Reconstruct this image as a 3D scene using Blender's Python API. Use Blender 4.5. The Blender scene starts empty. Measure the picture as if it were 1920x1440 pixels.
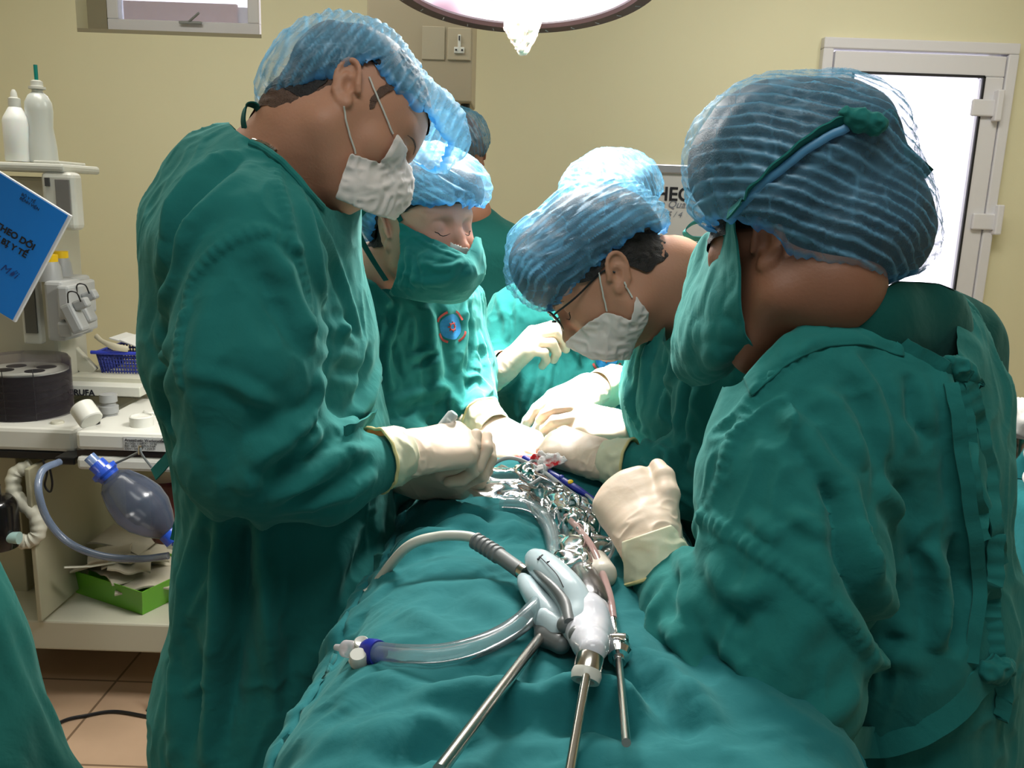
import bpy, bmesh, math, random
import numpy as np
from mathutils import Vector, Matrix
from mathutils.bvhtree import BVHTree

random.seed(7)
rng = np.random.default_rng(7)
scene = bpy.context.scene
col = scene.collection
PI = math.pi

# ------------------------------------------------------------------ camera
FPX = 1600.0                     # focal length in pixels of a 1920 px wide frame
PITCH, ROLL, CAM_H = math.radians(12.0), math.radians(2.0), 1.5
cam_data = bpy.data.cameras.new('camera')
cam_data.sensor_fit = 'HORIZONTAL'
cam_data.sensor_width = 36.0
cam_data.lens = 36.0 * FPX / 1920.0
cam_data.clip_start = 0.02
cam = bpy.data.objects.new('camera', cam_data)
col.objects.link(cam)
_f0 = Vector((0, math.cos(PITCH), -math.sin(PITCH)))
_r0 = Vector((1, 0, 0))
_u0 = _r0.cross(_f0)
_r1 = _r0 * math.cos(ROLL) + _u0 * math.sin(ROLL)
_u1 = _u0 * math.cos(ROLL) - _r0 * math.sin(ROLL)
cam.matrix_world = Matrix(((_r1.x, _u1.x, -_f0.x, 0), (_r1.y, _u1.y, -_f0.y, 0), (_r1.z, _u1.z, -_f0.z, CAM_H), (0, 0, 0, 1)))
scene.camera = cam
CR, CU, CF = np.array(_r1), np.array(_u1), np.array(_f0)
CAM = np.array([0, 0, CAM_H])

# ------------------------------------------------------------------ colour management, world, big lights
scene.view_settings.view_transform = 'Standard'
scene.view_settings.look = 'None'
scene.view_settings.exposure = 0.0
scene.view_settings.gamma = 1.0
scene.view_settings.use_curve_mapping = False

world = bpy.data.worlds.new('sky')
scene.world = world
world.use_nodes = True
wn, wl = world.node_tree.nodes, world.node_tree.links
wn.clear()
_out = wn.new('ShaderNodeOutputWorld')
_bg = wn.new('ShaderNodeBackground')
_tc = wn.new('ShaderNodeTexCoord')
_sep = wn.new('ShaderNodeSeparateXYZ')
_rmp = wn.new('ShaderNodeValToRGB')
wl.new(_tc.outputs['Generated'], _sep.inputs[0])
wl.new(_sep.outputs['Y'], _rmp.inputs[0])
_rmp.color_ramp.elements[0].position = 0.0
_rmp.color_ramp.elements[0].color = (0.15, 0.155, 0.158, 1)
_rmp.color_ramp.elements[1].position = 0.6
_rmp.color_ramp.elements[1].color = (3.2, 3.1, 3.6, 1)
wl.new(_rmp.outputs[0], _bg.inputs[0])
_bg.inputs[1].default_value = 1.0
wl.new(_bg.outputs[0], _out.inputs[0])


def area_light(name, loc, target, sx, sy, power, color, spread=None, shape='RECTANGLE'):
    d = bpy.data.lights.new(name, 'AREA')
    d.shape = shape
    d.size = sx
    if shape == 'RECTANGLE':
        d.size_y = sy
    d.energy = power
    d.color = color
    if spread:
        d.spread = spread
    o = bpy.data.objects.new(name, d)
    col.objects.link(o)
    o.location = loc
    o.rotation_euler = (Vector(target) - Vector(loc)).to_track_quat('-Z', 'Y').to_euler()
    return o


# fluorescent ceiling panels of the room
area_light('ceiling_panel_light', (-1.2, 2.3, 2.92), (-1.2, 2.3, 0), 1.2, 0.6, 25, (1.0, 0.97, 0.88))
area_light('ceiling_panel_light', (1.3, 2.6, 2.92), (1.3, 2.6, 0), 1.2, 0.6, 27, (1.0, 0.97, 0.88))
area_light('ceiling_panel_light', (0.0, 0.1, 2.92), (0.0, 0.1, 0), 1.2, 0.6, 17, (0.95, 0.99, 0.96))
# surgical lamp: beam of the reflector
LAMP_C = np.array([-0.010, 1.84, 1.955])
LAMP_T = np.array([-0.005, 1.68, 1.10])
BEAM_T = np.array([0.075, 1.55, 1.12])       # where the reflectors are focused
_dir = (LAMP_T - LAMP_C) / np.linalg.norm(LAMP_T - LAMP_C)
area_light('operating_light_beam', tuple(LAMP_C + _dir * 0.03), tuple(BEAM_T), 0.16, 0.16, 14, (1.0, 0.97, 0.92), math.radians(16), 'DISK')
area_light('operating_light_spill', tuple(LAMP_C + _dir * 0.03), tuple(LAMP_T), 0.50, 0.50, 40, (1.0, 0.97, 0.92), math.radians(160), 'DISK')


# ------------------------------------------------------------------ pixel <-> world
def P(px, py, Y):
    """World point where the ray through a photo pixel meets the vertical plane y=Y."""
    d = CF + CR * ((px - 960.0) / FPX) - CU * ((py - 720.0) / FPX)
    return CAM + d * (Y / d[1])


def PZ(px, py, Z):
    d = CF + CR * ((px - 960.0) / FPX) - CU * ((py - 720.0) / FPX)
    return CAM + d * ((Z - CAM_H) / d[2])


def proj(V):
    q = np.asarray(V) - CAM
    z = q @ CF
    z = np.where(np.abs(z) < 1e-6, 1e-6, z)
    return np.stack([960 + FPX * (q @ CR) / z, 720 - FPX * (q @ CU) / z, z], -1)


def camvec(r, u, f):
    v = CR * r + CU * u + CF * f
    return v / np.linalg.norm(v)


def nrm(v):
    v = np.asarray(v, float)
    return v / (np.linalg.norm(v) + 1e-12)


def PL(pts, Y):
    """list of (px,py) or (px,py,Y) -> world points"""
    return [P(p[0], p[1], p[2] if len(p) > 2 else Y) for p in pts]


def smooth_line(pts, n):
    """Catmull-Rom resample of a polyline to n points."""
    p = np.asarray(pts, float)
    if len(p) == 2:
        t = np.linspace(0, 1, n)[:, None]
        return p[0] * (1 - t) + p[1] * t
    q = np.vstack([2 * p[0] - p[1], p, 2 * p[-1] - p[-2]])
    out = []
    for s in np.linspace(0, len(p) - 1 - 1e-9, n):
        i = int(s)
        t = s - i
        a, b, c, d = q[i], q[i + 1], q[i + 2], q[i + 3]
        out.append(0.5 * ((2 * b) + (-a + c) * t + (2 * a - 5 * b + 4 * c - d) * t * t + (-a + 3 * b - 3 * c + d) * t ** 3))
    return np.array(out)


# ------------------------------------------------------------------ noise
def _h(ix, iy, iz, s):
    n = (ix * 73856093) ^ (iy * 19349663) ^ (iz * 83492791) ^ (s * 2654435761 & 0x7fffffff)
    n = (n ^ (n >> 13)) * 1274126177
    n = n ^ (n >> 16)
    return (n & 0xffff) / 32767.5 - 1.0


def vnoise(p, seed=0):
    p = np.asarray(p, float)
    i = np.floor(p).astype(np.int64)
    f = p - i
    u = f * f * f * (f * (f * 6 - 15) + 10)
    r = 0
    for dx in (0, 1):
        wx = u[:, 0] if dx else 1 - u[:, 0]
        for dy in (0, 1):
            wy = u[:, 1] if dy else 1 - u[:, 1]
            for dz in (0, 1):
                wz = u[:, 2] if dz else 1 - u[:, 2]
                r = r + _h(i[:, 0] + dx, i[:, 1] + dy, i[:, 2] + dz, seed) * wx * wy * wz
    return r


def ridged(p, seed=0):
    return 1.0 - 2.0 * np.abs(vnoise(p, seed))


# ------------------------------------------------------------------ implicit surfaces
class Sdf:
    def __init__(self):
        self.ops = []

    def add(self, fn, lo, hi, k=0.02, mode='u'):
        self.ops.append((fn, np.asarray(lo, float), np.asarray(hi, float), k, mode))
        return self

    def cap(self, a, b, ra, rb=None, k=0.02, mode='u'):
        a, b = np.asarray(a, float), np.asarray(b, float)
        rb = ra if rb is None else rb
        ba = b - a
        L2 = max(ba @ ba, 1e-12)

        def f(p):
            t = np.clip(((p - a) @ ba) / L2, 0, 1)
            return np.linalg.norm(p - a - t[:, None] * ba, axis=1) - (ra + (rb - ra) * t)
        m = max(ra, rb)
        return self.add(f, np.minimum(a, b) - m, np.maximum(a, b) + m, k, mode)

    def chain(self, pts, rad, k=0.02, mode='u'):
        if np.isscalar(rad):
            rad = [rad] * len(pts)
        for i in range(len(pts) - 1):
            self.cap(pts[i], pts[i + 1], rad[i], rad[i + 1], k, mode)
        return self

    def ecap(self, a, b, ra, rb, n, k=0.02, mode='u'):
        """capsule with elliptical section; ra, rb = (half size along n, half size across n)"""
        a, b = np.asarray(a, float), np.asarray(b, float)
        ba = b - a
        L2 = ba @ ba
        n = nrm(np.asarray(n) - ba * (np.asarray(n) @ ba) / L2)

        def f(p):
            t = np.clip(((p - a) @ ba) / L2, 0, 1)
            q = p - a - t[:, None] * ba
            rn = ra[0] + (rb[0] - ra[0]) * t
            rc = ra[1] + (rb[1] - ra[1]) * t
            qn = q @ n
            qo = np.sqrt(np.maximum((q * q).sum(1) - qn * qn, 0))
            k0 = np.sqrt((qn / rn) ** 2 + (qo / rc) ** 2)
            k1 = np.sqrt((qn / rn ** 2) ** 2 + (qo / rc ** 2) ** 2) + 1e-9
            return np.where(k0 < 1e-3, -np.minimum(rn, rc), k0 * (k0 - 1) / k1)
        m = max(ra + rb)
        return self.add(f, np.minimum(a, b) - m, np.maximum(a, b) + m, k, mode)

    def el(self, c, r, R=None, k=0.02, mode='u'):
        c, r = np.asarray(c, float), np.asarray(r, float)
        R = np.eye(3) if R is None else np.asarray(R)     # rows = local axes

        def f(p):
            q = (p - c) @ R.T
            k0 = np.linalg.norm(q / r, axis=1)
            k1 = np.linalg.norm(q / (r * r), axis=1) + 1e-9
            return k0 * (k0 - 1) / k1
        m = r.max()
        return self.add(f, c - m, c + m, k, mode)

    def box(self, c, h, R=None, rd=0.005, k=0.01, mode='u'):
        c, h = np.asarray(c, float), np.asarray(h, float)
        R = np.eye(3) if R is None else np.asarray(R)

        def f(p):
            q = np.abs((p - c) @ R.T) - (h - rd)
            return np.linalg.norm(np.maximum(q, 0), axis=1) + np.minimum(q.max(1), 0) - rd
        m = np.linalg.norm(h)
        return self.add(f, c - m, c + m, k, mode)

    def half(self, o, n, k=0.005):
        """cut away everything on the +n side of the plane"""
        o, n = np.asarray(o, float), nrm(n)
        return self.add(lambda p: (p - o) @ n, o, o, k, 'i')

    def __call__(self, p, cull=False):
        d = np.full(len(p), 1e3)
        if cull:
            plo, phi = p.min(0), p.max(0)
        for fn, lo, hi, k, mode in self.ops:
            if cull and mode != 'i' and np.max(np.maximum(lo - phi, plo - hi)) > k + .012:
                continue
            e = fn(p)
            if mode == 'u':
                h = np.clip(0.5 + 0.5 * (d - e) / k, 0, 1)
                d = d + (e - d) * h - k * h * (1 - h)
            elif mode == 's':
                h = np.clip(0.5 - 0.5 * (d + e) / k, 0, 1)
                d = d + (-e - d) * h + k * h * (1 - h)
            else:
                h = np.clip(0.5 - 0.5 * (d - e) / k, 0, 1)
                d = d + (e - d) * h + k * h * (1 - h)
        return d

    def bounds(self):
        lo = np.min([o[1] for o in self.ops if o[4] == 'u'], 0)
        hi = np.max([o[2] for o in self.ops if o[4] == 'u'], 0)
        return lo, hi


def nets(sdf, h, pad=0.03, lo=None, hi=None, B=8):
    """surface nets over a block-culled grid; returns verts, quads"""
    l2, h2 = sdf.bounds()
    lo = l2 - pad if lo is None else np.asarray(lo, float)
    hi = h2 + pad if hi is None else np.asarray(hi, float)
    nb = np.ceil((hi - lo) / (h * B)).astype(int)
    n = nb * B
    bc = np.stack(np.meshgrid(*[np.arange(k) for k in nb], indexing='ij'), -1).reshape(-1, 3)
    cen = lo + (bc + 0.5) * B * h
    dc = sdf(cen)
    act = np.abs(dc) < B * h * 0.87 * 2.0 + 0.01
    vol = np.repeat(np.repeat(np.repeat(np.sign(dc).reshape(nb), B, 0), B, 1), B, 2).astype(np.float32) * (B * h)
    ab = bc[act]
    off = np.stack(np.meshgrid(*[np.arange(B)] * 3, indexing='ij'), -1).reshape(-1, 3)
    for s in range(0, len(ab), 40):
        idx = (ab[s:s + 40, None, :] * B + off[None]).reshape(-1, 3)
        vol[idx[:, 0], idx[:, 1], idx[:, 2]] = np.minimum(sdf(lo + idx * h, True), B * h)
    s = vol < 0
    c = s[:-1, :-1, :-1].astype(np.int8)
    tot = np.zeros(c.shape, np.int8)
    for dx in (0, 1):
        for dy in (0, 1):
            for dz in (0, 1):
                tot += s[dx:n[0] - 1 + dx, dy:n[1] - 1 + dy, dz:n[2] - 1 + dz]
    cells = np.argwhere((tot > 0) & (tot < 8))
    vid = np.full(tot.shape, -1, np.int32)
    vid[cells[:, 0], cells[:, 1], cells[:, 2]] = np.arange(len(cells))
    acc = np.zeros((len(cells), 3))
    cnt = np.zeros(len(cells))
    for ax in range(3):
        o1, o2 = [a for a in range(3) if a != ax]
        for i in (0, 1):
            for j in (0, 1):
                a = cells.copy()
                a[:, o1] += i
                a[:, o2] += j
                b = a.copy()
                b[:, ax] += 1
                va = vol[a[:, 0], a[:, 1], a[:, 2]]
                vb = vol[b[:, 0], b[:, 1], b[:, 2]]
                m = (va < 0) != (vb < 0)
                t = np.where(m, va / np.where(va == vb, 1, va - vb), 0)
                p = a.astype(float)
                p[:, ax] += t
                acc[m] += p[m]
                cnt[m] += 1
    V = lo + (acc / cnt[:, None]) * h
    F = []
    for ax in range(3):
        o1, o2 = [(1, 2), (2, 0), (0, 1)][ax]
        sl = [slice(None)] * 3
        sl2 = [slice(None)] * 3
        sl[ax] = slice(0, -1)
        sl2[ax] = slice(1, None)
        ch = s[tuple(sl)] != s[tuple(sl2)]
        e = np.argwhere(ch)
        e = e[(e[:, o1] > 0) & (e[:, o2] > 0) & (e[:, o1] < n[o1] - 1) & (e[:, o2] < n[o2] - 1)]
        neg = s[e[:, 0], e[:, 1], e[:, 2]]
        q = []
        for (i, j) in ((-1, -1), (0, -1), (0, 0), (-1, 0)):
            c2 = e.copy()
            c2[:, o1] += i
            c2[:, o2] += j
            q.append(vid[c2[:, 0], c2[:, 1], c2[:, 2]])
        q = np.stack(q, -1)
        q[~neg] = q[~neg][:, ::-1]
        F.append(q)
    F = np.vstack(F)
    F = F[(F >= 0).all(1)]
    return V, F


def vnormals(V, F):
    N = np.zeros_like(V)
    a, b, c, d = V[F[:, 0]], V[F[:, 1]], V[F[:, 2]], V[F[:, 3]]
    fn = np.cross(c - a, d - b)
    n = len(V)
    ix = F.T.ravel()
    for j in range(3):
        N[:, j] = np.bincount(ix, np.tile(fn[:, j], 4), n)
    return N / (np.linalg.norm(N, axis=1)[:, None] + 1e-12)


def relax(V, F, it=1, w=0.5):
    n = len(V)
    a = np.concatenate([F[:, i] for i in range(4)] + [F[:, (i + 1) % 4] for i in range(4)])
    b = np.concatenate([F[:, (i + 1) % 4] for i in range(4)] + [F[:, i] for i in range(4)])
    c = np.bincount(a, minlength=n)
    for _ in range(it):
        S = np.stack([np.bincount(a, V[b, j], n) for j in range(3)], -1)
        m = c > 0
        V = V.copy()
        V[m] += w * (S[m] / c[m, None] - V[m])
    return V


def drop_unused(V, F, *extra):
    used = np.zeros(len(V), bool)
    used[F.ravel()] = True
    mp = np.cumsum(used) - 1
    return (V[used], mp[F]) + tuple(e[used] for e in extra)


class Surf:
    """verts + quads with fold sculpting and cutting"""

    def __init__(self, V, F):
        self.V, self.F = V, F
        self.att = {}

    @classmethod
    def of(cls, sdf, h, smooth=1, **kw):
        V, F = nets(sdf, h, **kw)
        V = relax(V, F, smooth)
        return cls(V, F)

    def N(self):
        return vnormals(self.V, self.F)

    def pick(self, pts):
        """front-most surface points under photo pixels"""
        pr = proj(self.V)
        out = []
        for (x, y) in pts:
            d2 = (pr[:, 0] - x) ** 2 + (pr[:, 1] - y) ** 2
            m = d2 < 64
            if m.any():
                z = np.where(m, pr[:, 2] + d2 * 1e-4, 1e9)
                out.append(self.V[np.argmin(z)])
            else:
                out.append(self.V[np.argmin(d2)])
        return np.array(out)

    def folds(self, strokes):
        """strokes: (pixels, width, height[, pucker])"""
        N = self.N()
        D = np.zeros(len(self.V))
        for st in strokes:
            px, w, h = st[:3]
            puck = st[3] if len(st) > 3 else 0
            L = smooth_line(px, max(6, int(np.sum(np.linalg.norm(np.diff(np.array(px, float), axis=0), axis=1)) / 14)))
            Q = self.pick(L)
            for _ in range(2):
                Q[1:-1] = (Q[:-2] + 2 * Q[1:-1] + Q[2:]) / 4
            m = np.all((self.V > Q.min(0) - 3 * w) & (self.V < Q.max(0) + 3 * w), axis=1)
            idx = np.nonzero(m)[0]
            if not len(idx):
                continue
            p = self.V[idx]
            best = np.full(len(idx), 1e9)
            arc = np.zeros(len(idx))
            seg = np.linalg.norm(np.diff(Q, axis=0), axis=1)
            cum = np.concatenate([[0], np.cumsum(seg)])
            for i in range(len(Q) - 1):
                ba = Q[i + 1] - Q[i]
                t = np.clip((p - Q[i]) @ ba / max(ba @ ba, 1e-12), 0, 1)
                d = np.linalg.norm(p - Q[i] - t[:, None] * ba, axis=1)
                b = d < best
                best[b] = d[b]
                arc[b] = cum[i] + t[b] * seg[i]
            tt = arc / max(cum[-1], 1e-9)
            x = best / w
            if puck:
                prof = h * np.exp(-x ** 4) + puck * np.sin(arc / 0.011 * 2 * PI) * np.exp(-(x / 1.1) ** 2)
            else:
                taper = np.clip(np.minimum(tt, 1 - tt) * 4, 0, 1) ** 0.7
                prof = h * (np.exp(-x ** 2 * 1.5) - 0.28 * np.exp(-((x - 1.5) / 0.7) ** 2)) * taper
            D[idx] += prof
        self.V = self.V + N * D[:, None]
        return self

    def noise(self, amp, scale, axis=None, stretch=1.0, seed=0, ridge=False, mask=None, warp=0.0):
        """displace along normals; noise stretched along `axis`"""
        p = self.V / scale
        if warp:
            p = p + warp * np.stack([vnoise(p * 0.6, seed + 11 + i) for i in range(3)], -1)
        if axis is not None:
            a = nrm(axis)
            p = p - np.outer(p @ a, a) * (1 - 1 / stretch)
        v = ridged(p, seed) if ridge else vnoise(p, seed)
        if mask is not None:
            v = v * mask
        self.V = self.V + self.N() * (v * amp)[:, None]
        return self

    def keep(self, mask):
        F = self.F[mask[self.F].all(1)]
        keys = list(self.att)
        r = drop_unused(self.V, F, *[self.att[k] for k in keys])
        self.V, self.F = r[0], r[1]
        for i, k in enumerate(keys):
            self.att[k] = r[2 + i]
        return self

    def edge_smooth(self, it=6):
        """even out the cut border"""
        F = self.F
        e = np.concatenate([F[:, [i, (i + 1) % 4]] for i in range(4)])
        key = np.sort(e, 1)
        code = key[:, 0].astype(np.int64) * len(self.V) + key[:, 1]
        uq, inv, cnt = np.unique(code, return_inverse=True, return_counts=True)
        b = key[cnt[inv] == 1]
        if not len(b):
            return self
        n = len(self.V)
        a_ = np.concatenate([b[:, 0], b[:, 1]])
        b_ = np.concatenate([b[:, 1], b[:, 0]])
        c = np.bincount(a_, minlength=n)
        m = c == 2
        for _ in range(it):
            S = np.stack([np.bincount(a_, self.V[b_, j], n) for j in range(3)], -1)
            self.V = self.V.copy()
            self.V[m] += .5 * (S[m] / 2 - self.V[m])
        return self

    def build(self, name, mat, parent=None, solid=0.0, smooth=True):
        o = mesh_obj(name, self.V, self.F, mat, parent, smooth)
        for k, a in self.att.items():
            at = o.data.attributes.new(k, 'FLOAT', 'POINT')
            at.data.foreach_set('value', np.asarray(a, np.float32))
        if solid:
            md = o.modifiers.new('solid', 'SOLIDIFY')
            md.thickness = solid
            md.offset = 0
        return o


def inside_poly(x, y, poly):
    r = np.zeros(len(x), bool)
    n = len(poly)
    for i in range(n):
        x1, y1 = poly[i]
        x2, y2 = poly[(i + 1) % n]
        c = ((y1 > y) != (y2 > y)) & (x < (x2 - x1) * (y - y1) / ((y2 - y1) if y2 != y1 else 1e-9) + x1)
        r ^= c
    return r


# ------------------------------------------------------------------ objects
def tag(o, label=None, cat=None, group=None, kind=None):
    if label:
        o['label'] = label
    if cat:
        o['category'] = cat
    if group:
        o['group'] = group
    if kind:
        o['kind'] = kind
    return o


def empty(name, loc, label, cat, group=None):
    o = bpy.data.objects.new(name, None)
    o.empty_display_size = 0.05
    col.objects.link(o)
    o.location = tuple(loc)
    return tag(o, label, cat, group)


def mesh_obj(name, V, F, mat, parent=None, smooth=True):
    me = bpy.data.meshes.new(name)
    V = np.asarray(V, float)
    org = np.zeros(3)
    if parent is not None:
        q = parent
        while q is not None:
            org = org + np.array(q.location)
            q = q.parent
    me.from_pydata([tuple(v) for v in (V - org)], [], [list(map(int, f)) for f in F])
    me.update()
    if smooth:
        me.polygons.foreach_set('use_smooth', [True] * len(me.polygons))
    if isinstance(mat, (list, tuple)):
        for m in mat:
            me.materials.append(m)
    elif mat is not None:
        me.materials.append(mat)
    o = bpy.data.objects.new(name, me)
    col.objects.link(o)
    if parent is not None:
        o.parent = parent
    return o


class MB:
    """collects simple shapes (world coordinates) into one mesh"""

    def __init__(self):
        self.V, self.F, self.S = [], [], []

    def _add(self, V, F, smooth):
        n = len(self.V)
        self.V += [tuple(map(float, v)) for v in V]
        self.F += [[i + n for i in f] for f in F]
        self.S += [smooth] * len(F)
        return self

    def bm(self, bm, M=None, smooth=False):
        V = [tuple((M @ v.co) if M is not None else v.co) for v in bm.verts]
        bm.verts.index_update()
        F = [[v.index for v in f.verts] for f in bm.faces]
        bm.free()
        return self._add(V, F, smooth)

    def box(self, c, s, R=None, bev=0.0, seg=2):
        bm = bmesh.new()
        bmesh.ops.create_cube(bm, size=1)
        for v in bm.verts:
            v.co = Vector((v.co.x * s[0], v.co.y * s[1], v.co.z * s[2]))
        if bev:
            bmesh.ops.bevel(bm, geom=bm.edges[:], offset=bev, segments=seg, profile=0.5, affect='EDGES')
        M = Matrix.Translation(Vector(tuple(c)))
        if R is not None:
            M = M @ (R.to_4x4() if isinstance(R, Matrix) else Matrix(np.asarray(R).T.tolist()).to_4x4())
        return self.bm(bm, M, False)

    def tube(self, pts, r, seg=12, caps=True, n=None, flat=None):
        """swept tube; r scalar or list; flat=(normal, factor) squashes the section"""
        p = np.asarray(pts, float)
        if n:
            rr = np.full(n, r) if np.isscalar(r) else np.interp(np.linspace(0, 1, n), np.linspace(0, 1, len(r)), r)
            p = smooth_line(p, n)
            r = rr
        if np.isscalar(r):
            r = [r] * len(p)
        T = np.gradient(p, axis=0)
        T /= np.linalg.norm(T, axis=1)[:, None] + 1e-12
        u = np.cross(T[0], [0, 0, 1.0])
        if np.linalg.norm(u) < 0.1:
            u = np.cross(T[0], [1.0, 0, 0])
        u = nrm(u)
        V = []
        for i in range(len(p)):
            u = nrm(u - T[i] * (u @ T[i]))
            w = np.cross(T[i], u)
            for k in range(seg):
                a = 2 * PI * k / seg
                q = u * math.cos(a) + w * math.sin(a)
                if flat is not None:
                    fn = nrm(flat[0])
                    q = q - fn * (q @ fn) * (1 - flat[1])
                V.append(p[i] + q * r[i])
        F = []
        for i in range(len(p) - 1):
            for k in range(seg):
                k2 = (k + 1) % seg
                F.append([i * seg + k, i * seg + k2, (i + 1) * seg + k2, (i + 1) * seg + k])
        if caps:
            F.append(list(range(seg))[::-1])
            F.append([(len(p) - 1) * seg + k for k in range(seg)])
        return self._add(V, F, True)

    def lathe(self, o, axis, prof, seg=32, cap=False):
        """prof: list of (radius, height along axis)"""
        a = nrm(axis)
        u = np.cross(a, [0, 0, 1.0])
        if np.linalg.norm(u) < 0.1:
            u = np.cross(a, [1.0, 0, 0])
        u = nrm(u)
        w = np.cross(a, u)
        o = np.asarray(o, float)
        V = []
        for (r, z) in prof:
            for k in range(seg):
                t = 2 * PI * k / seg
                V.append(o + a * z + (u * math.cos(t) + w * math.sin(t)) * r)
        F = []
        for i in range(len(prof) - 1):
            for k in range(seg):
                k2 = (k + 1) % seg
                F.append([i * seg + k, i * seg + k2, (i + 1) * seg + k2, (i + 1) * seg + k])
        if cap:
            F.append(list(range(seg))[::-1])
            F.append([(len(prof) - 1) * seg + k for k in range(seg)])
        return self._add(V, F, True)

    def quad(self, a, b, c, d):
        return self._add([a, b, c, d], [[0, 1, 2, 3]], False)

    def poly(self, pts):
        return self._add(pts, [list(range(len(pts)))], False)

    def ribbon(self, pts, side, w, th=0.0015, n=None, wav=0.0):
        """flat band swept along pts, width along side (vector or list)"""
        p = smooth_line(pts, n or 24)
        sd = np.asarray(side, float)
        if sd.ndim == 1:
            sd = np.repeat(sd[None], len(p), 0)
        else:
            sd = smooth_line(sd, len(p))
        T = np.gradient(p, axis=0)
        V = []
        for i in range(len(p)):
            s = nrm(sd[i] - nrm(T[i]) * (sd[i] @ nrm(T[i])))
            nn = nrm(np.cross(T[i], s)) * th / 2
            c = p[i] + nn * 2 / max(th, 1e-6) * wav * math.sin(i * 1.3)
            V += [c - s * w / 2 - nn, c + s * w / 2 - nn, c + s * w / 2 + nn, c - s * w / 2 + nn]
        F = []
        for i in range(len(p) - 1):
            for k in range(4):
                k2 = (k + 1) % 4
                F.append([i * 4 + k, i * 4 + k2, i * 4 + 4 + k2, i * 4 + 4 + k])
        F += [[3, 2, 1, 0], [len(V) - 4, len(V) - 3, len(V) - 2, len(V) - 1]]
        return self._add(V, F, True)

    def prism(self, poly, o, ux, uy, depth, bev=0.0):
        """extrude a 2d outline (metres) in frame o,ux,uy along ux x uy"""
        ux, uy = nrm(ux), nrm(uy)
        uz = np.cross(ux, uy)
        bm = bmesh.new()
        vs = [bm.verts.new(tuple(np.asarray(o) + ux * x + uy * y)) for x, y in poly]
        f = bm.faces.new(vs)
        r = bmesh.ops.extrude_face_region(bm, geom=[f])
        for g in r['geom']:
            if isinstance(g, bmesh.types.BMVert):
                g.co += Vector(tuple(uz * depth))
        bmesh.ops.recalc_face_normals(bm, faces=bm.faces[:])
        if bev:
            bmesh.ops.bevel(bm, geom=bm.edges[:], offset=bev, segments=3, profile=0.5, affect='EDGES')
        return self.bm(bm, None, False)

    def build(self, name, mat, parent=None, auto=True):
        o = mesh_obj(name, self.V, self.F, mat, parent, False)
        o.data.polygons.foreach_set('use_smooth', self.S)
        if auto:
            bm = bmesh.new()
            bm.from_mesh(o.data)
            for e in bm.edges:
                if len(e.link_faces) == 2 and e.calc_face_angle(0) > 0.6:
                    e.smooth = False
            bmesh.ops.recalc_face_normals(bm, faces=bm.faces[:])
            bm.to_mesh(o.data)
            bm.free()
        return o


def text_obj(name, body, size, o, ux, uy, mat, parent=None, bold=0.0, lift=0.0006, align='LEFT', shear=0.0):
    cu = bpy.data.curves.new(name, 'FONT')
    cu.body = body
    cu.size = size
    cu.offset = bold
    cu.align_x = align
    cu.shear = shear
    cu.extrude = 0.0002
    ux, uy = nrm(ux), nrm(uy)
    uz = np.cross(ux, uy)
    t = bpy.data.objects.new(name, cu)
    col.objects.link(t)
    dg = bpy.context.evaluated_depsgraph_get()
    me = bpy.data.meshes.new_from_object(t.evaluated_get(dg))
    bpy.data.objects.remove(t)
    V = np.zeros(len(me.vertices) * 3)
    me.vertices.foreach_get('co', V)
    V = V.reshape(-1, 3)
    W = np.asarray(o) + V[:, :1] * ux + V[:, 1:2] * uy + (V[:, 2:3] + lift) * uz
    return mesh_obj(name, W, [list(p.vertices) for p in me.polygons], mat, parent, False)


# ------------------------------------------------------------------ materials
def srgb(r, g, b):
    def c(v):
        v /= 255.0
        return v / 12.92 if v <= 0.04045 else ((v + 0.055) / 1.055) ** 2.4
    return (c(r), c(g), c(b), 1)


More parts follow.
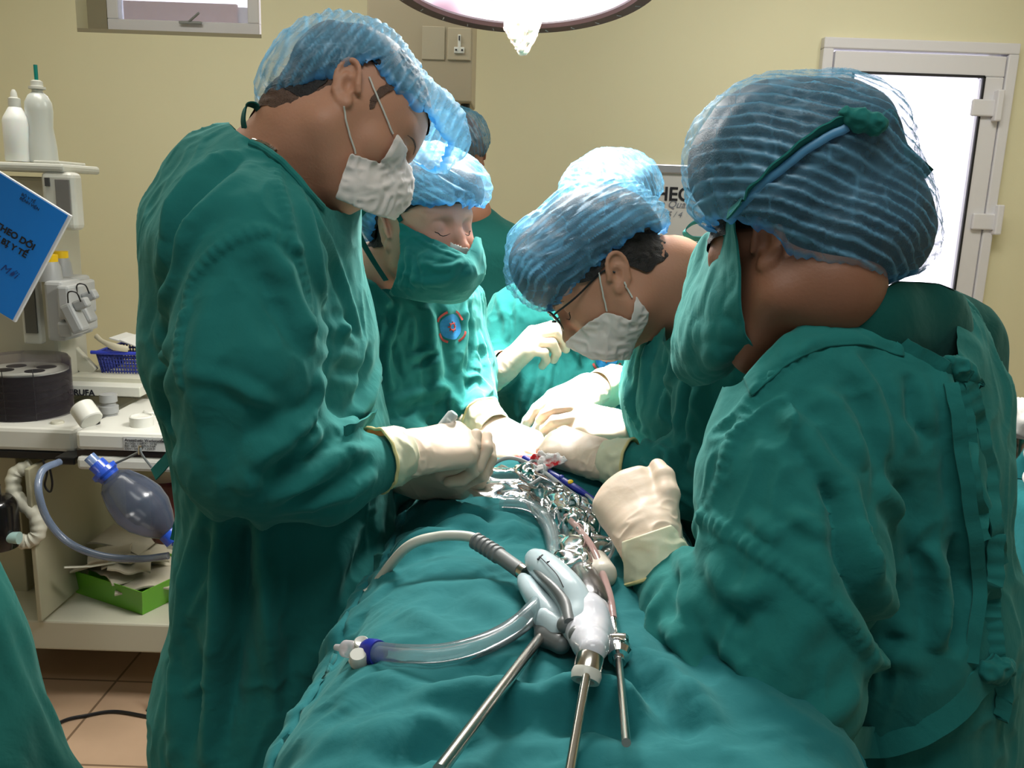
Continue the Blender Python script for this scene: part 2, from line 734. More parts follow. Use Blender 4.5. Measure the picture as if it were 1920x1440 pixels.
def mat(name, rgb, rough=0.5, metal=0.0, noise=0.0, nscale=8.0, bump=0.0, bscale=60.0, spec=0.5, trans=0.0, alpha=1.0,
        sheen=0.0, sss=0.0, emis=None, estr=0.0, coat=0.0, ior=1.45, rgb2=None, bstretch=None, bdist=0.002):
    m = bpy.data.materials.new(name)
    m.use_nodes = True
    nt = m.node_tree
    b = nt.nodes['Principled BSDF']
    base = srgb(*rgb)
    b.inputs['Base Color'].default_value = base
    b.inputs['Roughness'].default_value = rough
    b.inputs['Metallic'].default_value = metal
    b.inputs['Specular IOR Level'].default_value = spec
    b.inputs['Transmission Weight'].default_value = trans
    b.inputs['Alpha'].default_value = alpha
    b.inputs['Sheen Weight'].default_value = sheen
    b.inputs['Sheen Roughness'].default_value = 0.5
    b.inputs['Coat Weight'].default_value = coat
    b.inputs['IOR'].default_value = ior
    if sss:
        b.inputs['Subsurface Weight'].default_value = sss
        b.inputs['Subsurface Radius'].default_value = (0.012, 0.005, 0.003)
        b.inputs['Subsurface Scale'].default_value = 0.6
    if emis:
        b.inputs['Emission Color'].default_value = srgb(*emis)
        b.inputs['Emission Strength'].default_value = estr
    tc = nt.nodes.new('ShaderNodeTexCoord')
    src = tc.outputs['Object']
    if noise:
        nz = nt.nodes.new('ShaderNodeTexNoise')
        nz.inputs['Scale'].default_value = nscale
        nz.inputs['Detail'].default_value = 5
        nt.links.new(src, nz.inputs['Vector'])
        mx = nt.nodes.new('ShaderNodeMix')
        mx.data_type = 'RGBA'
        c2 = srgb(*rgb2) if rgb2 else tuple(base[i] * (1 - noise) for i in range(3)) + (1,)
        c1 = base if rgb2 else tuple(min(1, base[i] * (1 + noise)) for i in range(3)) + (1,)
        mx.inputs[6].default_value = c1
        mx.inputs[7].default_value = c2
        nt.links.new(nz.outputs['Fac'], mx.inputs[0])
        nt.links.new(mx.outputs[2], b.inputs['Base Color'])
    if bump:
        n2 = nt.nodes.new('ShaderNodeTexNoise')
        n2.inputs['Scale'].default_value = bscale
        n2.inputs['Detail'].default_value = 4
        if bstretch:
            mp = nt.nodes.new('ShaderNodeMapping')
            mp.inputs['Scale'].default_value = bstretch
            nt.links.new(src, mp.inputs['Vector'])
            nt.links.new(mp.outputs[0], n2.inputs['Vector'])
        else:
            nt.links.new(src, n2.inputs['Vector'])
        bp = nt.nodes.new('ShaderNodeBump')
        bp.inputs['Strength'].default_value = bump
        bp.inputs['Distance'].default_value = bdist
        nt.links.new(n2.outputs['Fac'], bp.inputs['Height'])
        nt.links.new(bp.outputs['Normal'], b.inputs['Normal'])
    return m


def gown_mat(name, rgb, rough=0.88):
    """washed cotton: slight mottling, soft wrinkles at two sizes, fine weave"""
    m = mat(name, rgb, rough, noise=0.10, nscale=5.0, spec=0.2, sheen=0.25)
    nt = m.node_tree
    b = nt.nodes['Principled BSDF']
    b.inputs['Sheen Tint'].default_value = srgb(150, 215, 205)
    tc = [n for n in nt.nodes if n.type == 'TEX_COORD'][0].outputs['Object']
    h = None
    prev = None
    for sc, dist, st in ((11.0, 0.010, 0.45), (38.0, 0.0022, 0.45), (900.0, 0.0003, 0.35)):
        nz = nt.nodes.new('ShaderNodeTexNoise')
        nz.inputs['Scale'].default_value = sc
        nz.inputs['Detail'].default_value = 3
        nz.inputs['Distortion'].default_value = 0.8 if sc < 500 else 0
        nt.links.new(tc, nz.inputs['Vector'])
        bp = nt.nodes.new('ShaderNodeBump')
        bp.inputs['Strength'].default_value = st
        bp.inputs['Distance'].default_value = dist
        nt.links.new(nz.outputs['Fac'], bp.inputs['Height'])
        if prev is not None:
            nt.links.new(prev, bp.inputs['Normal'])
        prev = bp.outputs['Normal']
    nt.links.new(prev, b.inputs['Normal'])
    return m


def cap_mat(name, rgb, lo=0.38, hi=0.9):
    """thin pleated non-woven: see-through sheet, folded pleats (attribute pleat) are denser"""
    m = bpy.data.materials.new(name)
    m.use_nodes = True
    nt = m.node_tree
    nt.nodes.clear()
    out = nt.nodes.new('ShaderNodeOutputMaterial')
    df = nt.nodes.new('ShaderNodeBsdfDiffuse')
    ea = nt.nodes.new('ShaderNodeAttribute')
    ea.attribute_name = 'edge'
    cm = nt.nodes.new('ShaderNodeMix')
    cm.data_type = 'RGBA'
    cm.inputs[6].default_value = srgb(*rgb)
    cm.inputs[7].default_value = srgb(rgb[0] * .45, rgb[1] * .78, rgb[2] * .97)
    nt.links.new(ea.outputs['Fac'], cm.inputs[0])
    nt.links.new(cm.outputs[2], df.inputs['Color'])
    tl = nt.nodes.new('ShaderNodeBsdfTranslucent')
    nt.links.new(cm.outputs[2], tl.inputs['Color'])
    gl = nt.nodes.new('ShaderNodeBsdfGlossy')
    gl.inputs['Roughness'].default_value = 0.45
    gl.inputs['Color'].default_value = (0.9, 0.95, 1, 1)
    m1 = nt.nodes.new('ShaderNodeMixShader')
    m1.inputs[0].default_value = 0.3
    nt.links.new(df.outputs[0], m1.inputs[1])
    nt.links.new(tl.outputs[0], m1.inputs[2])
    m3 = nt.nodes.new('ShaderNodeMixShader')
    m3.inputs[0].default_value = 0.06
    nt.links.new(m1.outputs[0], m3.inputs[1])
    nt.links.new(gl.outputs[0], m3.inputs[2])
    tr = nt.nodes.new('ShaderNodeBsdfTransparent')
    at = nt.nodes.new('ShaderNodeAttribute')
    at.attribute_name = 'pleat'
    mr = nt.nodes.new('ShaderNodeMapRange')
    mr.inputs['To Min'].default_value = lo
    mr.inputs['To Max'].default_value = hi
    nt.links.new(at.outputs['Fac'], mr.inputs['Value'])
    tc = nt.nodes.new('ShaderNodeTexCoord')
    nz = nt.nodes.new('ShaderNodeTexNoise')
    nz.inputs['Scale'].default_value = 45
    nz.inputs['Detail'].default_value = 6
    nt.links.new(tc.outputs['Object'], nz.inputs['Vector'])
    ma = nt.nodes.new('ShaderNodeMath')
    ma.operation = 'MULTIPLY_ADD'
    nt.links.new(nz.outputs['Fac'], ma.inputs[0])
    ma.inputs[1].default_value = 0.30
    nt.links.new(mr.outputs[0], ma.inputs[2])
    sb = nt.nodes.new('ShaderNodeMath')
    sb.operation = 'SUBTRACT'
    sb.use_clamp = True
    nt.links.new(ma.outputs[0], sb.inputs[0])
    sb.inputs[1].default_value = 0.15
    m2 = nt.nodes.new('ShaderNodeMixShader')
    nt.links.new(sb.outputs[0], m2.inputs[0])
    nt.links.new(tr.outputs[0], m2.inputs[1])
    nt.links.new(m3.outputs[0], m2.inputs[2])
    nt.links.new(m2.outputs[0], out.inputs[0])
    return m


def glass_mat(name, rgb, alpha=0.25, rough=0.08):
    """thin clear plastic: transparent sheet with a glossy skin"""
    m = bpy.data.materials.new(name)
    m.use_nodes = True
    nt = m.node_tree
    nt.nodes.clear()
    out = nt.nodes.new('ShaderNodeOutputMaterial')
    tr = nt.nodes.new('ShaderNodeBsdfTransparent')
    pr = nt.nodes.new('ShaderNodeBsdfPrincipled')
    pr.inputs['Base Color'].default_value = srgb(*rgb)
    pr.inputs['Roughness'].default_value = rough
    pr.inputs['Specular IOR Level'].default_value = 0.8
    mx = nt.nodes.new('ShaderNodeMixShader')
    fr = nt.nodes.new('ShaderNodeFresnel')
    fr.inputs['IOR'].default_value = 1.5
    ad = nt.nodes.new('ShaderNodeMath')
    ad.operation = 'ADD'
    ad.use_clamp = True
    ad.inputs[1].default_value = alpha
    nt.links.new(fr.outputs[0], ad.inputs[0])
    nt.links.new(ad.outputs[0], mx.inputs[0])
    nt.links.new(tr.outputs[0], mx.inputs[1])
    nt.links.new(pr.outputs[0], mx.inputs[2])
    nt.links.new(mx.outputs[0], out.inputs[0])
    return m


M = {}
M['wall'] = mat('cream_wall_paint', (228, 222, 188), 0.6, noise=0.03, nscale=3, bump=0.12, bscale=400)
M['ceiling'] = mat('white_ceiling', (225, 224, 215), 0.8)
M['floor'] = mat('beige_floor_tile', (178, 150, 124), 0.35, noise=0.10, nscale=9)
M['upvc'] = mat('white_window_profile', (224, 222, 226), 0.35)
M['gasket'] = mat('black_gasket', (35, 35, 38), 0.6)
M['gown'] = gown_mat('green_cotton_gown', (34, 115, 111))
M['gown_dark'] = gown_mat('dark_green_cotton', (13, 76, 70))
M['drape'] = gown_mat('green_cotton_drape', (30, 106, 110))
M['skin'] = mat('skin', (188, 138, 112), 0.5, noise=0.06, nscale=30, sss=0.25, bump=0.15, bscale=260, spec=0.35)
M['skin_dark'] = mat('skin_shaded', (144, 100, 78), 0.5, noise=0.06, nscale=30, sss=0.2, bump=0.15, bscale=260, spec=0.35)  # skin with the shade on face and neck put into its colour
M['hair'] = mat('black_hair', (24, 20, 19), 0.6, noise=0.3, nscale=200, bump=0.8, bscale=500)
M['stubble'] = mat('cropped_hair', (120, 90, 74), 0.7, noise=0.3, nscale=500, rgb2=(48, 38, 34), bump=0.8, bscale=600)
M['cap'] = cap_mat('blue_nonwoven_cap', (120, 190, 228), .30, .95)
M['cap_edge'] = cap_mat('blue_cap_elastic', (96, 176, 225), 0.85, 1.0)
M['glove'] = mat('latex_glove', (226, 204, 182), 0.42, noise=0.04, nscale=25, sss=0.1, bump=0.25, bscale=45, spec=0.4)
M['cuff'] = mat('latex_cuff', (222, 218, 188), 0.5, noise=0.06, nscale=20, sss=0.1, bump=0.3, bscale=60)
M['roll'] = mat('latex_rim', (220, 205, 145), 0.45)
M['mask'] = mat('white_mask_paper', (232, 222, 216), 0.8, alpha=0.93, bump=0.3, bscale=90)
M['white'] = mat('white_plastic', (206, 206, 198), 0.35)
M['offwhite'] = mat('cream_plastic', (186, 184, 168), 0.45)
M['grey'] = mat('grey_plastic', (150, 152, 152), 0.4)
M['dgrey'] = mat('dark_grey_plastic', (72, 72, 72), 0.4)
M['black'] = mat('black_rubber', (22, 22, 24), 0.35)
M['steel'] = mat('brushed_steel', (196, 190, 182), 0.22, metal=1.0)
M['chrome'] = mat('chrome', (220, 220, 220), 0.1, metal=1.0)
M['blue'] = mat('dark_blue_plastic', (34, 44, 148), 0.3)
M['yellow'] = mat('yellow_plastic', (232, 190, 20), 0.4)
M['ink'] = mat('black_print', (24, 26, 34), 0.6)
M['eye'] = mat('eye_white', (225, 218, 210), 0.1, coat=0.5)
M['iris'] = mat('dark_iris', (30, 18, 12), 0.08, coat=0.6)
M['blood'] = mat('blood', (176, 14, 22), 0.15, noise=0.4, nscale=90, spec=0.6)


def film_mat(name, body=.05, rough=.07, rgb=(224, 226, 226), ior=1.5):
    """thin clear film: see-through, with sharp reflections"""
    m = bpy.data.materials.new(name)
    m.use_nodes = True
    nt = m.node_tree
    nt.nodes.clear()
    out = nt.nodes.new('ShaderNodeOutputMaterial')
    tr = nt.nodes.new('ShaderNodeBsdfTransparent')
    gl = nt.nodes.new('ShaderNodeBsdfGlossy')
    gl.inputs['Roughness'].default_value = rough
    df = nt.nodes.new('ShaderNodeBsdfDiffuse')
    df.inputs['Color'].default_value = srgb(*rgb)
    a = nt.nodes.new('ShaderNodeMixShader')
    a.inputs[0].default_value = body
    nt.links.new(tr.outputs[0], a.inputs[1])
    nt.links.new(df.outputs[0], a.inputs[2])
    fr = nt.nodes.new('ShaderNodeFresnel')
    fr.inputs['IOR'].default_value = ior
    b = nt.nodes.new('ShaderNodeMixShader')
    nt.links.new(fr.outputs[0], b.inputs[0])
    nt.links.new(a.outputs[0], b.inputs[1])
    nt.links.new(gl.outputs[0], b.inputs[2])
    nt.links.new(b.outputs[0], out.inputs[0])
    return m


M['clear'] = glass_mat('clear_plastic', (235, 238, 238), 0.12)

# ================================================================== ROOM
WY = 3.9
CEIL = 3.0
XL, XR = -3.0, 3.0
YB = -1.6


def pxbox(x0, y0, x1, y1, Y):
    """x/z extents (metres) on plane Y of a pixel rectangle (measured at its middle lines)"""
    xm, ym = (x0 + x1) / 2, (y0 + y1) / 2
    return P(x0, ym, Y)[0], P(xm, y1, Y)[2], P(x1, ym, Y)[0], P(xm, y0, Y)[2]


def bxp(mb, x0, y0, x1, y1, Y, depth, bev=0.0):
    a, b, c, d = pxbox(x0, y0, x1, y1, Y)
    mb.box(((a + c) / 2, Y + depth / 2, (b + d) / 2), (c - a, depth, d - b), None, bev)
    return mb


# openings
wx0, wz0 = P(145, 62, WY)[0], P(320, 66, WY)[2]
wx1, wz1 = P(490, 62, WY)[0], 2.85
dx0, dx1 = P(1540, 80, WY)[0], P(1905, 90, WY)[0]
dz1 = P(1720, 78, WY)[2]
w = MB()
T = 0.22
for (a, b, c, d) in ((XL, 0, wx0, CEIL), (wx0, 0, wx1, wz0), (wx0, wz1, wx1, CEIL), (wx1, 0, dx0, CEIL), (dx0, dz1, dx1, CEIL), (dx1, 0, XR, CEIL)):
    w.box(((a + c) / 2, WY + T / 2, (b + d) / 2), (c - a, T, d - b))
tag(w.build('wall_back', M['wall']), kind='structure')
w = MB().box((XL - 0.1, (WY + YB) / 2, CEIL / 2), (0.2, WY - YB + 0.4, CEIL))
tag(w.build('wall_left', M['wall']), kind='structure')
w = MB().box((XR + 0.1, (WY + YB) / 2, CEIL / 2), (0.2, WY - YB + 0.4, CEIL))
tag(w.build('wall_right', M['wall']), kind='structure')
w = MB().box((0, (WY + YB) / 2, CEIL + 0.05), (XR - XL + 0.4, WY - YB + 0.4, 0.1))
tag(w.build('ceiling', M['ceiling']), kind='structure')
w = MB().box((0, (WY + YB) / 2, -0.05), (XR - XL + 0.4, WY - YB + 0.4, 0.1))
# floor tiles with joints
fm = M['floor']
nt = fm.node_tree
br = nt.nodes.new('ShaderNodeTexBrick')
br.offset = 0
br.inputs['Scale'].default_value = 1.0
br.inputs['Brick Width'].default_value = 0.4
br.inputs['Row Height'].default_value = 0.4
br.inputs['Mortar Size'].default_value = 0.004
br.inputs['Color1'].default_value = (1, 1, 1, 1)
br.inputs['Color2'].default_value = (0.93, 0.93, 0.93, 1)
br.inputs['Mortar'].default_value = (0.35, 0.33, 0.3, 1)
mxf = nt.nodes.new('ShaderNodeMix')
mxf.data_type = 'RGBA'
mxf.blend_type = 'MULTIPLY'
mxf.inputs[0].default_value = 1
bs = nt.nodes['Principled BSDF']
lk = bs.inputs['Base Color'].links[0].from_socket
tcn = [n for n in nt.nodes if n.type == 'TEX_COORD'][0]
nt.links.new(tcn.outputs['Object'], br.inputs['Vector'])
nt.links.new(lk, mxf.inputs[6])
nt.links.new(br.outputs['Color'], mxf.inputs[7])
nt.links.new(mxf.outputs[2], bs.inputs['Base Color'])
tag(w.build('floor', M['floor']), kind='structure')

# window high on the left
wm = mat('shaded_reveal', (150, 142, 118), 0.7)  # wall reveal, recess shadow put into its darker colour
fr = MB()
gx0, gx1 = P(205, 40, WY + .12)[0], P(488, 40, WY + .12)[0]
fy = WY + 0.10
fz0 = P(340, 64, fy)[2]
for (a, b, c, d) in ((gx0, fz0, gx1, fz0 + .055), (gx0, wz1 - .05, gx1, wz1), (gx0, fz0 + .055, gx0 + .05, wz1 - .05), (gx1 - .05, fz0 + .055, gx1, wz1 - .05)):
    fr.box(((a + c) / 2, fy + .03, (b + d) / 2), (c - a, .06, d - b), None, .004)
wo = fr.build('window_1', M['upvc'])
tag(wo, kind='structure')
g = MB()
hx = P(360, 44, fy)
g.box((hx[0], fy - .02, hx[2]), (.10, .012, .012), None, .003)
g.tube([(hx[0] - .01, fy - .02, hx[2]), (hx[0] + .05, fy - .05, hx[2] + .035)], .005)
g.build('window_handle', M['grey'], wo)
g = MB()
g.box(((gx0 + gx1) / 2, fy + .04, (fz0 + wz1) / 2), (gx1 - gx0 - .08, .006, wz1 - fz0 - .08))
g.build('window_pane', glass_mat('window_glass', (190, 200, 215), 0.35), wo)
g = MB()
g.box((wx0 - .001 + (gx0 - wx0) / 2, fy + .05, (wz0 + wz1) / 2), (gx0 - wx0, .1, wz1 - wz0))
tag(g.build('trim_1', wm), kind='structure')
g = MB()
g.box(((wx0 + wx1) / 2, WY + .05, wz0 + .008), (wx1 - wx0 - .002, .1, .016))
tag(g.build('trim_2', wm), kind='structure')
# low wall of the building outside, seen through the window
g = MB()
a = P(232, 18, 6.2)
g.box((a[0] + .3, 6.2, a[2] - .9), (2.2, .1, 1.86))
tag(g.build('building_wall', mat('outside_render', (214, 206, 214), 0.8)), 'pale neighbouring building wall seen through the high window', 'wall')
g = MB()
g.box((a[0] + .05, 6.12, a[2] - .02), (1.5, .03, .12))
tag(g.build('building_wall_coping', mat('outside_brick', (196, 150, 134), 0.8)), 'reddish coping along the neighbouring wall outside the window', 'coping')

# door on the right
dr = MB()
fw = .045
for (a, b, c, d) in ((dx0, 0, dx0 + fw, dz1 - fw), (dx1 - fw, 0, dx1, dz1 - fw), (dx0, dz1 - fw, dx1, dz1)):
    dr.box(((a + c) / 2, WY + .02, (b + d) / 2), (c - a, .12, d - b), None, .005)
do = dr.build('door_1', M['upvc'])
tag(do, kind='structure')
lf = MB()
lx0, lx1, lz1 = dx0 + fw + .008, dx1 - fw - .004, dz1 - fw - .008
sw = .085
for (a, b, c, d) in ((lx0, .01, lx0 + sw, lz1 - sw), (lx1 - sw, .01, lx1, lz1 - sw), (lx0, lz1 - sw, lx1, lz1), (lx0 + sw, .01, lx1 - sw, .5)):
    lf.box(((a + c) / 2, WY + .0, (b + d) / 2), (c - a, .07, d - b), None, .006)
lfo = lf.build('door_leaf', M['upvc'], do)
gk = MB()
gx0, gx1, gz0, gz1 = lx0 + sw, lx1 - sw, .5, lz1 - sw
for (a, b, c, d) in ((gx0 - .004, gz0, gx0 + .006, gz1), (gx1 - .006, gz0, gx1 + .004, gz1), (gx0, gz1 - .006, gx1, gz1 + .004)):
    gk.box(((a + c) / 2, WY - .033, (b + d) / 2), (c - a, .012, d - b))
gk.build('door_gasket', M['gasket'], lfo)
pn = MB().box(((gx0 + gx1) / 2, WY + .0, (gz0 + gz1) / 2), (gx1 - gx0, .008, gz1 - gz0))
pn.build('door_pane', film_mat('door_glass', .02, .02), lfo)
for hy in (198, 412):
    h = MB()
    q = P(1862, hy, WY - .05)
    h.box((q[0] + .02, WY - .05, q[2]), (.03, .04, .13), None, .006)
    h.box((q[0] - .04, WY - .045, q[2] - .01), (.10, .018, .07), None, .006)
    h.build('door_hinge', M['upvc'], do)
# notice board
bb = empty('notice_board', P(1330, 460, WY), 'white notice board with black heading on the back wall beside the door', 'board')
x0, z0, x1, z1 = pxbox(1150, 318, 1420, 500, WY - .03)
MB().box(((x0 + x1) / 2, WY - .015, (z0 + z1) / 2), (x1 - x0, .02, z1 - z0)).build('board_panel', mat('board_white', (206, 206, 206), 0.35, noise=.04, nscale=5), bb)
r = MB()
r.box(((x0 + x1) / 2, WY - .02, z1), (x1 - x0 + .02, .035, .04), None, .006)
r.box((x0, WY - .02, (z0 + z1) / 2), (.03, .035, z1 - z0), None, .006)
r.box((x1, WY - .02, (z0 + z1) / 2), (.03, .035, z1 - z0), None, .006)
r.build('board_frame', mat('aluminium_rail', (196, 198, 204), .3, metal=.7), bb)
tp = P(1206, 374, WY - .027)
text_obj('heading', 'THEO DÕI', .083, tp, (1, 0, 0), (0, 0, 1), M['ink'], bb, bold=.0016)
gi = mat('faded_marker', (120, 126, 140), .7)
tp = P(1226, 388, WY - .027)
text_obj('marker_note', 'on Quang', .045, tp, (1, 0, 0), (0, 0, 1), gi, bb, shear=.3)
tp = P(1236, 406, WY - .027)
text_obj('marker_note', '195 / 4', .035, tp, (1, 0, 0), (0, 0, 1), gi, bb, shear=.3)

# service box with socket hanging from the ceiling
PY = 3.0
bx = empty('ceiling_service_box', P(790, 190, PY), 'beige metal service box with a white power socket hanging near the lamp', 'service box')
x0, z0, x1, z1 = pxbox(688, 40, 886, 190, PY)
bm_ = mat('beige_metal', (158, 146, 122), .5, noise=.04, nscale=4)
MB().box(((x0 + x1) / 2, PY + .12, (z0 + CEIL) / 2), (x1 - x0, .24, CEIL - z0 - .002), None, .006).build('housing', bm_, bx)
pl = MB()
bxp(pl, 791, 49, 834, 112, PY - .004, .006, .002)
pl.build('blank_plate', mat('beige_plate', (164, 154, 132), .45), bx)
pl = MB()
bxp(pl, 839, 52, 883, 113, PY - .006, .008, .003)
so = pl.build('socket_plate', mat('plate_metal', (170, 158, 134), .4), bx)
s = MB()
c = P(861, 88, PY - .01)
s.box((c[0], PY - .009, c[2] + .018), (.010, .006, .042), None, .002)
s.box((c[0], PY - .009, c[2] - .010), (.034, .006, .020), None, .002)
s.build('socket_face', M['white'], so)
MB().box((c[0], PY - .013, c[2] + .027), (.004, .004, .014)).build('socket_slot', M['black'], so)
for sx_ in (-.010, .010):
    MB().box((c[0] + sx_, PY - .013, c[2] - .010), (.006, .004, .005)).build('socket_slot', M['black'], so)
s = MB()
c = P(872, 188, PY + .03)
s.lathe((c[0], PY + .05, z0 - .02), (0, 0, 1), [(.0, 0), (.016, 0), (.016, .025)], 16)
s.build('outlet_knob', M['black'], bx)

# ------------------------------------------------------------------ operating light
ax = _dir
lam = empty('operating_light', LAMP_C, 'large round operating light shining above the table', 'lamp')
u1 = nrm(np.cross(ax, [1, 0, 0]))
RL = .275
h = MB()
h.lathe(LAMP_C, -ax, [(RL, -.012), (RL + .012, -.012), (RL + .018, 0), (RL + .016, .02), (RL - .02, .06), (RL * .6, .12), (.06, .15), (.0, .15)], 96)
h.build('lamp_housing', mat('lamp_housing', (190, 190, 192), .35), lam)
h = MB()
h.lathe(LAMP_C, -ax, [(RL - .012, -.004), (RL - .012, -.014), (RL + .015, -.014), (RL + .02, 0), (RL + .02, .012)], 96)
rim_o = h.build('lamp_rim', mat('brown_rubber_rim', (66, 44, 40), .45), lam)
# faceted glowing reflector
lm = bpy.data.materials.new('lamp_reflector')
lm.use_nodes = True
nt = lm.node_tree
nt.nodes.clear()
o_ = nt.nodes.new('ShaderNodeOutputMaterial')
e_ = nt.nodes.new('ShaderNodeEmission')
t_ = nt.nodes.new('ShaderNodeTexCoord')
v_ = nt.nodes.new('ShaderNodeTexVoronoi')
v_.inputs['Scale'].default_value = 11
v_.feature = 'SMOOTH_F1'
r_ = nt.nodes.new('ShaderNodeValToRGB')
r_.color_ramp.elements[0].position = .26
r_.color_ramp.elements[0].color = (2.6, 2.3, 2.3, 1)
r_.color_ramp.elements[1].position = .62
r_.color_ramp.elements[1].color = (.70, .42, .56, 1)
nt.links.new(t_.outputs['Object'], v_.inputs['Vector'])
nt.links.new(v_.outputs['Distance'], r_.inputs[0])
nt.links.new(r_.outputs[0], e_.inputs[0])
e_.inputs[1].default_value = 1.1
nt.links.new(e_.outputs[0], o_.inputs[0])
h = MB()
prof = [(RL - .012, .0), (RL * .8, .03), (RL * .5, .055), (.05, .07), (0, .07)]
h.lathe(LAMP_C, -ax, prof, 48)
h.build('reflector', lm, lam, auto=False)
for k in range(28):
    tk = MB()
    a = 2 * PI * k / 28
    d = u1 * math.cos(a) + np.cross(ax, u1) * math.sin(a)
    tg = np.cross(ax, d)
    c = LAMP_C + d * (RL + .003) + ax * .0145
    tk.tube([c - d * .005 - tg * .002, c + d * .005 + tg * .002], .0011, 6)
    tk.build('rim_mark', M['grey'], lam)
# handle in a bagged cover
hd = MB()
hb = LAMP_C
hd.lathe(hb, ax, [(.0, -.06), (.03, -.05), (.03, .0), (.02, .03), (.018, .09), (.0, .1)], 24)
hd.build('lamp_handle', M['grey'], lam)
s = Sdf()
e1 = nrm(np.cross(ax, [0, 1, 0]))
s.chain([hb + ax * .0, hb + ax * .05, hb + ax * .11 + e1 * .004, hb + ax * .155 + e1 * .010], [.044, .034, .028, .008], k=.01)
S_ = Surf.of(s, .0025)
ang = np.arctan2((S_.V - hb) @ u1, (S_.V - hb) @ np.cross(ax, u1))
S_.V += S_.N() * (.0032 * np.sin(ang * 9 + 3 * vnoise(S_.V * 30, 3)))[:, None]
S_.noise(.007, .016, ax, 2.5, 5, True)
S_.build('handle_cover', mat('plastic_bag_cover', (240, 225, 205), .25, trans=.0, sss=.3, spec=.7, emis=None), lam)
# arm up to the ceiling
h = MB()
h.tube([LAMP_C - ax * .14, LAMP_C - ax * .26, (LAMP_C[0], LAMP_C[1] + .25, 2.5), (LAMP_C[0], LAMP_C[1] + .25, 2.99)], .022, 16, n=24)
h.build('suspension_arm', M['white'], lam)

# leaning black pole behind the left person
g = MB()
a, b = P(676, 376, 2.25), P(646, 448, 2.25)
d = b - a
kf = -a[2] / d[2]
g.tube([a - d * 1.0, a + d * kf], .006, 12)
tag(g.build('black_stand_pole', M['black']), 'thin black slanting pole behind the masked person at left', 'pole')

# ================================================================== LEFT: anaesthesia machine and what stands on it
MY = 2.40
am = empty('anaesthesia_machine', (P(60, 1150, MY)[0], MY + .25, 0), 'white anaesthesia machine with tall column and side shelf against the back wall', 'anaesthesia machine')
c_ = MB()
# tall column
x0, z0, x1, z1 = pxbox(-40, 330, 118, 800, MY + .10)
MB().box(((x0 + x1) / 2 - .05, MY + .24, (z0 + z1) / 2), (x1 - x0, .18, z1 - z0), None, .012).build('column', M['offwhite'], am)
t = MB()
bxp(t, -60, 304, 118, 320, MY + .06, .22, .008)
bxp(t, 62, 301, 112, 306, MY + .09, .15, .003)
t.build('top_tray', M['white'], am)
# screen head
t = MB()
x0, z0, x1, z1 = pxbox(84, 322, 146, 432, MY + .06)
R_ = Matrix.Rotation(math.radians(12), 3, 'Z')
t.box(((x0 + x1) / 2 - .01, MY + .09, (z0 + z1) / 2), (x1 - x0, .06, z1 - z0), None, .016, 3)
hd_ = t.build('screen_housing', M['white'], am)
t = MB()
bxp(t, 104, 336, 131, 402, MY + .055, .006, .002)
t.build('screen', mat('grey_screen', (120, 118, 116), .15), hd_)
t = MB()
bxp(t, 83, 333, 92, 349, MY + .055, .006, .001)
t.build('toggle_switch', M['dgrey'], hd_)
# window frame panel under notebook
t = MB()
bxp(t, 38, 500, 72, 645, MY + .06, .03, .006)
fp = t.build('flow_meter_panel', M['white'], am)
t = MB()
bxp(t, 44, 525, 66, 625, MY + .052, .006, .001)
t.build('flow_meter_window', mat('smoked_window', (86, 86, 82), .15), fp)
# two vaporizers with yellow keyed caps
vz = []
for k, (dx, dy, dyy) in enumerate(((8, 0, 0), (28, -8, .10))):
    v = MB()
    bxp(v, 76 + dx, 528 + dy, 112 + dx, 640 + dy, MY + .0 + dyy, .11, .01)
    bxp(v, 98 + dx, 536 + dy, 122 + dx, 600 + dy, MY - .03 + dyy, .10, .008)
    bxp(v, 98 + dx, 604 + dy, 126 + dx, 632 + dy, MY - .03 + dyy, .10, .008)
    vo = v.build('vaporizer', mat('vaporizer_grey', (164, 166, 166), .35), am)
    v = MB()
    c = P(86 + dx, 520 + dy, MY + .05 + dyy)
    v.lathe(c, (0, 0, 1), [(0, -.01), (.034, -.01), (.030, .03), (.024, .045), (.0, .045)], 24)
    v.build('dial', M['grey'], vo)
    v = MB()
    v.lathe(c + np.array([0, 0, .045]), (0, 0, 1), [(0, 0), (.024, 0), (.024, .02), (.0, .02)], 24)
    v.build('dial_cap', M['yellow'], vo)
    v = MB()
    c = P(134 + dx * .8, 596 + dy * 2, MY - .05 + dyy)
    v.box(c, (.035, .05, .085), Matrix.Rotation(math.radians(-24), 3, 'Y'), .008)
    v.box(c + np.array([.022, 0, .04]), (.04, .03, .028), Matrix.Rotation(math.radians(-24), 3, 'Y'), .006)
    v.build('filler_block', M['grey'], vo)
    v = MB()
    v.tube([c + [.0, -.03, .045], c + [.008, -.04, .075], c + [.03, -.04, .075], c + [.035, -.03, .05]], .002, 8, n=16)
    v.build('retainer_cord', M['black'], vo)
# work surface
ws = MB()
bxp(ws, -70, 846, 138, 860, MY - .12, .5, .003)
ws.build('rail', M['black'], am)
ws = MB()
bxp(ws, -70, 802, 139, 846, MY - .12, .48, .012)
ws.build('bellows_base', M['white'], am)
ws = MB()
c = P(108, 798, MY - .06)
ws.lathe(c + np.array([0, 0, -.012]), (0, 0, 1), [(0, 0), (.018, 0), (.018, .022), (.016, .026), (0, .026)], 20)
ws.build('base_button', M['offwhite'], am)
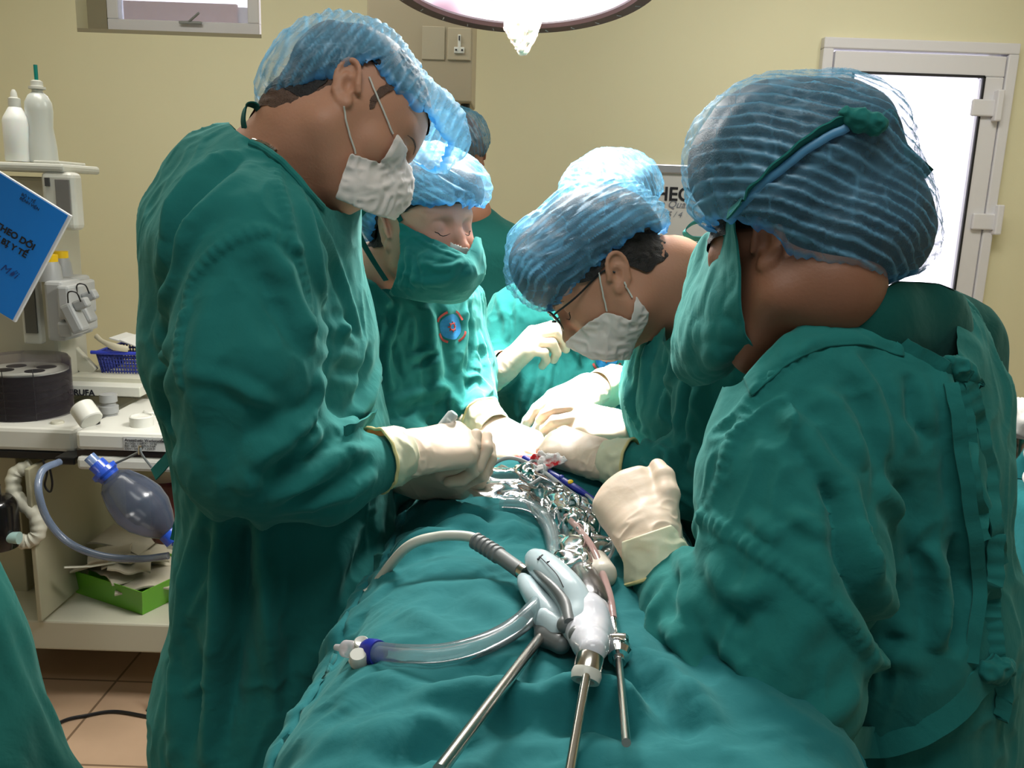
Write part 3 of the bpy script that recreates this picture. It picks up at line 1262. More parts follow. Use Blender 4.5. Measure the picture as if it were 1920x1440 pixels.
# bellows in clear dome
bc = P(57, 800, MY + .05)
bR = .118
ztop = P(57, 668, MY + .05)[2]
H = ztop - bc[2]
b = MB()
prof = [(0, .004)]
nb = 7
for i in range(nb):
    z = .012 + i * (H * .70) / nb
    s_ = H * .70 / nb
    prof += [(bR * .80, z), (bR * .95, z + s_ * .5), (bR * .80, z + s_ * .98)]
prof += [(0, .012 + H * .70)]
b.lathe(bc, (0, 0, 1), prof, 48)
bel = b.build('bellows', mat('black_bellows', (22, 22, 26), .3), am)
b = MB()
zt = .014 + H * .74
b.lathe(bc, (0, 0, 1), [(0, zt), (bR * .97, zt), (bR * .97, zt + .004), (0, zt + .004)], 48)
b.build('bellows_disc', M['white'], bel)
for (sx, sy) in ((-.045, -.032), (.045, -.032), (-.045, .032), (.045, .032)):
    b = MB().lathe(bc + np.array([sx, sy, zt + .0045]), (0, 0, 1), [(0, 0), (.027, 0), (.027, .001), (0, .001)], 24)
    b.build('disc_hole', M['black'], bel)
dm_ = MB()
dm_.lathe(bc, (0, 0, 1), [(bR + .012, .0), (bR + .012, .008), (bR + .003, .008), (bR + .003, H - .012), (bR - .004, H - .002), (bR * .6, H + .004), (0, H + .005)], 64)
dm_.build('bellows_dome', glass_mat('smoky_dome', (120, 112, 118), .09), am)
b = MB()
for sx in (-.5, 0.0, .62):
    b.tube([bc + np.array([sx * bR, -bR * math.sqrt(1 - sx * sx) * .985, .01]), bc + np.array([sx * bR, -bR * math.sqrt(1 - sx * sx) * .985, H - .02])], .0012, 6)
b.build('dome_rod', M['dgrey'], am)
# absorber head at right
ab = MB()
x0, z0, x1, z1 = pxbox(141, 812, 352, 848, MY - .2)
ab.box(((x0 + x1) / 2, MY + .0, (z0 + z1) / 2), (x1 - x0, .4, z1 - z0), None, .012)
abo = ab.build('absorber_head', M['white'], am)
ab = MB()
x0, z0, x1, z1 = pxbox(143, 848, 350, 860, MY - .19)
ab.box(((x0 + x1) / 2, MY + .0, (z0 + z1) / 2), (x1 - x0, .37, z1 - z0))
ab.build('absorber_seam', mat('dark_seam', (52, 40, 32), .4), abo)
ab = MB()
x0, z0, x1, z1 = pxbox(143, 860, 354, 885, MY - .2)
ab.box(((x0 + x1) / 2, MY + .0, (z0 + z1) / 2), (x1 - x0, .4, z1 - z0), None, .010)
ab.build('absorber_tray', M['white'], abo)
kc = P(266, 800, MY - .12)
k = MB().lathe(kc + np.array([0, 0, -.004]), (0, 0, 1), [(0, 0), (.031, 0), (.031, .034), (.027, .036), (.026, .032), (0, .032)], 32)
k.build('control_knob', M['white'], abo)
kc = P(292, 776, MY + .02)
k = MB().lathe(kc + np.array([0, 0, -.03]), (0, 0, 1), [(0, 0), (.034, 0), (.034, .04), (.03, .043), (0, .043)], 32)
k.build('control_knob', M['white'], abo)
kc = P(152, 762, MY - .14)
kd = nrm([.62, -.35, -.58])
k = MB().lathe(kc - kd * .0, kd, [(0, 0), (.029, 0), (.032, .003), (.032, .052), (.029, .055), (0, .055)], 32)
k.build('pressure_valve_knob', M['white'], abo)
k = MB().lathe(P(180, 806, MY - .12), (0, 0, 1), [(0, -.01), (.013, -.01), (.012, .03), (0, .03)], 16)
k.build('valve_stem', M['black'], abo)
kc = P(206, 792, MY - .02)
k = MB().lathe(kc, (0, 0, 1), [(0, 0), (.030, 0), (.030, .008), (.022, .01), (.022, .028), (.026, .03), (.026, .05), (.019, .052), (.019, .06), (.024, .062), (.024, .084), (0, .086)], 32)
k.build('inspiratory_valve', M['grey'], abo)
k = MB().lathe(kc + np.array([0, 0, -.008]), (0, 0, 1), [(0, 0), (.042, 0), (.042, .010), (.036, .014), (0, .014)], 32)
k.build('valve_base_ring', mat('purple_ring', (112, 92, 108), .3), abo)
kc = P(318, 800, MY - .06)
k = MB().lathe(kc + np.array([0, 0, -.01]), (0, 0, 1), [(0, 0), (.03, 0), (.03, .014), (.022, .018), (0, .018)], 32)
k.build('valve_base_ring', mat('grey_ring', (112, 104, 110), .3), abo)
lb = MB()
bxp(lb, 232, 820, 328, 846, MY - .2015, .002)
lbo = lb.build('rating_label', mat('label_paper', (206, 206, 202), .6), abo)
lq = P(234, 827, MY - .2025)
text_obj('label_print', 'Anaesthetic Workstation', .0105, lq, (1, 0, 0), (0, 0, 1), M['ink'], lbo, bold=.0002)
for i in range(3):
    lq = P(234, 833 + 5 * i, MY - .2025)
    text_obj('label_print', ['SN 0426 110', 'REF 1009 302', '230V~ 50Hz'][i], .0085, lq, (1, 0, 0), (0, 0, 1), M['ink'], lbo)
    lq = P(266, 833 + 5 * i, MY - .2025)
    text_obj('label_print', ['IPX1  12 kg', '60VA 0.6A', 'T 1.25A H'][i], .0085, lq, (1, 0, 0), (0, 0, 1), M['ink'], lbo)
text_obj('label_print', 'CE', .016, P(302, 829, MY - .2025), (1, 0, 0), (0, 0, 1), M['ink'], lbo)
# back rail behind the work surface
t = MB()
bxp(t, 120, 742, 345, 772, MY + .28, .05, .006)
t.build('rear_ledge', M['white'], am)
# support panels and lower shelf
t = MB()
x0, z0, x1, z1 = pxbox(-40, 862, 40, 1165, MY + .05)
t.box(((x0 + x1) / 2, MY + .28, (z0 + z1) / 2 - .02), (x1 - x0, .44, z1 - z0 + .05), None, .004)
t.build('side_panel', mat('ivory_panel', (168, 165, 142), .5), am)
t = MB()
x0, z0, x1, z1 = pxbox(50, 880, 74, 1165, MY - .16)
t.box(((x0 + x1) / 2, MY + .12, (z0 + z1) / 2), (.014, .56, z1 - z0), None, .003)
t.build('side_panel', mat('ivory_panel_b', (160, 157, 134), .5), am)
sx0, sx1 = P(70, 1200, MY - .12)[0], P(420, 1200, MY - .12)[0]
sz1, sz0 = P(200, 1168, MY - .12)[2], P(200, 1222, MY - .12)[2]
t = MB()
t.box(((sx0 + sx1) / 2 - .3, MY + .18, (sz0 + sz1) / 2), (sx1 - sx0 + .6, .6, sz1 - sz0), None, .006)
t.build('lower_shelf', mat('ivory_shelf', (180, 178, 160), .5), am)
for xx in (sx0 - .4, sx1 - .05):
    for yy in (MY - .06, MY + .42):
        t = MB().lathe((xx, yy, 0), (0, 0, 1), [(0, 0), (.03, 0), (.03, .05), (.02, .06), (.02, sz0), (0, sz0)], 16)
        t.build('caster', M['dgrey'], am)
# back panel of the bay
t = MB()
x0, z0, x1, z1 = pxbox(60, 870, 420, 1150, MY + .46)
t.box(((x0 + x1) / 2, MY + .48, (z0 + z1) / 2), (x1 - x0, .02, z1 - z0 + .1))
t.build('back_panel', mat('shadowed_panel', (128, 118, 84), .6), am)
# red brown canister
t = MB()
c = P(318, 1010, MY - .02)
t.lathe(c, (0, 0, 1), [(0, 0), (.045, 0), (.05, .01), (.05, .17), (.052, .175), (.052, .19), (0, .19)], 40)
t.build('absorber_canister', mat('amber_canister', (74, 30, 30), .15), am)
# corrugated white hose
t = MB()
hp = smooth_line([P(60, 872, MY - .1), P(28, 890, MY - .12), P(30, 930, MY - .14), P(66, 965, MY - .15), P(72, 1000, MY - .16), P(50, 1016, MY - .17), P(32, 1012, MY - .18)], 60)
t.tube(hp, [.020 + .0016 * math.sin(i * 1.6) for i in range(60)], 16)
t.build('breathing_hose', M['offwhite'], am)
# black canister at frame edge
t = MB()
c = P(-4, 1024, MY - .2)
t.lathe(c, (0, 0, 1), [(0, 0), (.055, 0), (.058, .01), (.058, .12), (.05, .135), (.045, .14), (.02, .142), (.02, .175), (0, .175)], 32)
can = t.build('suction_canister', mat('smoked_canister', (26, 24, 24), .15), am)
t = MB()
a = P(17, 1008, MY - .22)
t.lathe(a, (1, 0, 0), [(0, 0), (.015, 0), (.017, .028), (0, .028)], 20)
t.build('canister_nozzle', mat('mint_plastic', (150, 182, 178), .4), can)
t = MB()
t.tube(PL([(80, 862), (88, 885), (84, 910), (94, 922), (98, 905), (92, 870)], MY - .17), .003, 8, n=40)
t.build('looped_cable', M['black'], am)
t = MB()
bxp(t, 102, 858, 140, 872, MY - .18, .08, .004)
t.build('cable_clamp', M['black'], am)

# bottles on the top tray
tz = P(60, 304, MY + .08)[2]
def bottle(name, px, Y, prof, m, label, extra):
    c = P(px, 300, Y)
    c = np.array([c[0], Y, tz + .001])
    e = empty(name, c, label, 'bottle')
    MB().lathe(c, (0, 0, 1), prof, 36).build('bottle_body', m, e)
    for nm, pf, mm in extra:
        MB().lathe(c, (0, 0, 1), pf, 24).build(nm, mm, e)
    return e
s_ = (MY + .12) / 1600 * 1.02
def pf(lst):
    return [(a * s_, b * s_) for a, b in lst]
milk = mat('milky_plastic', (232, 234, 232), .35, sss=.3, spec=.5)
bottle('squeeze_bottle', 36, MY + .12, pf([(0, 0), (21, 0), (22, 3), (22, 70), (20, 76), (11, 92), (9, 94), (0, 94)]), milk, 'small opaque white squeeze bottle with nozzle, on the tray top',
       [('nozzle_cap', pf([(10, 93), (10, 108), (6, 110), (5, 118), (2.5, 123), (0, 123)]), M['white'])])
hazy = glass_mat('hazy_plastic', (226, 230, 226), .62, .25)
bottle('infusion_bottle', 80, MY + .15, pf([(0, 0), (25, 0), (26, 4), (25, 30), (21, 62), (23, 90), (22, 104), (16, 116), (9, 122), (9, 126), (0, 126)]), hazy, 'taller hazy clear infusion bottle with a green tip, on the tray top',
       [('bottle_cap', pf([(10, 126), (14, 127), (14, 131), (10, 132), (10, 140), (6, 142), (0, 142)]), M['white']),
        ('green_tip', pf([(3, 142), (3.3, 146), (3.3, 168), (0, 168)]), mat('green_tip', (0, 122, 112), .4))])

# blue notebook hung over the front of the column
NYb = MY - .10
nb_ = empty('blue_notebook', P(20, 460, NYb), 'bright blue notebook with black title tilted against the machine column', 'notebook')
A, B_, C_ = P(-4, 320, NYb), P(133, 405, NYb), P(3, 590, NYb)
ux = nrm(B_ - A)
uy = nrm(np.cross(ux, [0, -1, 0]))
uy = uy if uy[2] > 0 else -uy
Hn = abs((C_ - B_) @ uy)
Wn = np.linalg.norm(B_ - A) + .14
o0 = B_ - ux * Wn - uy * Hn
nn = np.cross(ux, uy)
nn = nn if nn[1] < 0 else -nn
Rn = [ux, nn, uy]
MB().box(B_ - ux * Wn / 2 - uy * Hn / 2 - nn * .006, (Wn, .010, Hn), Rn, .001).build('pages', mat('page_edges', (214, 216, 220), .7), nb_)
MB().box(B_ - ux * (Wn / 2 + .004) - uy * (Hn / 2 - .0) + nn * .0005, (Wn - .006, .0015, Hn - .006), Rn, .0005).build('cover', mat('blue_card', (8, 120, 214), .45, noise=.05, nscale=6), nb_)
def nbt(x, y, body, size, bold=0):
    q = P(x, y, NYb) + nn * .0015
    text_obj('cover_title', body, size, q, ux, uy, M['ink'], nb_, bold=bold, lift=.0008)
nbt(-9, 425, 'THEO DÕI', .024, .0008)
nbt(-42, 428, 'THIẾT BỊ Y TẾ', .0225, .0007)
nbt(40, 366, 'BỘ Y TẾ', .011)
nbt(37, 373, 'BỆNH VIỆN', .011)
q = P(0, 505, NYb) + nn * .0015
text_obj('handwriting', 'Mới', .03, q, ux, uy, mat('blue_ink', (20, 60, 130), .6), nb_, shear=.3)

# white boxes printed MERUFA on the rear ledge
tzl = P(200, 742, MY + .3)[2]
bxz = empty('glove_box', P(200, 742, MY + .2), 'flat white carton printed MERUFA in front of the blue basket', 'box')
x0, z0, x1, z1 = pxbox(96, 724, 262, 742, MY + .12)
MB().box(((x0 + x1) / 2, MY + .24, (z0 + z1) / 2), (x1 - x0, .24, z1 - z0), None, .002).build('carton', mat('carton', (206, 206, 196), .6), bxz)
text_obj('carton_print', 'MERUFA', .026, P(118, 740, MY + .118), (1, 0, 0), (0, 0, 1), M['ink'], bxz, bold=.0008)
x0, z0, x1, z1 = pxbox(128, 708, 282, 724, MY + .18)
g = MB().box(((x0 + x1) / 2, MY + .29, (z0 + z1) / 2), (x1 - x0, .22, z1 - z0), None, .002).build('glove_box', mat('carton_b', (198, 196, 178), .6, noise=.12, nscale=22))
tag(g, 'beige carton lying on top of the MERUFA carton', 'box')
# blue basket
bk = MB()
bky = MY + .24
x0, z0, x1, z1 = pxbox(182, 662, 300, 712, bky)
z0 += .0
ww, dd = x1 - x0, .17
cx, cy = (x0 + x1) / 2, bky + dd / 2
def basket(mb, cx, cy, z0, z1, w, d, taper, rows, cols, th=.003):
    """open basket; slotted front and sides are built as bars around square holes"""
    for side in range(4):
        wd = w if side % 2 == 0 else d
        for i in range(cols + 1):
            u = -wd / 2 + wd * i / cols
            pb = np.array([u * taper, -1, 0])
            for lv in range(2):
                pass
            lo_, hi_ = u * taper, u
            off = (d if side % 2 == 0 else w) / 2
            a = np.array([lo_, -off * taper, z0])
            b = np.array([hi_, -off, z1])
            c, s = math.cos(side * PI / 2), math.sin(side * PI / 2)
            Rm = np.array([[c, -s, 0], [s, c, 0], [0, 0, 1]])
            mb.tube([Rm @ a + [cx, cy, 0], Rm @ b + [cx, cy, 0]], th, 4)
        for j in range(rows + 1):
            t_ = j / rows
            f = taper + (1 - taper) * t_
            off = (d if side % 2 == 0 else w) / 2 * f
            c, s = math.cos(side * PI / 2), math.sin(side * PI / 2)
            Rm = np.array([[c, -s, 0], [s, c, 0], [0, 0, 1]])
            a = Rm @ np.array([-wd / 2 * f, -off, z0 + (z1 - z0) * t_]) + [cx, cy, 0]
            b = Rm @ np.array([wd / 2 * f, -off, z0 + (z1 - z0) * t_]) + [cx, cy, 0]
            mb.tube([a, b], th * (1.8 if j == rows else (1.3 if j == rows - 1 else 1)), 4)
    mb.box((cx, cy, z0), (w * taper, d * taper, .004))
basket(bk, cx, cy, z0, z1, ww, dd, .86, 7, 20, .0022)
bke = empty('blue_basket', (cx, cy, z0), 'dark blue perforated plastic basket holding papers', 'basket')
bk.build('basket_wall', mat('blue_basket', (58, 70, 160), .4), bke)
bk = MB()
bk.tube([(cx - ww / 2 - .012, cy - dd / 2 - .008, z1), (cx + ww / 2, cy - dd / 2 - .008, z1)], .006, 8)
bk.build('basket_rim', mat('blue_basket_rim', (52, 68, 186), .4), bke)
pp = MB()
pp.box((cx - .0, cy + .02, z1 + .018), (.16, .12, .004), Matrix.Rotation(math.radians(14), 3, 'Y'))
pp.box((cx + .04, cy - .01, z1 + .012), (.15, .12, .003), Matrix.Rotation(math.radians(20), 3, 'Y'))
tag(pp.build('paper_stack', mat('paper_white', (212, 212, 208), .7)), 'loose white papers lying in the dark blue basket', 'papers')
pp = MB()
pp.tube([P(180, 630, bky), P(192, 640, bky - .01), P(214, 650, bky - .02), P(240, 655, bky - .01)], [.009, .008, .012, .01], 8, n=16, flat=((0, 1, 0), .4))
tag(pp.build('wrapped_packet', mat('beige_wrap', (200, 192, 168), .6)), 'beige crumpled packet sticking over the blue basket edge', 'packet')
pp = MB()
a = P(150, 676, MY + .26)
pp.box(a, (.11, .02, .05), Matrix.Rotation(math.radians(48), 3, 'Y'), .004)
tag(pp.build('plastic_tray', M['offwhite']), 'cream plastic tray leaning between bellows and blue basket', 'tray')

# green basket with glove packs
gy = MY - .05
gz0 = sz1 + .001
gc = P(215, 1110, gy + .12)
gb = MB()
def tray_open(mb, cx, cy, z0, w, d, h, taper, rot, th=.004):
    c, s = math.cos(rot), math.sin(rot)
    def T_(x, y, z):
        return (cx + x * c - y * s, cy + x * s + y * c, z0 + z)
    lo_ = [(-w / 2 * taper, -d / 2 * taper), (w / 2 * taper, -d / 2 * taper), (w / 2 * taper, d / 2 * taper), (-w / 2 * taper, d / 2 * taper)]
    hi_ = [(-w / 2, -d / 2), (w / 2, -d / 2), (w / 2, d / 2), (-w / 2, d / 2)]
    k = 1 - 2 * th / w
    V = [T_(x, y, 0) for x, y in lo_] + [T_(x, y, h) for x, y in hi_] + [T_(x * k, y * k, h) for x, y in hi_] + [T_(x * k, y * k, th) for x, y in lo_]
    F = [[3, 2, 1, 0], [8 + 4, 8 + 5, 8 + 6, 8 + 7]]
    for i in range(4):
        j = (i + 1) % 4
        F += [[i, j, 4 + j, 4 + i], [4 + i, 4 + j, 8 + j, 8 + i], [8 + i, 8 + j, 12 + j, 12 + i]]
    mb._add(V, F, False)
tray_open(gb, gc[0] + .06, gc[1] + .02, gz0, .34, .24, .085, .86, math.radians(-26))
tag(gb.build('green_basket', mat('lime_plastic', (92, 158, 36), .35, noise=.05, nscale=10)), 'lime green plastic basket on the lower shelf full of paper packs', 'basket')
pk = mat('paper_pack', (172, 166, 148), .75, noise=.16, nscale=14, bump=.4, bscale=40)
for i in range(9):
    g = MB()
    cc = np.array([gc[0] + .06 + rng.uniform(-.1, .1), gc[1] + .02 + rng.uniform(-.06, .06), gz0 + .05 + .012 * i])
    Rr = Matrix.Rotation(rng.uniform(-1.2, .6), 3, 'Z') @ Matrix.Rotation(rng.uniform(-.25, .25), 3, 'X') @ Matrix.Rotation(rng.uniform(-.2, .2), 3, 'Y')
    bm = bmesh.new()
    bmesh.ops.create_grid(bm, x_segments=14, y_segments=10, size=.5)
    for v in bm.verts:
        n_ = vnoise(np.array([[v.co.x * 3 + i * 7, v.co.y * 3, i]]), i)[0]
        v.co = Vector((v.co.x * .19, v.co.y * .12, .012 * n_ + .012 * math.cos(v.co.x * 3)))
    r_ = bmesh.ops.extrude_face_region(bm, geom=bm.faces[:])
    for q in r_['geom']:
        if isinstance(q, bmesh.types.BMVert):
            q.co.z += .006
    g.bm(bm, Matrix.Translation(Vector(tuple(cc))) @ Rr.to_4x4(), True)
    tag(g.build('paper_pack', pk), 'topmost crumpled beige paper pack in the lime green basket' if i == 8 else 'crumpled beige paper pack under the topmost one in the lime green basket', 'packet', 'paper packs heaped in the lime green basket')
g = MB()
g.tube([P(120, 1064, MY - .12), P(170, 1062, MY - .08), P(215, 1055, MY - .02)], .006, 8, flat=((0, 0, 1), .4))
tag(g.build('paper_strip', M['offwhite']), 'white strip poking out over the left end of the green basket', 'strip')
# small bottle with blue cap
c = P(101, 990, MY + .1)
c = np.array([c[0], MY + .1, sz1 + .19])
e = empty('small_bottle', c, 'small clear bottle with a blue screw cap inside the shelf bay', 'bottle')
z9 = P(101, 990, MY + .1)[2]
c = np.array([c[0], c[1], z9])
e.location = tuple(c)
MB().lathe(c, (0, 0, 1), [(0, 0), (.026, 0), (.028, .004), (.028, .05), (.014, .064), (.014, .07), (0, .07)], 24).build('bottle_body', glass_mat('bottle_clear', (200, 190, 160), .4), e)
MB().lathe(c, (0, 0, 1), [(.0, .07), (.016, .07), (.016, .088), (0, .088)], 24).build('bottle_cap', mat('sky_blue_cap', (30, 110, 200), .4), e)
t = MB()
x0 = P(101, 1000, MY + .1)
t.box((x0[0] + .02, MY + .2, z9 - .012), (.14, .3, .02))
tag(t.build('small_shelf', mat('ivory_panel_c', (178, 172, 140), .5)), 'small ivory ledge under the blue capped bottle', 'shelf')

# resuscitator bag hanging under the absorber
RY = MY - .30
rb = empty('resuscitator_bag', P(250, 930, RY), 'smoky clear resuscitator bag with blue ends hanging below the machine', 'resuscitator')
A, B_ = P(196, 884, RY), P(318, 1002, RY)
d = B_ - A
Lb = np.linalg.norm(d)
dn = d / Lb
prof = [(.018, 0), (.022, .012), (.026, .02), (.045, Lb * .16), (.062, Lb * .34), (.070, Lb * .52), (.064, Lb * .68), (.046, Lb * .84), (.024, Lb * .97), (.016, Lb)]
MB().lathe(A, dn, [(max(r_, .001), z) for r_, z in zip(np.interp(np.linspace(0, 1, 40), np.linspace(0, 1, 10), [p[0] for p in prof]), np.interp(np.linspace(0, 1, 40), np.linspace(0, 1, 10), [p[1] for p in prof]))], 48).build('bag', glass_mat('smoky_bag', (78, 86, 104), .48, .2), rb)
bl = glass_mat('blue_clear', (40, 84, 200), .72, .2)
MB().lathe(A, dn, [(.0, -.03), (.022, -.03), (.022, -.008), (.034, -.006), (.034, .006), (.028, .012), (.026, .024)], 32).build('inlet_valve', bl, rb)
MB().lathe(A - dn * .03, dn, [(0, -.024), (.015, -.024), (.015, 0)], 24).build('inlet_port', glass_mat('light_blue_clear', (110, 140, 190), .6, .2), rb)
MB().lathe(B_, dn, [(.018, -.012), (.026, -.008), (.027, .02), (.016, .024), (.013, .05), (0, .05)], 32).build('outlet_valve', bl, rb)
MB().lathe(B_ + dn * .05 + np.array([.012, 0, -.008]), dn, [(0, 0), (.022, 0), (.022, .02), (.016, .03), (.016, .06), (0, .06)], 32).build('mask_connector', mat('blue_connector', (24, 48, 190), .25), rb)
MB().tube([P(218, 868, RY), P(240, 858, RY - .01), P(262, 846, RY - .02), P(262, 838, RY - .02), P(266, 852, RY - .02), P(284, 876, RY)], .003, 8, n=30).build('hanging_strap', glass_mat('grey_strap', (120, 126, 128), .7), rb)
MB().tube([P(262, 836, RY - .02), P(262, 852, RY - .02)], .004, 8).build('strap_hook', M['steel'], rb)
g = MB()
g.tube(PL([(112, 866, MY - .2), (80, 882, MY - .26), (72, 920, RY), (90, 975, RY), (130, 1018, RY), (190, 1042, RY), (260, 1048, RY), (316, 1042, RY)], RY), .0095, 16, n=70)
tag(g.build('oxygen_tube', glass_mat('grey_blue_tube', (118, 134, 160), .55, .2)), 'translucent grey blue tube looping below the resuscitator bag', 'tube')

# dark green cloth-covered stand at the left edge
s = Sdf()
gy = 1.45
s.ecap(P(-110, 1010, gy), P(-75, 1500, gy - .1), (.08, .05), (.20, .20), (1, 0, 0), k=.02)
S_ = Surf.of(s, .008, lo=(-1.5, gy - .35, .28), hi=(-.55, gy + .3, 1.15))
S_.noise(.02, .07, (0, 0, 1), 8, 3)
S_.noise(.006, .03, (0, 0, 1), 6, 4)
tag(S_.build('draped_cloth', M['gown_dark']), 'dark green cloth hanging at the left edge over the floor', 'cloth')
# cable on the floor
cp = [PZ(x, y, .006) for x, y in ((60, 1385), (118, 1352), (160, 1342), (215, 1334), (285, 1345), (340, 1352))]
g = MB().tube(cp, .005, 8, n=40)
tag(g.build('floor_cable', M['black']), 'thin black cable lying across the beige floor tiles', 'cable')

# ================================================================== PEOPLE: builders
class Frame:
    def __init__(self, o, x, zhint, s=1.0):
        self.X = nrm(x)
        self.Y = nrm(np.cross(zhint, self.X))
        self.Z = np.cross(self.X, self.Y)
        self.s = s
        self.R = np.array([self.X, self.Y, self.Z])
        self.o = np.asarray(o, float)

    def w(self, *l):
        l = np.asarray(l if len(l) > 1 else l[0], float)
        return self.o + self.s * (l @ self.R)

    def v(self, *l):
        return np.asarray(l, float) @ self.R

    def loc(self, p):
        return (np.asarray(p) - self.o) @ self.R.T / self.s


def head_sdf(fr, neck, ears=(1, 1), chin=0.0, nose=1.0, open_eyes=False, etilt=.15, ew=.8):
    """neck: list of (world point, radius)"""
    s = Sdf()
    w, k, R = fr.w, fr.s, fr.R
    L = lambda a: np.array(a) * k
    s.el(w(-.012, 0, .035), L((.098, .077, .088)), R, k=.02)
    s.el(w(.030, 0, .010), L((.068, .066, .085)), R, k=.03)          # brow and mid face
    s.el(w(.035, 0, -.045), L((.056, .054, .062)), R, k=.03)         # cheeks
    for y in (-1, 1):
        s.el(w(.055, .038 * y, -.028), L((.026, .024, .022)), R, k=.02)
        s.cap(w(-.002, .054 * y, -.060), w(.056, .022 * y, -.090), .017 * k, .017 * k, k=.03)
        s.cap(w(.0, .056 * y, -.02), w(-.002, .054 * y, -.060), .016 * k, .016 * k, k=.03)
        s.cap(w(.086, .012 * y, .024), w(.070, .046 * y, .026), .009 * k, .008 * k, k=.014)
    s.el(w(.068, 0, -.094), L((.024, .026, .020)), R, k=.02)         # chin
    s.el(w(.078, 0, -.068), L((.022, .030, .022)), R, k=.02)         # mouth mound
    for y in (-1, 1):                                                  # eye sockets
        s.el(w(.100, .032 * y, .004), L((.020, .019, .013)), R, k=.012, mode='s')
        s.el(w(.072, .032 * y, .003), L((.0165, .0165, .0155)), R, k=.004)   # lids
        s.cap(w(.084, .019 * y, -.001), w(.082, .046 * y, -.0005), .0022 * k, .0018 * k, k=.003, mode='s') if open_eyes else None
    s.chain([w(.086, 0, .012), w(.100, 0, -.014), w(.112, 0, -.034)], [.008 * k, .009 * k, .011 * k], k=.009)
    for y in (-1, 1):
        s.el(w(.100, .012 * y, -.038), L((.010, .007, .007)), R, k=.006)
        s.el(w(.104, .006 * y, -.046), L((.004, .003, .004)), R, k=.003, mode='s')
    s.el(w(.096, 0, -.064), L((.009, .021, .005)), R, k=.004)
    s.el(w(.094, 0, -.076), L((.009, .018, .006)), R, k=.004)
    s.cap(w(.108, .022, -.0695), w(.108, -.022, -.0695), .0025 * k, k=.003, mode='s')
    pts = [p for p, r in neck]
    rad = [r for p, r in neck]
    s.chain(pts, rad, k=.025)
    for y, on in zip((-1, 1), ears):
        if not on:
            continue
        fe = Frame(w(-.008, .074 * y, -.004), fr.v(.92, .35 * y, 0) + fr.Z * etilt * .92, fr.v(-etilt, 0, 1), k)
        yy = y
        s.el(fe.w(-.008, .006 * yy, .004), L((.018 * ew, .0055, .029)), fe.R, k=.006)
        arc = []
        for t in np.linspace(0, 1, 12):
            a = math.radians(-20 + 230 * t)
            arc.append(fe.w(-.006 + .0185 * ew * math.cos(a), (.008 + .004 * math.sin(t * PI)) * yy, .008 + .0245 * math.sin(a) if t < .8 else .008 + .0245 * math.sin(a)))
        arc += [fe.w(-.006 - .016 * ew, .008 * yy, -.012), fe.w(-.010, .007 * yy, -.026)]
        s.chain(arc, [.0034 * k] * len(arc), k=.003)
        s.el(fe.w(.000, .006 * yy, -.026), L((.008, .0045, .0085)), fe.R, k=.006)       # lobe
        s.el(fe.w(-.002, .013 * yy, -.002), L((.0095 * ew, .009, .0125)), fe.R, k=.003, mode='s')   # concha
        s.el(fe.w(-.004, .0125 * yy, .017), L((.009 * ew, .0045, .008)), fe.R, k=.003, mode='s')
        s.cap(fe.w(.012, .006 * yy, -.008), fe.w(.010, .009 * yy, .002), .0042 * k, .0036 * k, k=.004)   # tragus
        s.chain([fe.w(-.013, .009 * yy, -.010), fe.w(-.015, .0095 * yy, .004), fe.w(-.008, .009 * yy, .013)], .0026 * k, k=.003)
    return s


def eyes(fr, parent, sides=(-1, 1), lid=.0):
    for y in sides:
        m = MB()
        bm = bmesh.new()
        bmesh.ops.create_uvsphere(bm, u_segments=24, v_segments=16, radius=.0128 * fr.s)
        m.bm(bm, Matrix.Translation(Vector(tuple(fr.w(.0735, .032 * y, .002)))), True)
        eo = m.build('eyeball', M['eye'], parent)
        m = MB()
        bm = bmesh.new()
        bmesh.ops.create_uvsphere(bm, u_segments=20, v_segments=12, radius=.0062 * fr.s)
        m.bm(bm, Matrix.Translation(Vector(tuple(fr.w(.0812, .032 * y, -.001)))), True)
        m.build('iris', M['iris'], eo)


def lashes(fr, surf, parent, sides=(-1, 1)):
    for y in sides:
        pts = [fr.w(.10, .021 * y, -.0055), fr.w(.10, .027 * y, -.0070), fr.w(.10, .033 * y, -.0074), fr.w(.095, .040 * y, -.0062), fr.w(.09, .046 * y, -.0045)]
        L = snap(surf, pts, .0002, 16)
        MB().tube(L, [.0003, .0007, .0008, .0006], 6, n=16).build('eyelashes', M['hair'], parent)


def brows(fr, surf, parent, sides=(-1, 1)):
    for y in sides:
        pts = [fr.w(.10, .015 * y, .0185), fr.w(.10, .028 * y, .0215), fr.w(.095, .042 * y, .0195), fr.w(.08, .050 * y, .015)]
        pts = snap(surf, pts)
        MB().tube(pts, [.0008, .0016, .0014, .0006], 8, n=20, flat=(fr.X, .4)).build('eyebrow', M['stubble'], parent)


def snap(surf, pts, off=0.0, n=None):
    if n:
        pts = smooth_line(pts, n)
    N = surf.N()
    out = []
    for p in pts:
        d = np.linalg.norm(surf.V - p, axis=1)
        j = np.argsort(d)[:6]
        out.append(surf.V[j].mean(0) + nrm(N[j].mean(0)) * off)
    return np.array(out)


def on_px(surf, pts, off=0.0, n=30):
    """polyline drawn over the front of a surface, along photo pixels"""
    q = smooth_line(pts, n)
    Q = surf.pick(q)
    for _ in range(3):
        Q[1:-1] = (Q[:-2] + Q[1:-1] + Q[2:]) / 3
    return Q + off * nrm(CAM - Q.mean(0))


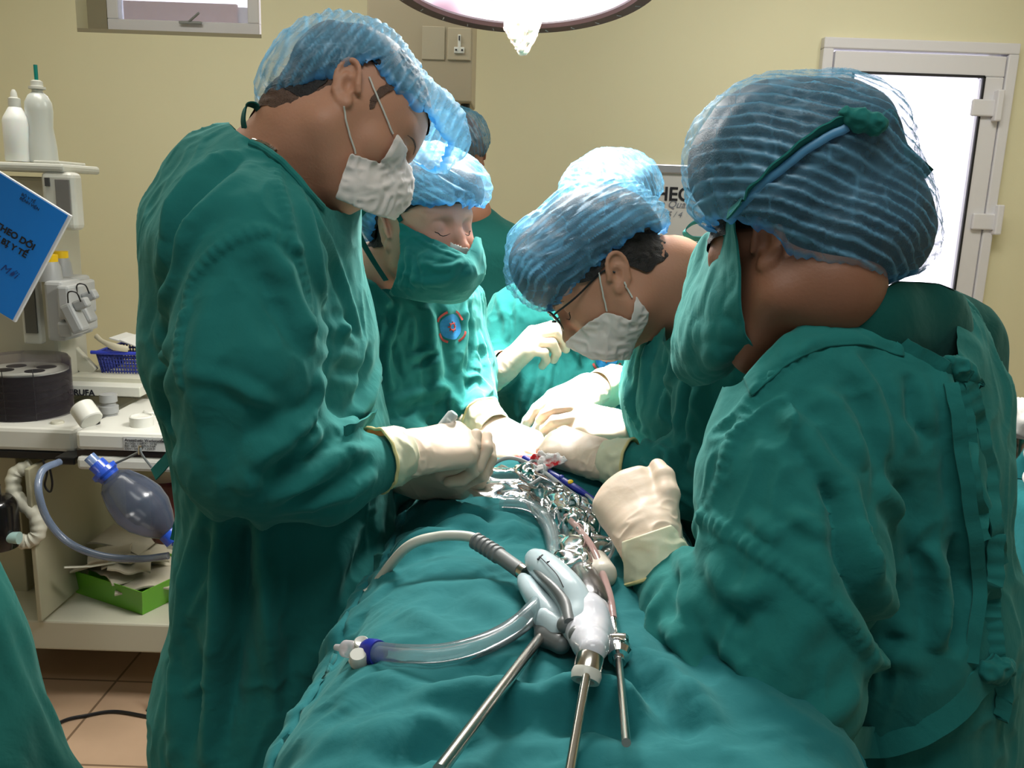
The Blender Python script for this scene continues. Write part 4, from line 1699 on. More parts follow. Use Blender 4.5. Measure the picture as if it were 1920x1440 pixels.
def make_cap(name, parent, blobs, cut, pleat_dir, pleat_w=.0115, h=.003, amp=.0022, warp=.5, m=None, seed=1, lump=.006,
             edge_w=.012, pull=.012, extra=None, scal=.0028, kk=.05, fine=1.0, axis=None, fill=None, shr=.012):
    """blobs: (centre, radii, R); cut: list of (origin, normal) - kept where inside of all (p-o).n>0 (combined with min)"""
    s = Sdf()
    for c, r, R in blobs:
        s.el(c, r, R, k=kk)
    S = Surf.of(s, h, 2)
    if lump:
        S.noise(lump, .05, None, 1, seed, False, None, .5)
        S.noise(lump * .35, .02, pleat_dir, .4, seed + 5, True)
    sd = cut(S.V) if callable(cut) else np.min([(S.V - np.asarray(o)) @ nrm(n) for o, n in cut], 0)
    cen = np.mean([c for c, r, R in blobs], 0)
    ang = np.zeros(len(S.V))
    n0 = nrm(axis) if axis is not None else nrm(cut[0][1])
    a1 = nrm(np.cross(n0, [0.3, .2, .9]))
    a2 = np.cross(n0, a1)
    q = S.V - cen
    ang = np.arctan2(q @ a1, q @ a2)
    sd = sd + scal * np.sin(ang * 23 + 3 * np.sin(ang * 3)) + .004 * vnoise(S.V * 40, seed + 2)
    pd = nrm(pleat_dir)
    u = (S.V @ pd) / pleat_w + warp * vnoise(S.V * 11, seed + 3) + .12 * warp * vnoise(S.V * 50, seed + 4)
    ph = u - np.floor(u)
    saw = np.where(ph < .8, ph / .8, (1 - ph) / .2)
    bro = np.clip(.5 + 1.2 * vnoise(S.V * 28, seed + 8), 0, 1)
    crest = np.exp(-((ph - .8) / .13) ** 2) * (.35 + .65 * bro)
    N = S.N()
    S.V = S.V + N * (amp * (saw - .5) * (.5 + .5 * bro) * np.clip(sd / .02, 0, 1))[:, None]
    ex = np.exp(-np.maximum(sd, 0) / .009)
    S.V = S.V - N * (pull * ex)[:, None] + N * (.0035 * ex * np.sin(ang * 46 + 2 * vnoise(S.V * 30, seed)))[:, None]
    # two fine creases in random directions
    cr = np.clip(ridged(S.V * 34, seed + 9) - .80, 0, 1) * 4
    pl = np.clip(.0 + .9 * crest * fine + .45 * cr + 1.0 * np.clip(1 - sd / edge_w, 0, 1) ** .7 + .30 * vnoise(S.V * 20, seed + 6), 0, 1)
    S.att['pleat'] = pl
    S.att['edge'] = np.clip(1.15 - sd / edge_w, 0, 1)
    S.keep(sd > 0)
    S.edge_smooth(3)
    if fill:
        s2 = Sdf()
        for i in fill:
            c, r, R = blobs[i]
            s2.el(c, np.asarray(r) - shr, R, k=kk)
        Hh = Surf.of(s2, .004, 2)
        sd2 = cut(Hh.V) if callable(cut) else np.min([(Hh.V - np.asarray(o)) @ nrm(n) for o, n in cut], 0)
        Hh.noise(.003, .03, None, 1, seed)
        Hh.keep(sd2 > .004)
        Hh.edge_smooth(6)
        Hh.build('hair', M['hair'], parent)
    return S.build(name, m or M['cap'], parent)


def hair_shell(name, fr, parent, keepf, off=.004, m=None, h=.003, neck=None):
    s = Sdf()
    k = fr.s
    s.el(fr.w(-.012, 0, .035), np.array((.098, .077, .088)) * k + off, fr.R)
    s.el(fr.w(.030, 0, .010), np.array((.066, .066, .085)) * k + off, fr.R, k=.03)
    if neck:
        for (a, ra), (b, rb) in zip(neck[:-1], neck[1:]):
            s.cap(a, b, ra + off, rb + off, k=.025)
    S = Surf.of(s, h, 1)
    S.noise(.0016, .006, None, 1, 3)
    l = fr.loc(S.V)
    S.keep(keepf(l[:, 0], l[:, 1], l[:, 2]) + .004 * vnoise(S.V * 90, 5) > 0)
    S.edge_smooth(8)
    return S.build(name, m or M['hair'], parent)


FING = [  # x, y, lengths
    (.090, .0290, (.043, .026, .021), .0098),
    (.094, .0095, (.047, .029, .022), .0100),
    (.089, -.0100, (.043, .027, .021), .0096),
    (.079, -.0275, (.034, .021, .019), .0086)]


def hand_sdf(wrist, d, dorsal, side, curls, thumb, s=1.0, spread=(.06, .0, -.05, -.12), fat=1.08, arm=.06, armdir=None, ff=.93):
    """curls: per finger (a,b,c) degrees; thumb: list of local joints (x, y*side, z)"""
    fr = Frame(wrist, d, dorsal, s)
    # local Y is Z x X ; side=+1 thumb on +Y
    S = Sdf()
    w = fr.w
    for i, (x, y, ls, r) in enumerate(FING):
        yy = y * side
        S.cap(w(.004, yy * .62, 0), w(x, yy, .001), .0150 * s * fat, .0112 * s * fat, k=.014)
    S.ecap(w(.006, 0, -.004), w(.070, 0, -.006), (.013 * s * fat, .030 * s * fat), (.014 * s * fat, .036 * s * fat), fr.Z, k=.015)
    ad = nrm(armdir) if armdir is not None else -fr.X
    S.ecap(w(.012, 0, 0), fr.o + ad * arm, (.020 * s, .026 * s), (.021 * s, .026 * s), fr.Z, k=.02)
    tips = []
    for i, (x, y, ls, r) in enumerate(FING):
        r = r * ff
        p = np.array((x, y * side, .001))
        a = 0
        sp = spread[i] * side
        pts = [p]
        for L, c in zip(ls, curls[i]):
            a += math.radians(c)
            dv = np.array((math.cos(a) * math.cos(sp), math.cos(a) * math.sin(sp), -math.sin(a)))
            p = p + dv * L
            pts.append(p)
        rr = [r * 1.08, r * 1.02, r * .96, r * .84]
        W = [w(q) for q in pts]
        W0 = W[0]
        f = Sdf()
        f.chain(W, [q * s * fat for q in rr], k=.003)
        f.cap(W0 - fr.X * .02 * s, W0, rr[0] * s * fat, rr[0] * s * fat, k=.003)
        lo, hi = f.bounds()
        S.add(f, lo, hi, k=.003)
        tips.append(W[-1])
    T = [w(x, y * side, z) for x, y, z in thumb]
    S.el(w(.030, .024 * side, -.012), np.array((.026, .014, .014)) * s * fat, fr.R, k=.012)
    f = Sdf()
    f.chain(T, [r * s * fat for r in (.0145, .0125, .0112, .0092)[:len(T)]], k=.004)
    lo, hi = f.bounds()
    S.add(f, lo, hi, k=.007)
    return S, fr, tips


def make_hand(name, parent, *a, h=.0016, mat_=None, wr=.0006, **kw):
    S, fr, tips = hand_sdf(*a, **kw)
    U = Surf.of(S, h, 1, pad=.01)
    lx_ = (U.V - fr.o) @ fr.X / fr.s
    mk_ = np.clip((.045 - lx_) / .04, 0, 1) * .9 + .1
    U.noise(wr * 2.2, .010, fr.Y, 3.0, 3, True, mk_)
    U.noise(wr * 1.2, .03, fr.X, 2.0, 8, True)
    U.build(name, mat_ or M['glove'], parent)
    return fr, U


def make_cuff(parent, a, b, ra, rb, seed=0, rim=True, sq=None, wr=.0022):
    """glove cuff: wrinkled sleeve of latex from a (hand side) to b (arm side) with rolled rim"""
    a, b = np.asarray(a), np.asarray(b)
    ax = nrm(b - a)
    L = np.linalg.norm(b - a)
    u = nrm(np.cross(ax, [.2, .3, .9]))
    v = np.cross(ax, u)
    n, m = 72, 28
    V = []
    for i in range(m):
        t = i / (m - 1)
        for k in range(n):
            an = 2 * PI * k / n
            r = ra + (rb - ra) * t ** .8
            c = a + ax * (L * t)
            V.append(c + (u * math.cos(an) + v * math.sin(an)) * r)
    V = np.array(V)
    if sq is not None:
        sn = nrm(sq[0])
        c = a + np.outer((V - a) @ ax, ax)
        q = V - c
        V = V - np.outer(q @ sn, sn) * (1 - sq[1])
    F = [[i * n + k, i * n + (k + 1) % n, (i + 1) * n + (k + 1) % n, (i + 1) * n + k] for i in range(m - 1) for k in range(n)]
    S = Surf(V, np.array(F))
    c = a + np.outer((V - a) @ ax, ax)
    rad = V - c
    rad /= np.linalg.norm(rad, axis=1)[:, None]
    t = ((V - a) @ ax) / L
    dsp = wr * ridged(V * np.array(1 / .022) + 3 * seed, seed) + wr * .8 * ridged(V / .011, seed + 1) * .5
    S.V = V + rad * (dsp * np.clip(t * 4, .25, 1))[:, None]
    o = S.build('glove_cuff', M['cuff'], parent, solid=.0008)
    if rim:
        ring = S.V[(m - 1) * n:]
        ring = np.vstack([ring, ring[:2]])
        MB().tube(ring, .0024, 8, caps=False).build('cuff_rim', M['roll'], o)
    return o


def sheet(rows, nu=40, nv=30):
    """surface through rows of world points (each row a polyline)"""
    R1 = [smooth_line(r, nu) for r in rows]
    G = np.array([smooth_line([r[i] for r in R1], nv) for i in range(nu)])    # nu x nv x 3
    V = G.reshape(-1, 3)
    F = [[i * nv + j, (i + 1) * nv + j, (i + 1) * nv + j + 1, i * nv + j + 1] for i in range(nu - 1) for j in range(nv - 1)]
    return Surf(V, np.array(F))


def px_to_local(fr, pts, y):
    out = []
    for (a, b) in pts:
        d = CF + CR * ((a - 960.0) / FPX) - CU * ((b - 720.0) / FPX)
        o = fr.loc(CAM)
        dd = d @ fr.R.T / fr.s
        t = (y - o[1]) / dd[1]
        q = o + dd * t
        out.append((q[0], q[2]))
    return out

def cut_px(fr, pts, y, ext=.25):
    """cap border from photo pixels on the near side of the head"""
    l = sorted(px_to_local(fr, pts, y))
    l = [(l[0][0] - ext, l[0][1] + (l[0][1] - l[1][1]) / (l[0][0] - l[1][0]) * -ext)] + l + [(l[-1][0] + ext, l[-1][1] + .02)]
    return cut_line(fr, l)


def cut_line(fr, pts):
    """signed distance above a polyline drawn in the head's side view (x forward, z up)"""
    xs = [p[0] for p in pts]
    zs = [p[1] for p in pts]

    def f(V):
        l = fr.loc(V)
        z = np.interp(l[:, 0], xs, zs)
        g = np.interp(l[:, 0], (np.array(xs[:-1]) + xs[1:]) / 2, np.diff(zs) / np.diff(xs))
        return (l[:, 2] - z) / np.sqrt(1 + g * g) * fr.s
    return f


def clipped_shell(s, off, h, frame, keepf, bulges=(), k=.02):
    """cloth lying over a body surface, cut to shape"""
    q = Sdf()
    lo, hi = s.bounds()
    q.add(lambda p: s(p) - off, lo - off, hi + off, k)
    for c, r, R in bulges:
        q.el(c, r, R, k=k)
    return q


def logo(surf, px, size, parent):
    """round blue hospital badge with red brackets printed on the chest, laid on the cloth"""
    c = surf.pick([px])[0]
    d = np.linalg.norm(surf.V - c, axis=1)
    n = nrm(surf.N()[d < .02].mean(0))
    u = nrm(np.cross([0, 0, 1.0], n))
    v = np.cross(n, u)
    T = BVHTree.FromPolygons([tuple(q) for q in surf.V], [list(map(int, f)) for f in surf.F])

    def on(x, y, lift=.0012):
        h = T.ray_cast(Vector(tuple(c + u * x * size + v * y * size + n * .04)), Vector(tuple(-n)), .1)
        return (np.array(h[0]) if h[0] is not None else c + u * x * size + v * y * size) + n * lift
    rg = 26
    Vv, Ff = [on(0, 0)], []
    for r in (.33, .66, 1.0):
        for k in range(rg):
            a = 2 * PI * k / rg
            Vv.append(on(r * math.cos(a), r * math.sin(a)))
    for k in range(rg):
        k2 = (k + 1) % rg
        Ff.append([0, 1 + k, 1 + k2])
        for j in (0, 1):
            Ff.append([1 + j * rg + k, 1 + (j + 1) * rg + k, 1 + (j + 1) * rg + k2, 1 + j * rg + k2])
    lo = mesh_obj('chest_badge', Vv, Ff, mat('badge_blue', (40, 130, 186), .8, noise=.3, nscale=160), parent)
    red = mat('badge_red', (170, 70, 64), .8)
    m = MB()
    for a0 in (45, 135, 225, 315):
        L = [on(1.25 * math.cos(math.radians(a0 + t)), 1.25 * math.sin(math.radians(a0 + t)), .0016) for t in (-24, -12, 0, 12, 24)]
        m.ribbon(L, n, .0006, size * .18, 10)
    m.build('badge_brackets', red, lo)
    m = MB()
    L = [on(.26 * math.cos(t), .26 * math.sin(t), .0020) for t in np.linspace(0, 2 * PI, 16)]
    m.tube(L, size * .06, 6)
    for k in range(8):
        a = 2 * PI * k / 8
        m.tube([on(.3 * math.cos(a), .3 * math.sin(a), .0020), on(.42 * math.cos(a), .42 * math.sin(a), .0020)], size * .05, 6)
    m.build('badge_gear', red, lo)


def legs(parent, x, y, ang=0.0, top=.62, spread=.11):
    """green trousers and clogs under the gown"""
    c, s_ = math.cos(ang), math.sin(ang)
    for k in (-1, 1):
        px, py = x - s_ * spread * k, y + c * spread * k
        q = Sdf()
        q.chain([(px, py, top), (px, py, .10)], [.075, .055], k=.02)
        U = Surf.of(q, .010, 1)
        U.noise(.006, .05, (1, 0, 0), 2, 3)
        U.build('trouser_leg', M['gown_dark'], parent)
        q = Sdf()
        q.ecap((px - c * .03, py - s_ * .03, .045), (px + c * .13, py + s_ * .13, .035), (.045, .04), (.032, .044), (0, 0, 1), k=.02)
        q.half((0, 0, .002), (0, 0, -1))
        Surf.of(q, .006, 1).build('shoe', M['offwhite'], parent)


def band_on(surf, px, off, side, w, name, m, parent, n=50, th=.002, wav=.0):
    q = on_px(surf, px, off, n)
    return MB().ribbon(q, side, w, th, n, wav).build(name, m, parent)

# ================================================================== PERSON at the left (standing, white mask)
pa = empty('person', (P(520, 1300, 1.22)[0], 1.22, 0), 'tall person at left in green gown, blue cap and white paper mask, looking down', 'person')
fx, fu = math.cos(math.radians(42)), math.sin(math.radians(42))
X = camvec(fx, -fu, .15)
Zh = camvec(fu, fx, .42)
f0 = Frame((0, 0, 0), X, Zh, 1.0)
ear = P(664, 158, 1.155)
f0.o = ear + f0.Y * .078 + f0.X * .008
hf = f0
neckA = [(hf.w(-.035, 0, -.045), .058), (P(566, 268, 1.21), .064), (P(505, 340, 1.21), .070), (P(490, 470, 1.2), .07)]
hs = head_sdf(hf, neckA, ears=(1, 1), open_eyes=False, etilt=.5)
hs.cap(hf.w(-.005, 0, -.075), P(578, 385, 1.2), .046, .040, k=.04)
HS = Surf.of(hs, .0022, 2)
HS.build('body', M['skin'], pa)
lashes(hf, HS, pa)
brows(hf, HS, pa)
hair_shell('hair', hf, pa, lambda x, y, z: np.minimum(np.maximum(z - (.040 + .25 * np.maximum(x + .02, 0)), np.minimum(-x - .035, z + .058)), .2), off=.0035, neck=neckA)
hair_shell('cropped_hair_fade', hf, pa, lambda x, y, z: np.minimum(np.maximum(np.minimum(-x - .018, z + .085), np.minimum(np.minimum(x - .016, .030 - x), z + .018)), .2), off=.0024, m=M['stubble'], neck=neckA)
# sideburn hair is part of the fade; cap
fr = hf
make_cap('bouffant_cap', pa,
         [(fr.w(-.016, 0, .040), np.array((.112, .093, .094)), fr.R), (fr.w(.095, 0, .066), np.array((.052, .070, .046)), fr.R), (fr.w(-.078, 0, -.016), np.array((.045, .066, .058)), fr.R)],
         cut_line(fr, [(-.2, -.30), (-.063, -.070), (-.012, .036), (.06, .040), (.30, .046)]), camvec(.85, -.5, .1), pleat_w=.0125, amp=.0035, seed=2, lump=.006, axis=fr.Z, fill=[0], shr=.010)
legs(pa, P(520, 1300, 1.22)[0], 1.22)

# white paper mask
poly_px = [(655, 284), (690, 297), (712, 304), (722, 292), (745, 247), (773, 290), (800, 296), (850, 360), (760, 420), (690, 400), (626, 372)]
mq = clipped_shell(hs, .005, .002, hf, None, [(hf.w(.072, 0, -.085), np.array((.062, .052, .052)), hf.R), (hf.w(.105, 0, -.05), np.array((.034, .030, .045)), hf.R)])
MS = Surf.of(mq, .0022, 2, lo=hf.w(.05, 0, -.06) - .14, hi=hf.w(.05, 0, -.06) + .14)
lp = px_to_local(hf, poly_px, -.045)
l = hf.loc(MS.V)
MS.noise(.0022, .014, hf.Y, .5, 4, True)
MS.noise(.0018, .016, hf.v(.3, 0, 1), 3, 9, True)
l = hf.loc(MS.V)
MS.keep(inside_poly(l[:, 0], l[:, 2], lp) & (l[:, 0] > .0) & inside_poly(proj(MS.V)[:, 0], proj(MS.V)[:, 1], poly_px))
MS.edge_smooth(4)
mo = MS.build('paper_mask', M['mask'], pa, solid=.0008)
g = MB().tube(on_px(HS, [(646, 200), (655, 240), (669, 290)], .003), .0013, 6)
g.build('ear_loop', M['white'], mo)
g = MB().tube(on_px(HS, [(694, 145), (715, 195), (740, 252)], .003), .0013, 6)
g.build('ear_loop', M['white'], mo)
# necklace
nk = [hf.o] * 0 + on_px(HS, [(470, 262), (486, 266), (502, 273), (516, 282)], .002, 24).tolist()
MB().tube(nk, [.0024 + .0006 * (i % 2) for i in range(24)], 8).build('necklace', M['steel'], pa)

# gown
g = Sdf()
side = np.array([0, 1, 0.])
TC = lambda x, y: P(x, y, 1.23)
g.ecap(TC(556, 318), TC(525, 400), (.108, .074), (.14, .092), side, k=.04)
g.ecap(P(582, 385, 1.215), P(560, 450, 1.2), (.085, .060), (.10, .075), side, k=.04)
g.ecap(TC(520, 370), TC(478, 470), (.125, .090), (.19, .130), side, k=.05)
g.ecap(TC(478, 470), TC(495, 640), (.19, .130), (.20, .150), side, k=.05)
g.ecap(TC(495, 640), TC(540, 850), (.20, .150), (.19, .140), side, k=.05)
g.ecap(TC(540, 850), TC(550, 1050), (.19, .142), (.20, .152), side, k=.05)
g.ecap(TC(550, 1050), TC(525, 1300), (.20, .152), (.22, .172), side, k=.05)
g.ecap(TC(525, 1300), TC(500, 1800), (.22, .172), (.24, .20), side, k=.05)
g.cap(P(470, 400, 1.14), P(455, 460, 1.06), .085, .092, k=.05)
g.cap(P(365, 400, 1.2), P(400, 330, 1.2), .055, .06, k=.05)
# far arm, mostly hidden
g.chain([P(520, 460, 1.40), P(560, 800, 1.46), P(760, 880, 1.34)], [.085, .075, .05], k=.04)
# near arm
SH, EL, WR = P(462, 505, 1.04), P(470, 840, 1.0), P(722, 868, 1.10)
g.chain([SH, P(462, 680, 1.0), EL], [.088, .085, .082], k=.035)
g.chain([EL, P(600, 880, 1.04), WR], [.082, .062, .036], k=.03)
# neck opening
g.ecap(P(560, 255, 1.17), P(545, 330, 1.17), (.072, .062), (.07, .060), side, k=.006, mode='s') if False else None
G = Surf.of(g, .004, 2, lo=(-.95, .75, .22), hi=(0.02, 1.60, 1.75))
G.noise(.004, .09, (0, 0, 1), 2.5, 12)
st = [
    # seams
    ([(345, 590), (348, 560), (362, 520), (392, 478), (440, 447), (490, 430), (520, 440), (560, 462)], .008, .0040, .0012),
    ([(522, 300), (526, 345), (538, 385), (548, 430), (553, 460)], .007, .0032, .0010),
    ([(560, 470), (575, 520), (588, 575), (580, 620)], .008, .0040, .0012),
    ([(337, 600), (332, 660), (336, 720)], .008, .0040, .0012),
    # sleeve folds
    ([(505, 450), (530, 510), (560, 580), (592, 660)], .016, .014),
    ([(470, 480), (500, 560), (520, 640)], .020, -.006),
    ([(400, 520), (380, 620), (372, 740), (378, 860)], .022, .007),
    ([(345, 700), (400, 705), (450, 735), (520, 760)], .010, .004),
    ([(420, 700), (470, 735), (530, 770)], .010, .0035),
    ([(580, 800), (520, 830), (480, 880), (455, 930)], .020, .013),
    ([(560, 870), (510, 880), (470, 900)], .016, -.012),
    ([(600, 700), (605, 740), (575, 790), (540, 810)], .012, .010),
    ([(620, 830), (575, 860), (530, 905), (480, 935)], .014, -.008),
    ([(690, 820), (640, 850), (580, 900), (500, 940)], .014, .009),
    ([(700, 860), (650, 895), (580, 930), (510, 950)], .012, -.007),
    ([(712, 890), (660, 925), (590, 945), (520, 955)], .012, .007),
    ([(640, 800), (660, 830), (700, 815)], .010, -.005),
    ([(575, 790), (600, 800), (590, 830), (560, 860)], .012, .009),
    # back folds
    ([(440, 275), (380, 320), (335, 370), (305, 450)], .014, .012),
    ([(455, 290), (400, 330), (350, 385), (320, 450), (295, 560)], .014, -.012),
    ([(400, 380), (350, 420), (310, 520), (300, 640)], .014, .008),
    ([(480, 400), (400, 410), (340, 480), (310, 560)], .018, -.006),
    ([(320, 640), (300, 720), (310, 800), (330, 850)], .014, -.012),
    ([(290, 600), (300, 680), (290, 740)], .014, .009),
    # chest folds
    ([(560, 340), (590, 430), (605, 520), (620, 600)], .012, .007),
    ([(590, 370), (625, 460), (660, 560), (690, 650)], .012, .007),
    ([(600, 420), (640, 520), (650, 600), (690, 640)], .010, -.006),
    ([(640, 540), (650, 600), (645, 640)], .010, .006),
    ([(600, 620), (640, 610), (680, 640)], .012, .006),
    ([(595, 690), (640, 690), (690, 700)], .012, -.008),
    ([(720, 680), (700, 740), (680, 780), (640, 810)], .014, .010),
    ([(700, 640), (690, 700), (670, 760)], .012, -.007),
    # skirt folds
    ([(420, 975), (415, 1100), (405, 1250), (385, 1440)], .016, .016),
    ([(450, 980), (450, 1150), (430, 1300), (420, 1440)], .022, -.018),
    ([(485, 975), (495, 1120), (515, 1250), (510, 1400)], .014, .012),
    ([(560, 980), (570, 1120), (560, 1300)], .030, -.010),
    ([(380, 960), (350, 1060), (330, 1180), (325, 1300), (315, 1440)], .018, .012),
    ([(400, 1080), (365, 1130), (345, 1180)], .010, .006),
    ([(355, 1180), (370, 1290), (350, 1440)], .016, -.010),
    ([(395, 1275), (365, 1285), (345, 1310)], .008, .006),
    ([(740, 960), (740, 1040), (690, 1100), (650, 1180)], .020, .012),
    ([(700, 960), (690, 1040), (640, 1120), (600, 1220)], .024, -.010),
    ([(640, 1000), (640, 1100), (600, 1200), (540, 1330)], .022, .008),
]
G.folds(st)
G.noise(.0022, .028, (0.2, 0, 1), 2.5, 15, True, None, .6)
pr = proj(G.V)
# neck opening: remove cloth above the neckline plane
nlo, nln = (P(476, 266, 1.17) + P(612, 385, 1.17)) / 2, None
e_ = nrm(P(612, 385, 1.17) - P(476, 262, 1.17))
nn_ = nrm(np.cross(e_, [0, 1, 0]))
nn_ = nn_ if nn_[2] > 0 else -nn_
dd_ = (G.V - P(476, 264, 1.17)) @ nn_
bulge = np.sin(np.clip(((G.V - P(476, 264, 1.17)) @ e_) / np.linalg.norm(P(612, 385, 1.17) - P(476, 264, 1.17)), 0, 1) * PI) * .02
ynk = np.interp(pr[:, 0], [380, 440, 476, 500, 530, 565, 592, 614, 640, 700], [150, 240, 262, 273, 298, 331, 361, 386, 396, 396])
G.keep((pr[:, 1] > ynk) | (pr[:, 0] > 650))
G.edge_smooth(8)
GO = G.build('gown', M['gown'], pa)
# neck binding
nb = on_px(G, [(472, 266), (500, 278), (530, 300), (563, 334), (590, 364), (610, 388)], .001, 40)
MB().tube(nb, .0058, 10, flat=(nn_, .9)).build('neck_binding', M['gown'], GO)
# tie loop behind the neck
q = PL([(462, 256), (456, 225), (462, 200), (478, 198), (486, 212), (478, 240), (472, 260)], 1.17)
MB().ribbon(q, camvec(.6, .2, -.8), .013, .002, 40).build('neck_tie', M['gown_dark'], GO)
# loose belt end behind the elbow
q = PL([(352, 846), (325, 852), (305, 872), (288, 890)], 1.22)
MB().ribbon(q, camvec(.35, .9, .1), .022, .002, 16).build('belt_end', M['gown'], GO)
q = PL([(372, 925), (352, 950), (340, 985), (333, 1015)], 1.2)
MB().ribbon(q, camvec(.9, .35, -.2), .024, .002, 16, wav=.001).build('belt_end', M['gown'], GO)
# waist belt in front
q = on_px(G, [(708, 778), (694, 790), (672, 802), (648, 812)], .002, 24)
MB().ribbon(q, camvec(.45, .85, .1), .024, .002, 24).build('waist_belt', M['gown'], GO)
# opening edge of the gown at the back
rows = [PL([(352, 950), (345, 1000), (330, 1080), (318, 1160), (326, 1200), (310, 1290), (296, 1330), (288, 1440), (284, 1520)], 1.36),
        PL([(372, 950), (362, 1010), (348, 1090), (336, 1160), (340, 1200), (330, 1300), (318, 1350), (306, 1440), (300, 1520)], 1.24)]
S_ = sheet(rows, 60, 12)
S_.noise(.008, .05, (0, 0, 1), 3, 6)
S_.build('back_flap', M['gown_dark'], GO, solid=.0015)

# hands
d1 = nrm(P(848, 838, 1.16) - P(752, 856, 1.12))
make_cuff(pa, P(757, 850, 1.125), P(708, 862, 1.095), .036, .0435, 3)
curl = [(62, 75, 40), (66, 78, 40), (66, 78, 40), (64, 72, 40)]
make_hand('gloved_hand', pa, P(760, 850, 1.125), d1, camvec(-.15, .72, -.68), 1, curl,
          [(.022, .026, -.016), (.050, .040, -.030), (.080, .030, -.042), (.100, .012, -.044)], s=1.02)
# other hand under it, fingertips showing
d2 = camvec(.55, -.2, -.45)
make_hand('gloved_hand', pa, P(775, 900, 1.245), nrm(P(860, 905, 1.18) - P(775, 900, 1.245)), camvec(-.2, -.8, -.5), 1,
          [(25, 45, 35), (30, 50, 35), (30, 50, 35), (30, 45, 30)],
          [(.022, .026, -.010), (.050, .046, -.02), (.080, .050, -.03), (.104, .042, -.034)], s=1.0)

# ================================================================== TABLE, DRAPE and what lies on it
tb = empty('operating_table', (.04, 1.2, 0), 'operating table standing under the green surgical drape', 'operating table')
MB().box((.05, 1.05, .80), (.40, 1.62, .08), None, .02).build('table_top', M['black'], tb)
MB().box((.05, 1.30, .40), (.22, .30, .76), None, .02).build('table_column', M['steel'], tb)
MB().box((.05, 1.30, .04), (.50, .90, .08), None, .02).build('table_base', M['steel'], tb)

# the drape is a height field hanging over table and covered patient
nx, ny = 260, 380
gx = np.linspace(-1, 1, nx)
yy = np.linspace(.28, 1.98, ny)


def drape_center(y):
    return np.interp(y, [.3, .6, .9, 1.2, 1.5, 2.0], [.075, .07, .065, .055, .05, .05])


def drape_half(y):
    return np.interp(y, [.3, .6, .9, 1.2, 1.4, 2.0], [.30, .29, .265, .235, .23, .23])


def drape_top(y):
    return np.interp(y, [.28, .5, .7, .9, 1.1, 1.25, 1.35, 1.5, 1.7, 2.0], [1.055, 1.065, 1.075, 1.08, 1.07, 1.075, 1.085, 1.065, 1.0, .96])


V = np.zeros((nx, ny, 3))
for j, y in enumerate(yy):
    c, hw, tp = drape_center(y), drape_half(y), drape_top(y)
    arc = gx * (hw + .62)                       # length along the cloth from the centre line
    a = np.abs(arc)
    rr = .13
    flat = hw - rr
    x = np.where(a < flat, a, flat + rr * np.sin(np.clip((a - flat) / rr, 0, PI / 2)))
    over = np.clip(a - flat - rr * PI / 2, 0, None)
    z = np.where(a < flat, 0, -rr * (1 - np.cos(np.clip((a - flat) / rr, 0, PI / 2)))) - over - .012 * (a / hw) ** 2 * (a < hw)
    x = x + over * .06
    V[:, j, 0] = c + np.sign(arc) * x
    V[:, j, 1] = y
    V[:, j, 2] = tp + z
ii = np.arange((nx - 1) * ny).reshape(nx - 1, ny)[:, :-1].ravel()
F = np.stack([ii, ii + ny, ii + ny + 1, ii + 1], -1)
D = Surf(V.reshape(-1, 3), F)
low = np.clip((1.0 - D.V[:, 2]) / .25, 0, 1)
N_ = D.N()
flow = np.sin(D.V[:, 1] * 34 + 3.5 * vnoise(D.V * 4, 3)) * .022 * low
D.V += N_ * flow[:, None]
D.noise(.012, .16, (1, .25, 0), 1.6, 21)
D.noise(.0055, .06, (.7, -.4, 0), 2.4, 22, True, None, .5)
D.noise(.0022, .022, (.5, .6, 0), 2.0, 23, True, None, .6)
D.folds([
    ([(704, 1075), (740, 1050), (800, 1010), (880, 985), (960, 985), (1010, 1000)], .030, .018),
    ([(760, 960), (800, 945), (860, 950), (930, 965), (990, 975)], .016, .012),
    ([(745, 985), (800, 975), (880, 975), (960, 990)], .018, -.014),
    ([(700, 1045), (760, 1020), (820, 1000), (880, 995)], .014, -.010),
    ([(590, 1130), (640, 1080), (720, 1075), (800, 1050)], .014, .006),
    ([(740, 1085), (800, 1075), (900, 1070), (980, 1080)], .020, -.006),
    ([(760, 1130), (800, 1165), (860, 1200)], .016, .006),
    ([(480, 1440), (540, 1340), (600, 1240), (650, 1140)], .024, .008),
    ([(760, 1305), (840, 1300), (930, 1290), (1000, 1310)], .018, .010),
    ([(780, 1330), (860, 1325), (930, 1335), (990, 1345)], .016, -.009),
    ([(640, 1420), (760, 1385), (860, 1350), (960, 1320), (1090, 1290)], .028, .016),
    ([(700, 1440), (800, 1400), (900, 1370), (1000, 1345)], .020, -.014),
    ([(1000, 1335), (1060, 1300), (1130, 1300), (1220, 1320)], .020, .014),
    ([(1010, 1370), (1080, 1340), (1160, 1350), (1240, 1390)], .022, -.014),
    ([(560, 1400), (640, 1385), (700, 1370)], .014, .006),
    ([(1150, 1180), (1200, 1230), (1260, 1280), (1330, 1360)], .024, .014),
    ([(1180, 1260), (1240, 1310), (1300, 1400)], .020, -.012),
    ([(830, 905), (900, 892), (1000, 885), (1100, 890), (1200, 905)], .010, .008),
    ([(760, 940), (850, 915), (950, 905), (1080, 905)], .012, .006),
    ([(1020, 1040), (1100, 1080), (1150, 1150)], .018, -.006),
    ([(880, 1110), (950, 1150), (1000, 1190)], .018, .006),
])
bvh_D = None
drape = D.build('surgical_drape', M['drape'], None, solid=.002)
tag(drape, 'large green cloth drape covering the patient and the operating table', 'drape')
bvhD = BVHTree.FromPolygons([tuple(v) for v in D.V], [list(map(int, f)) for f in D.F])


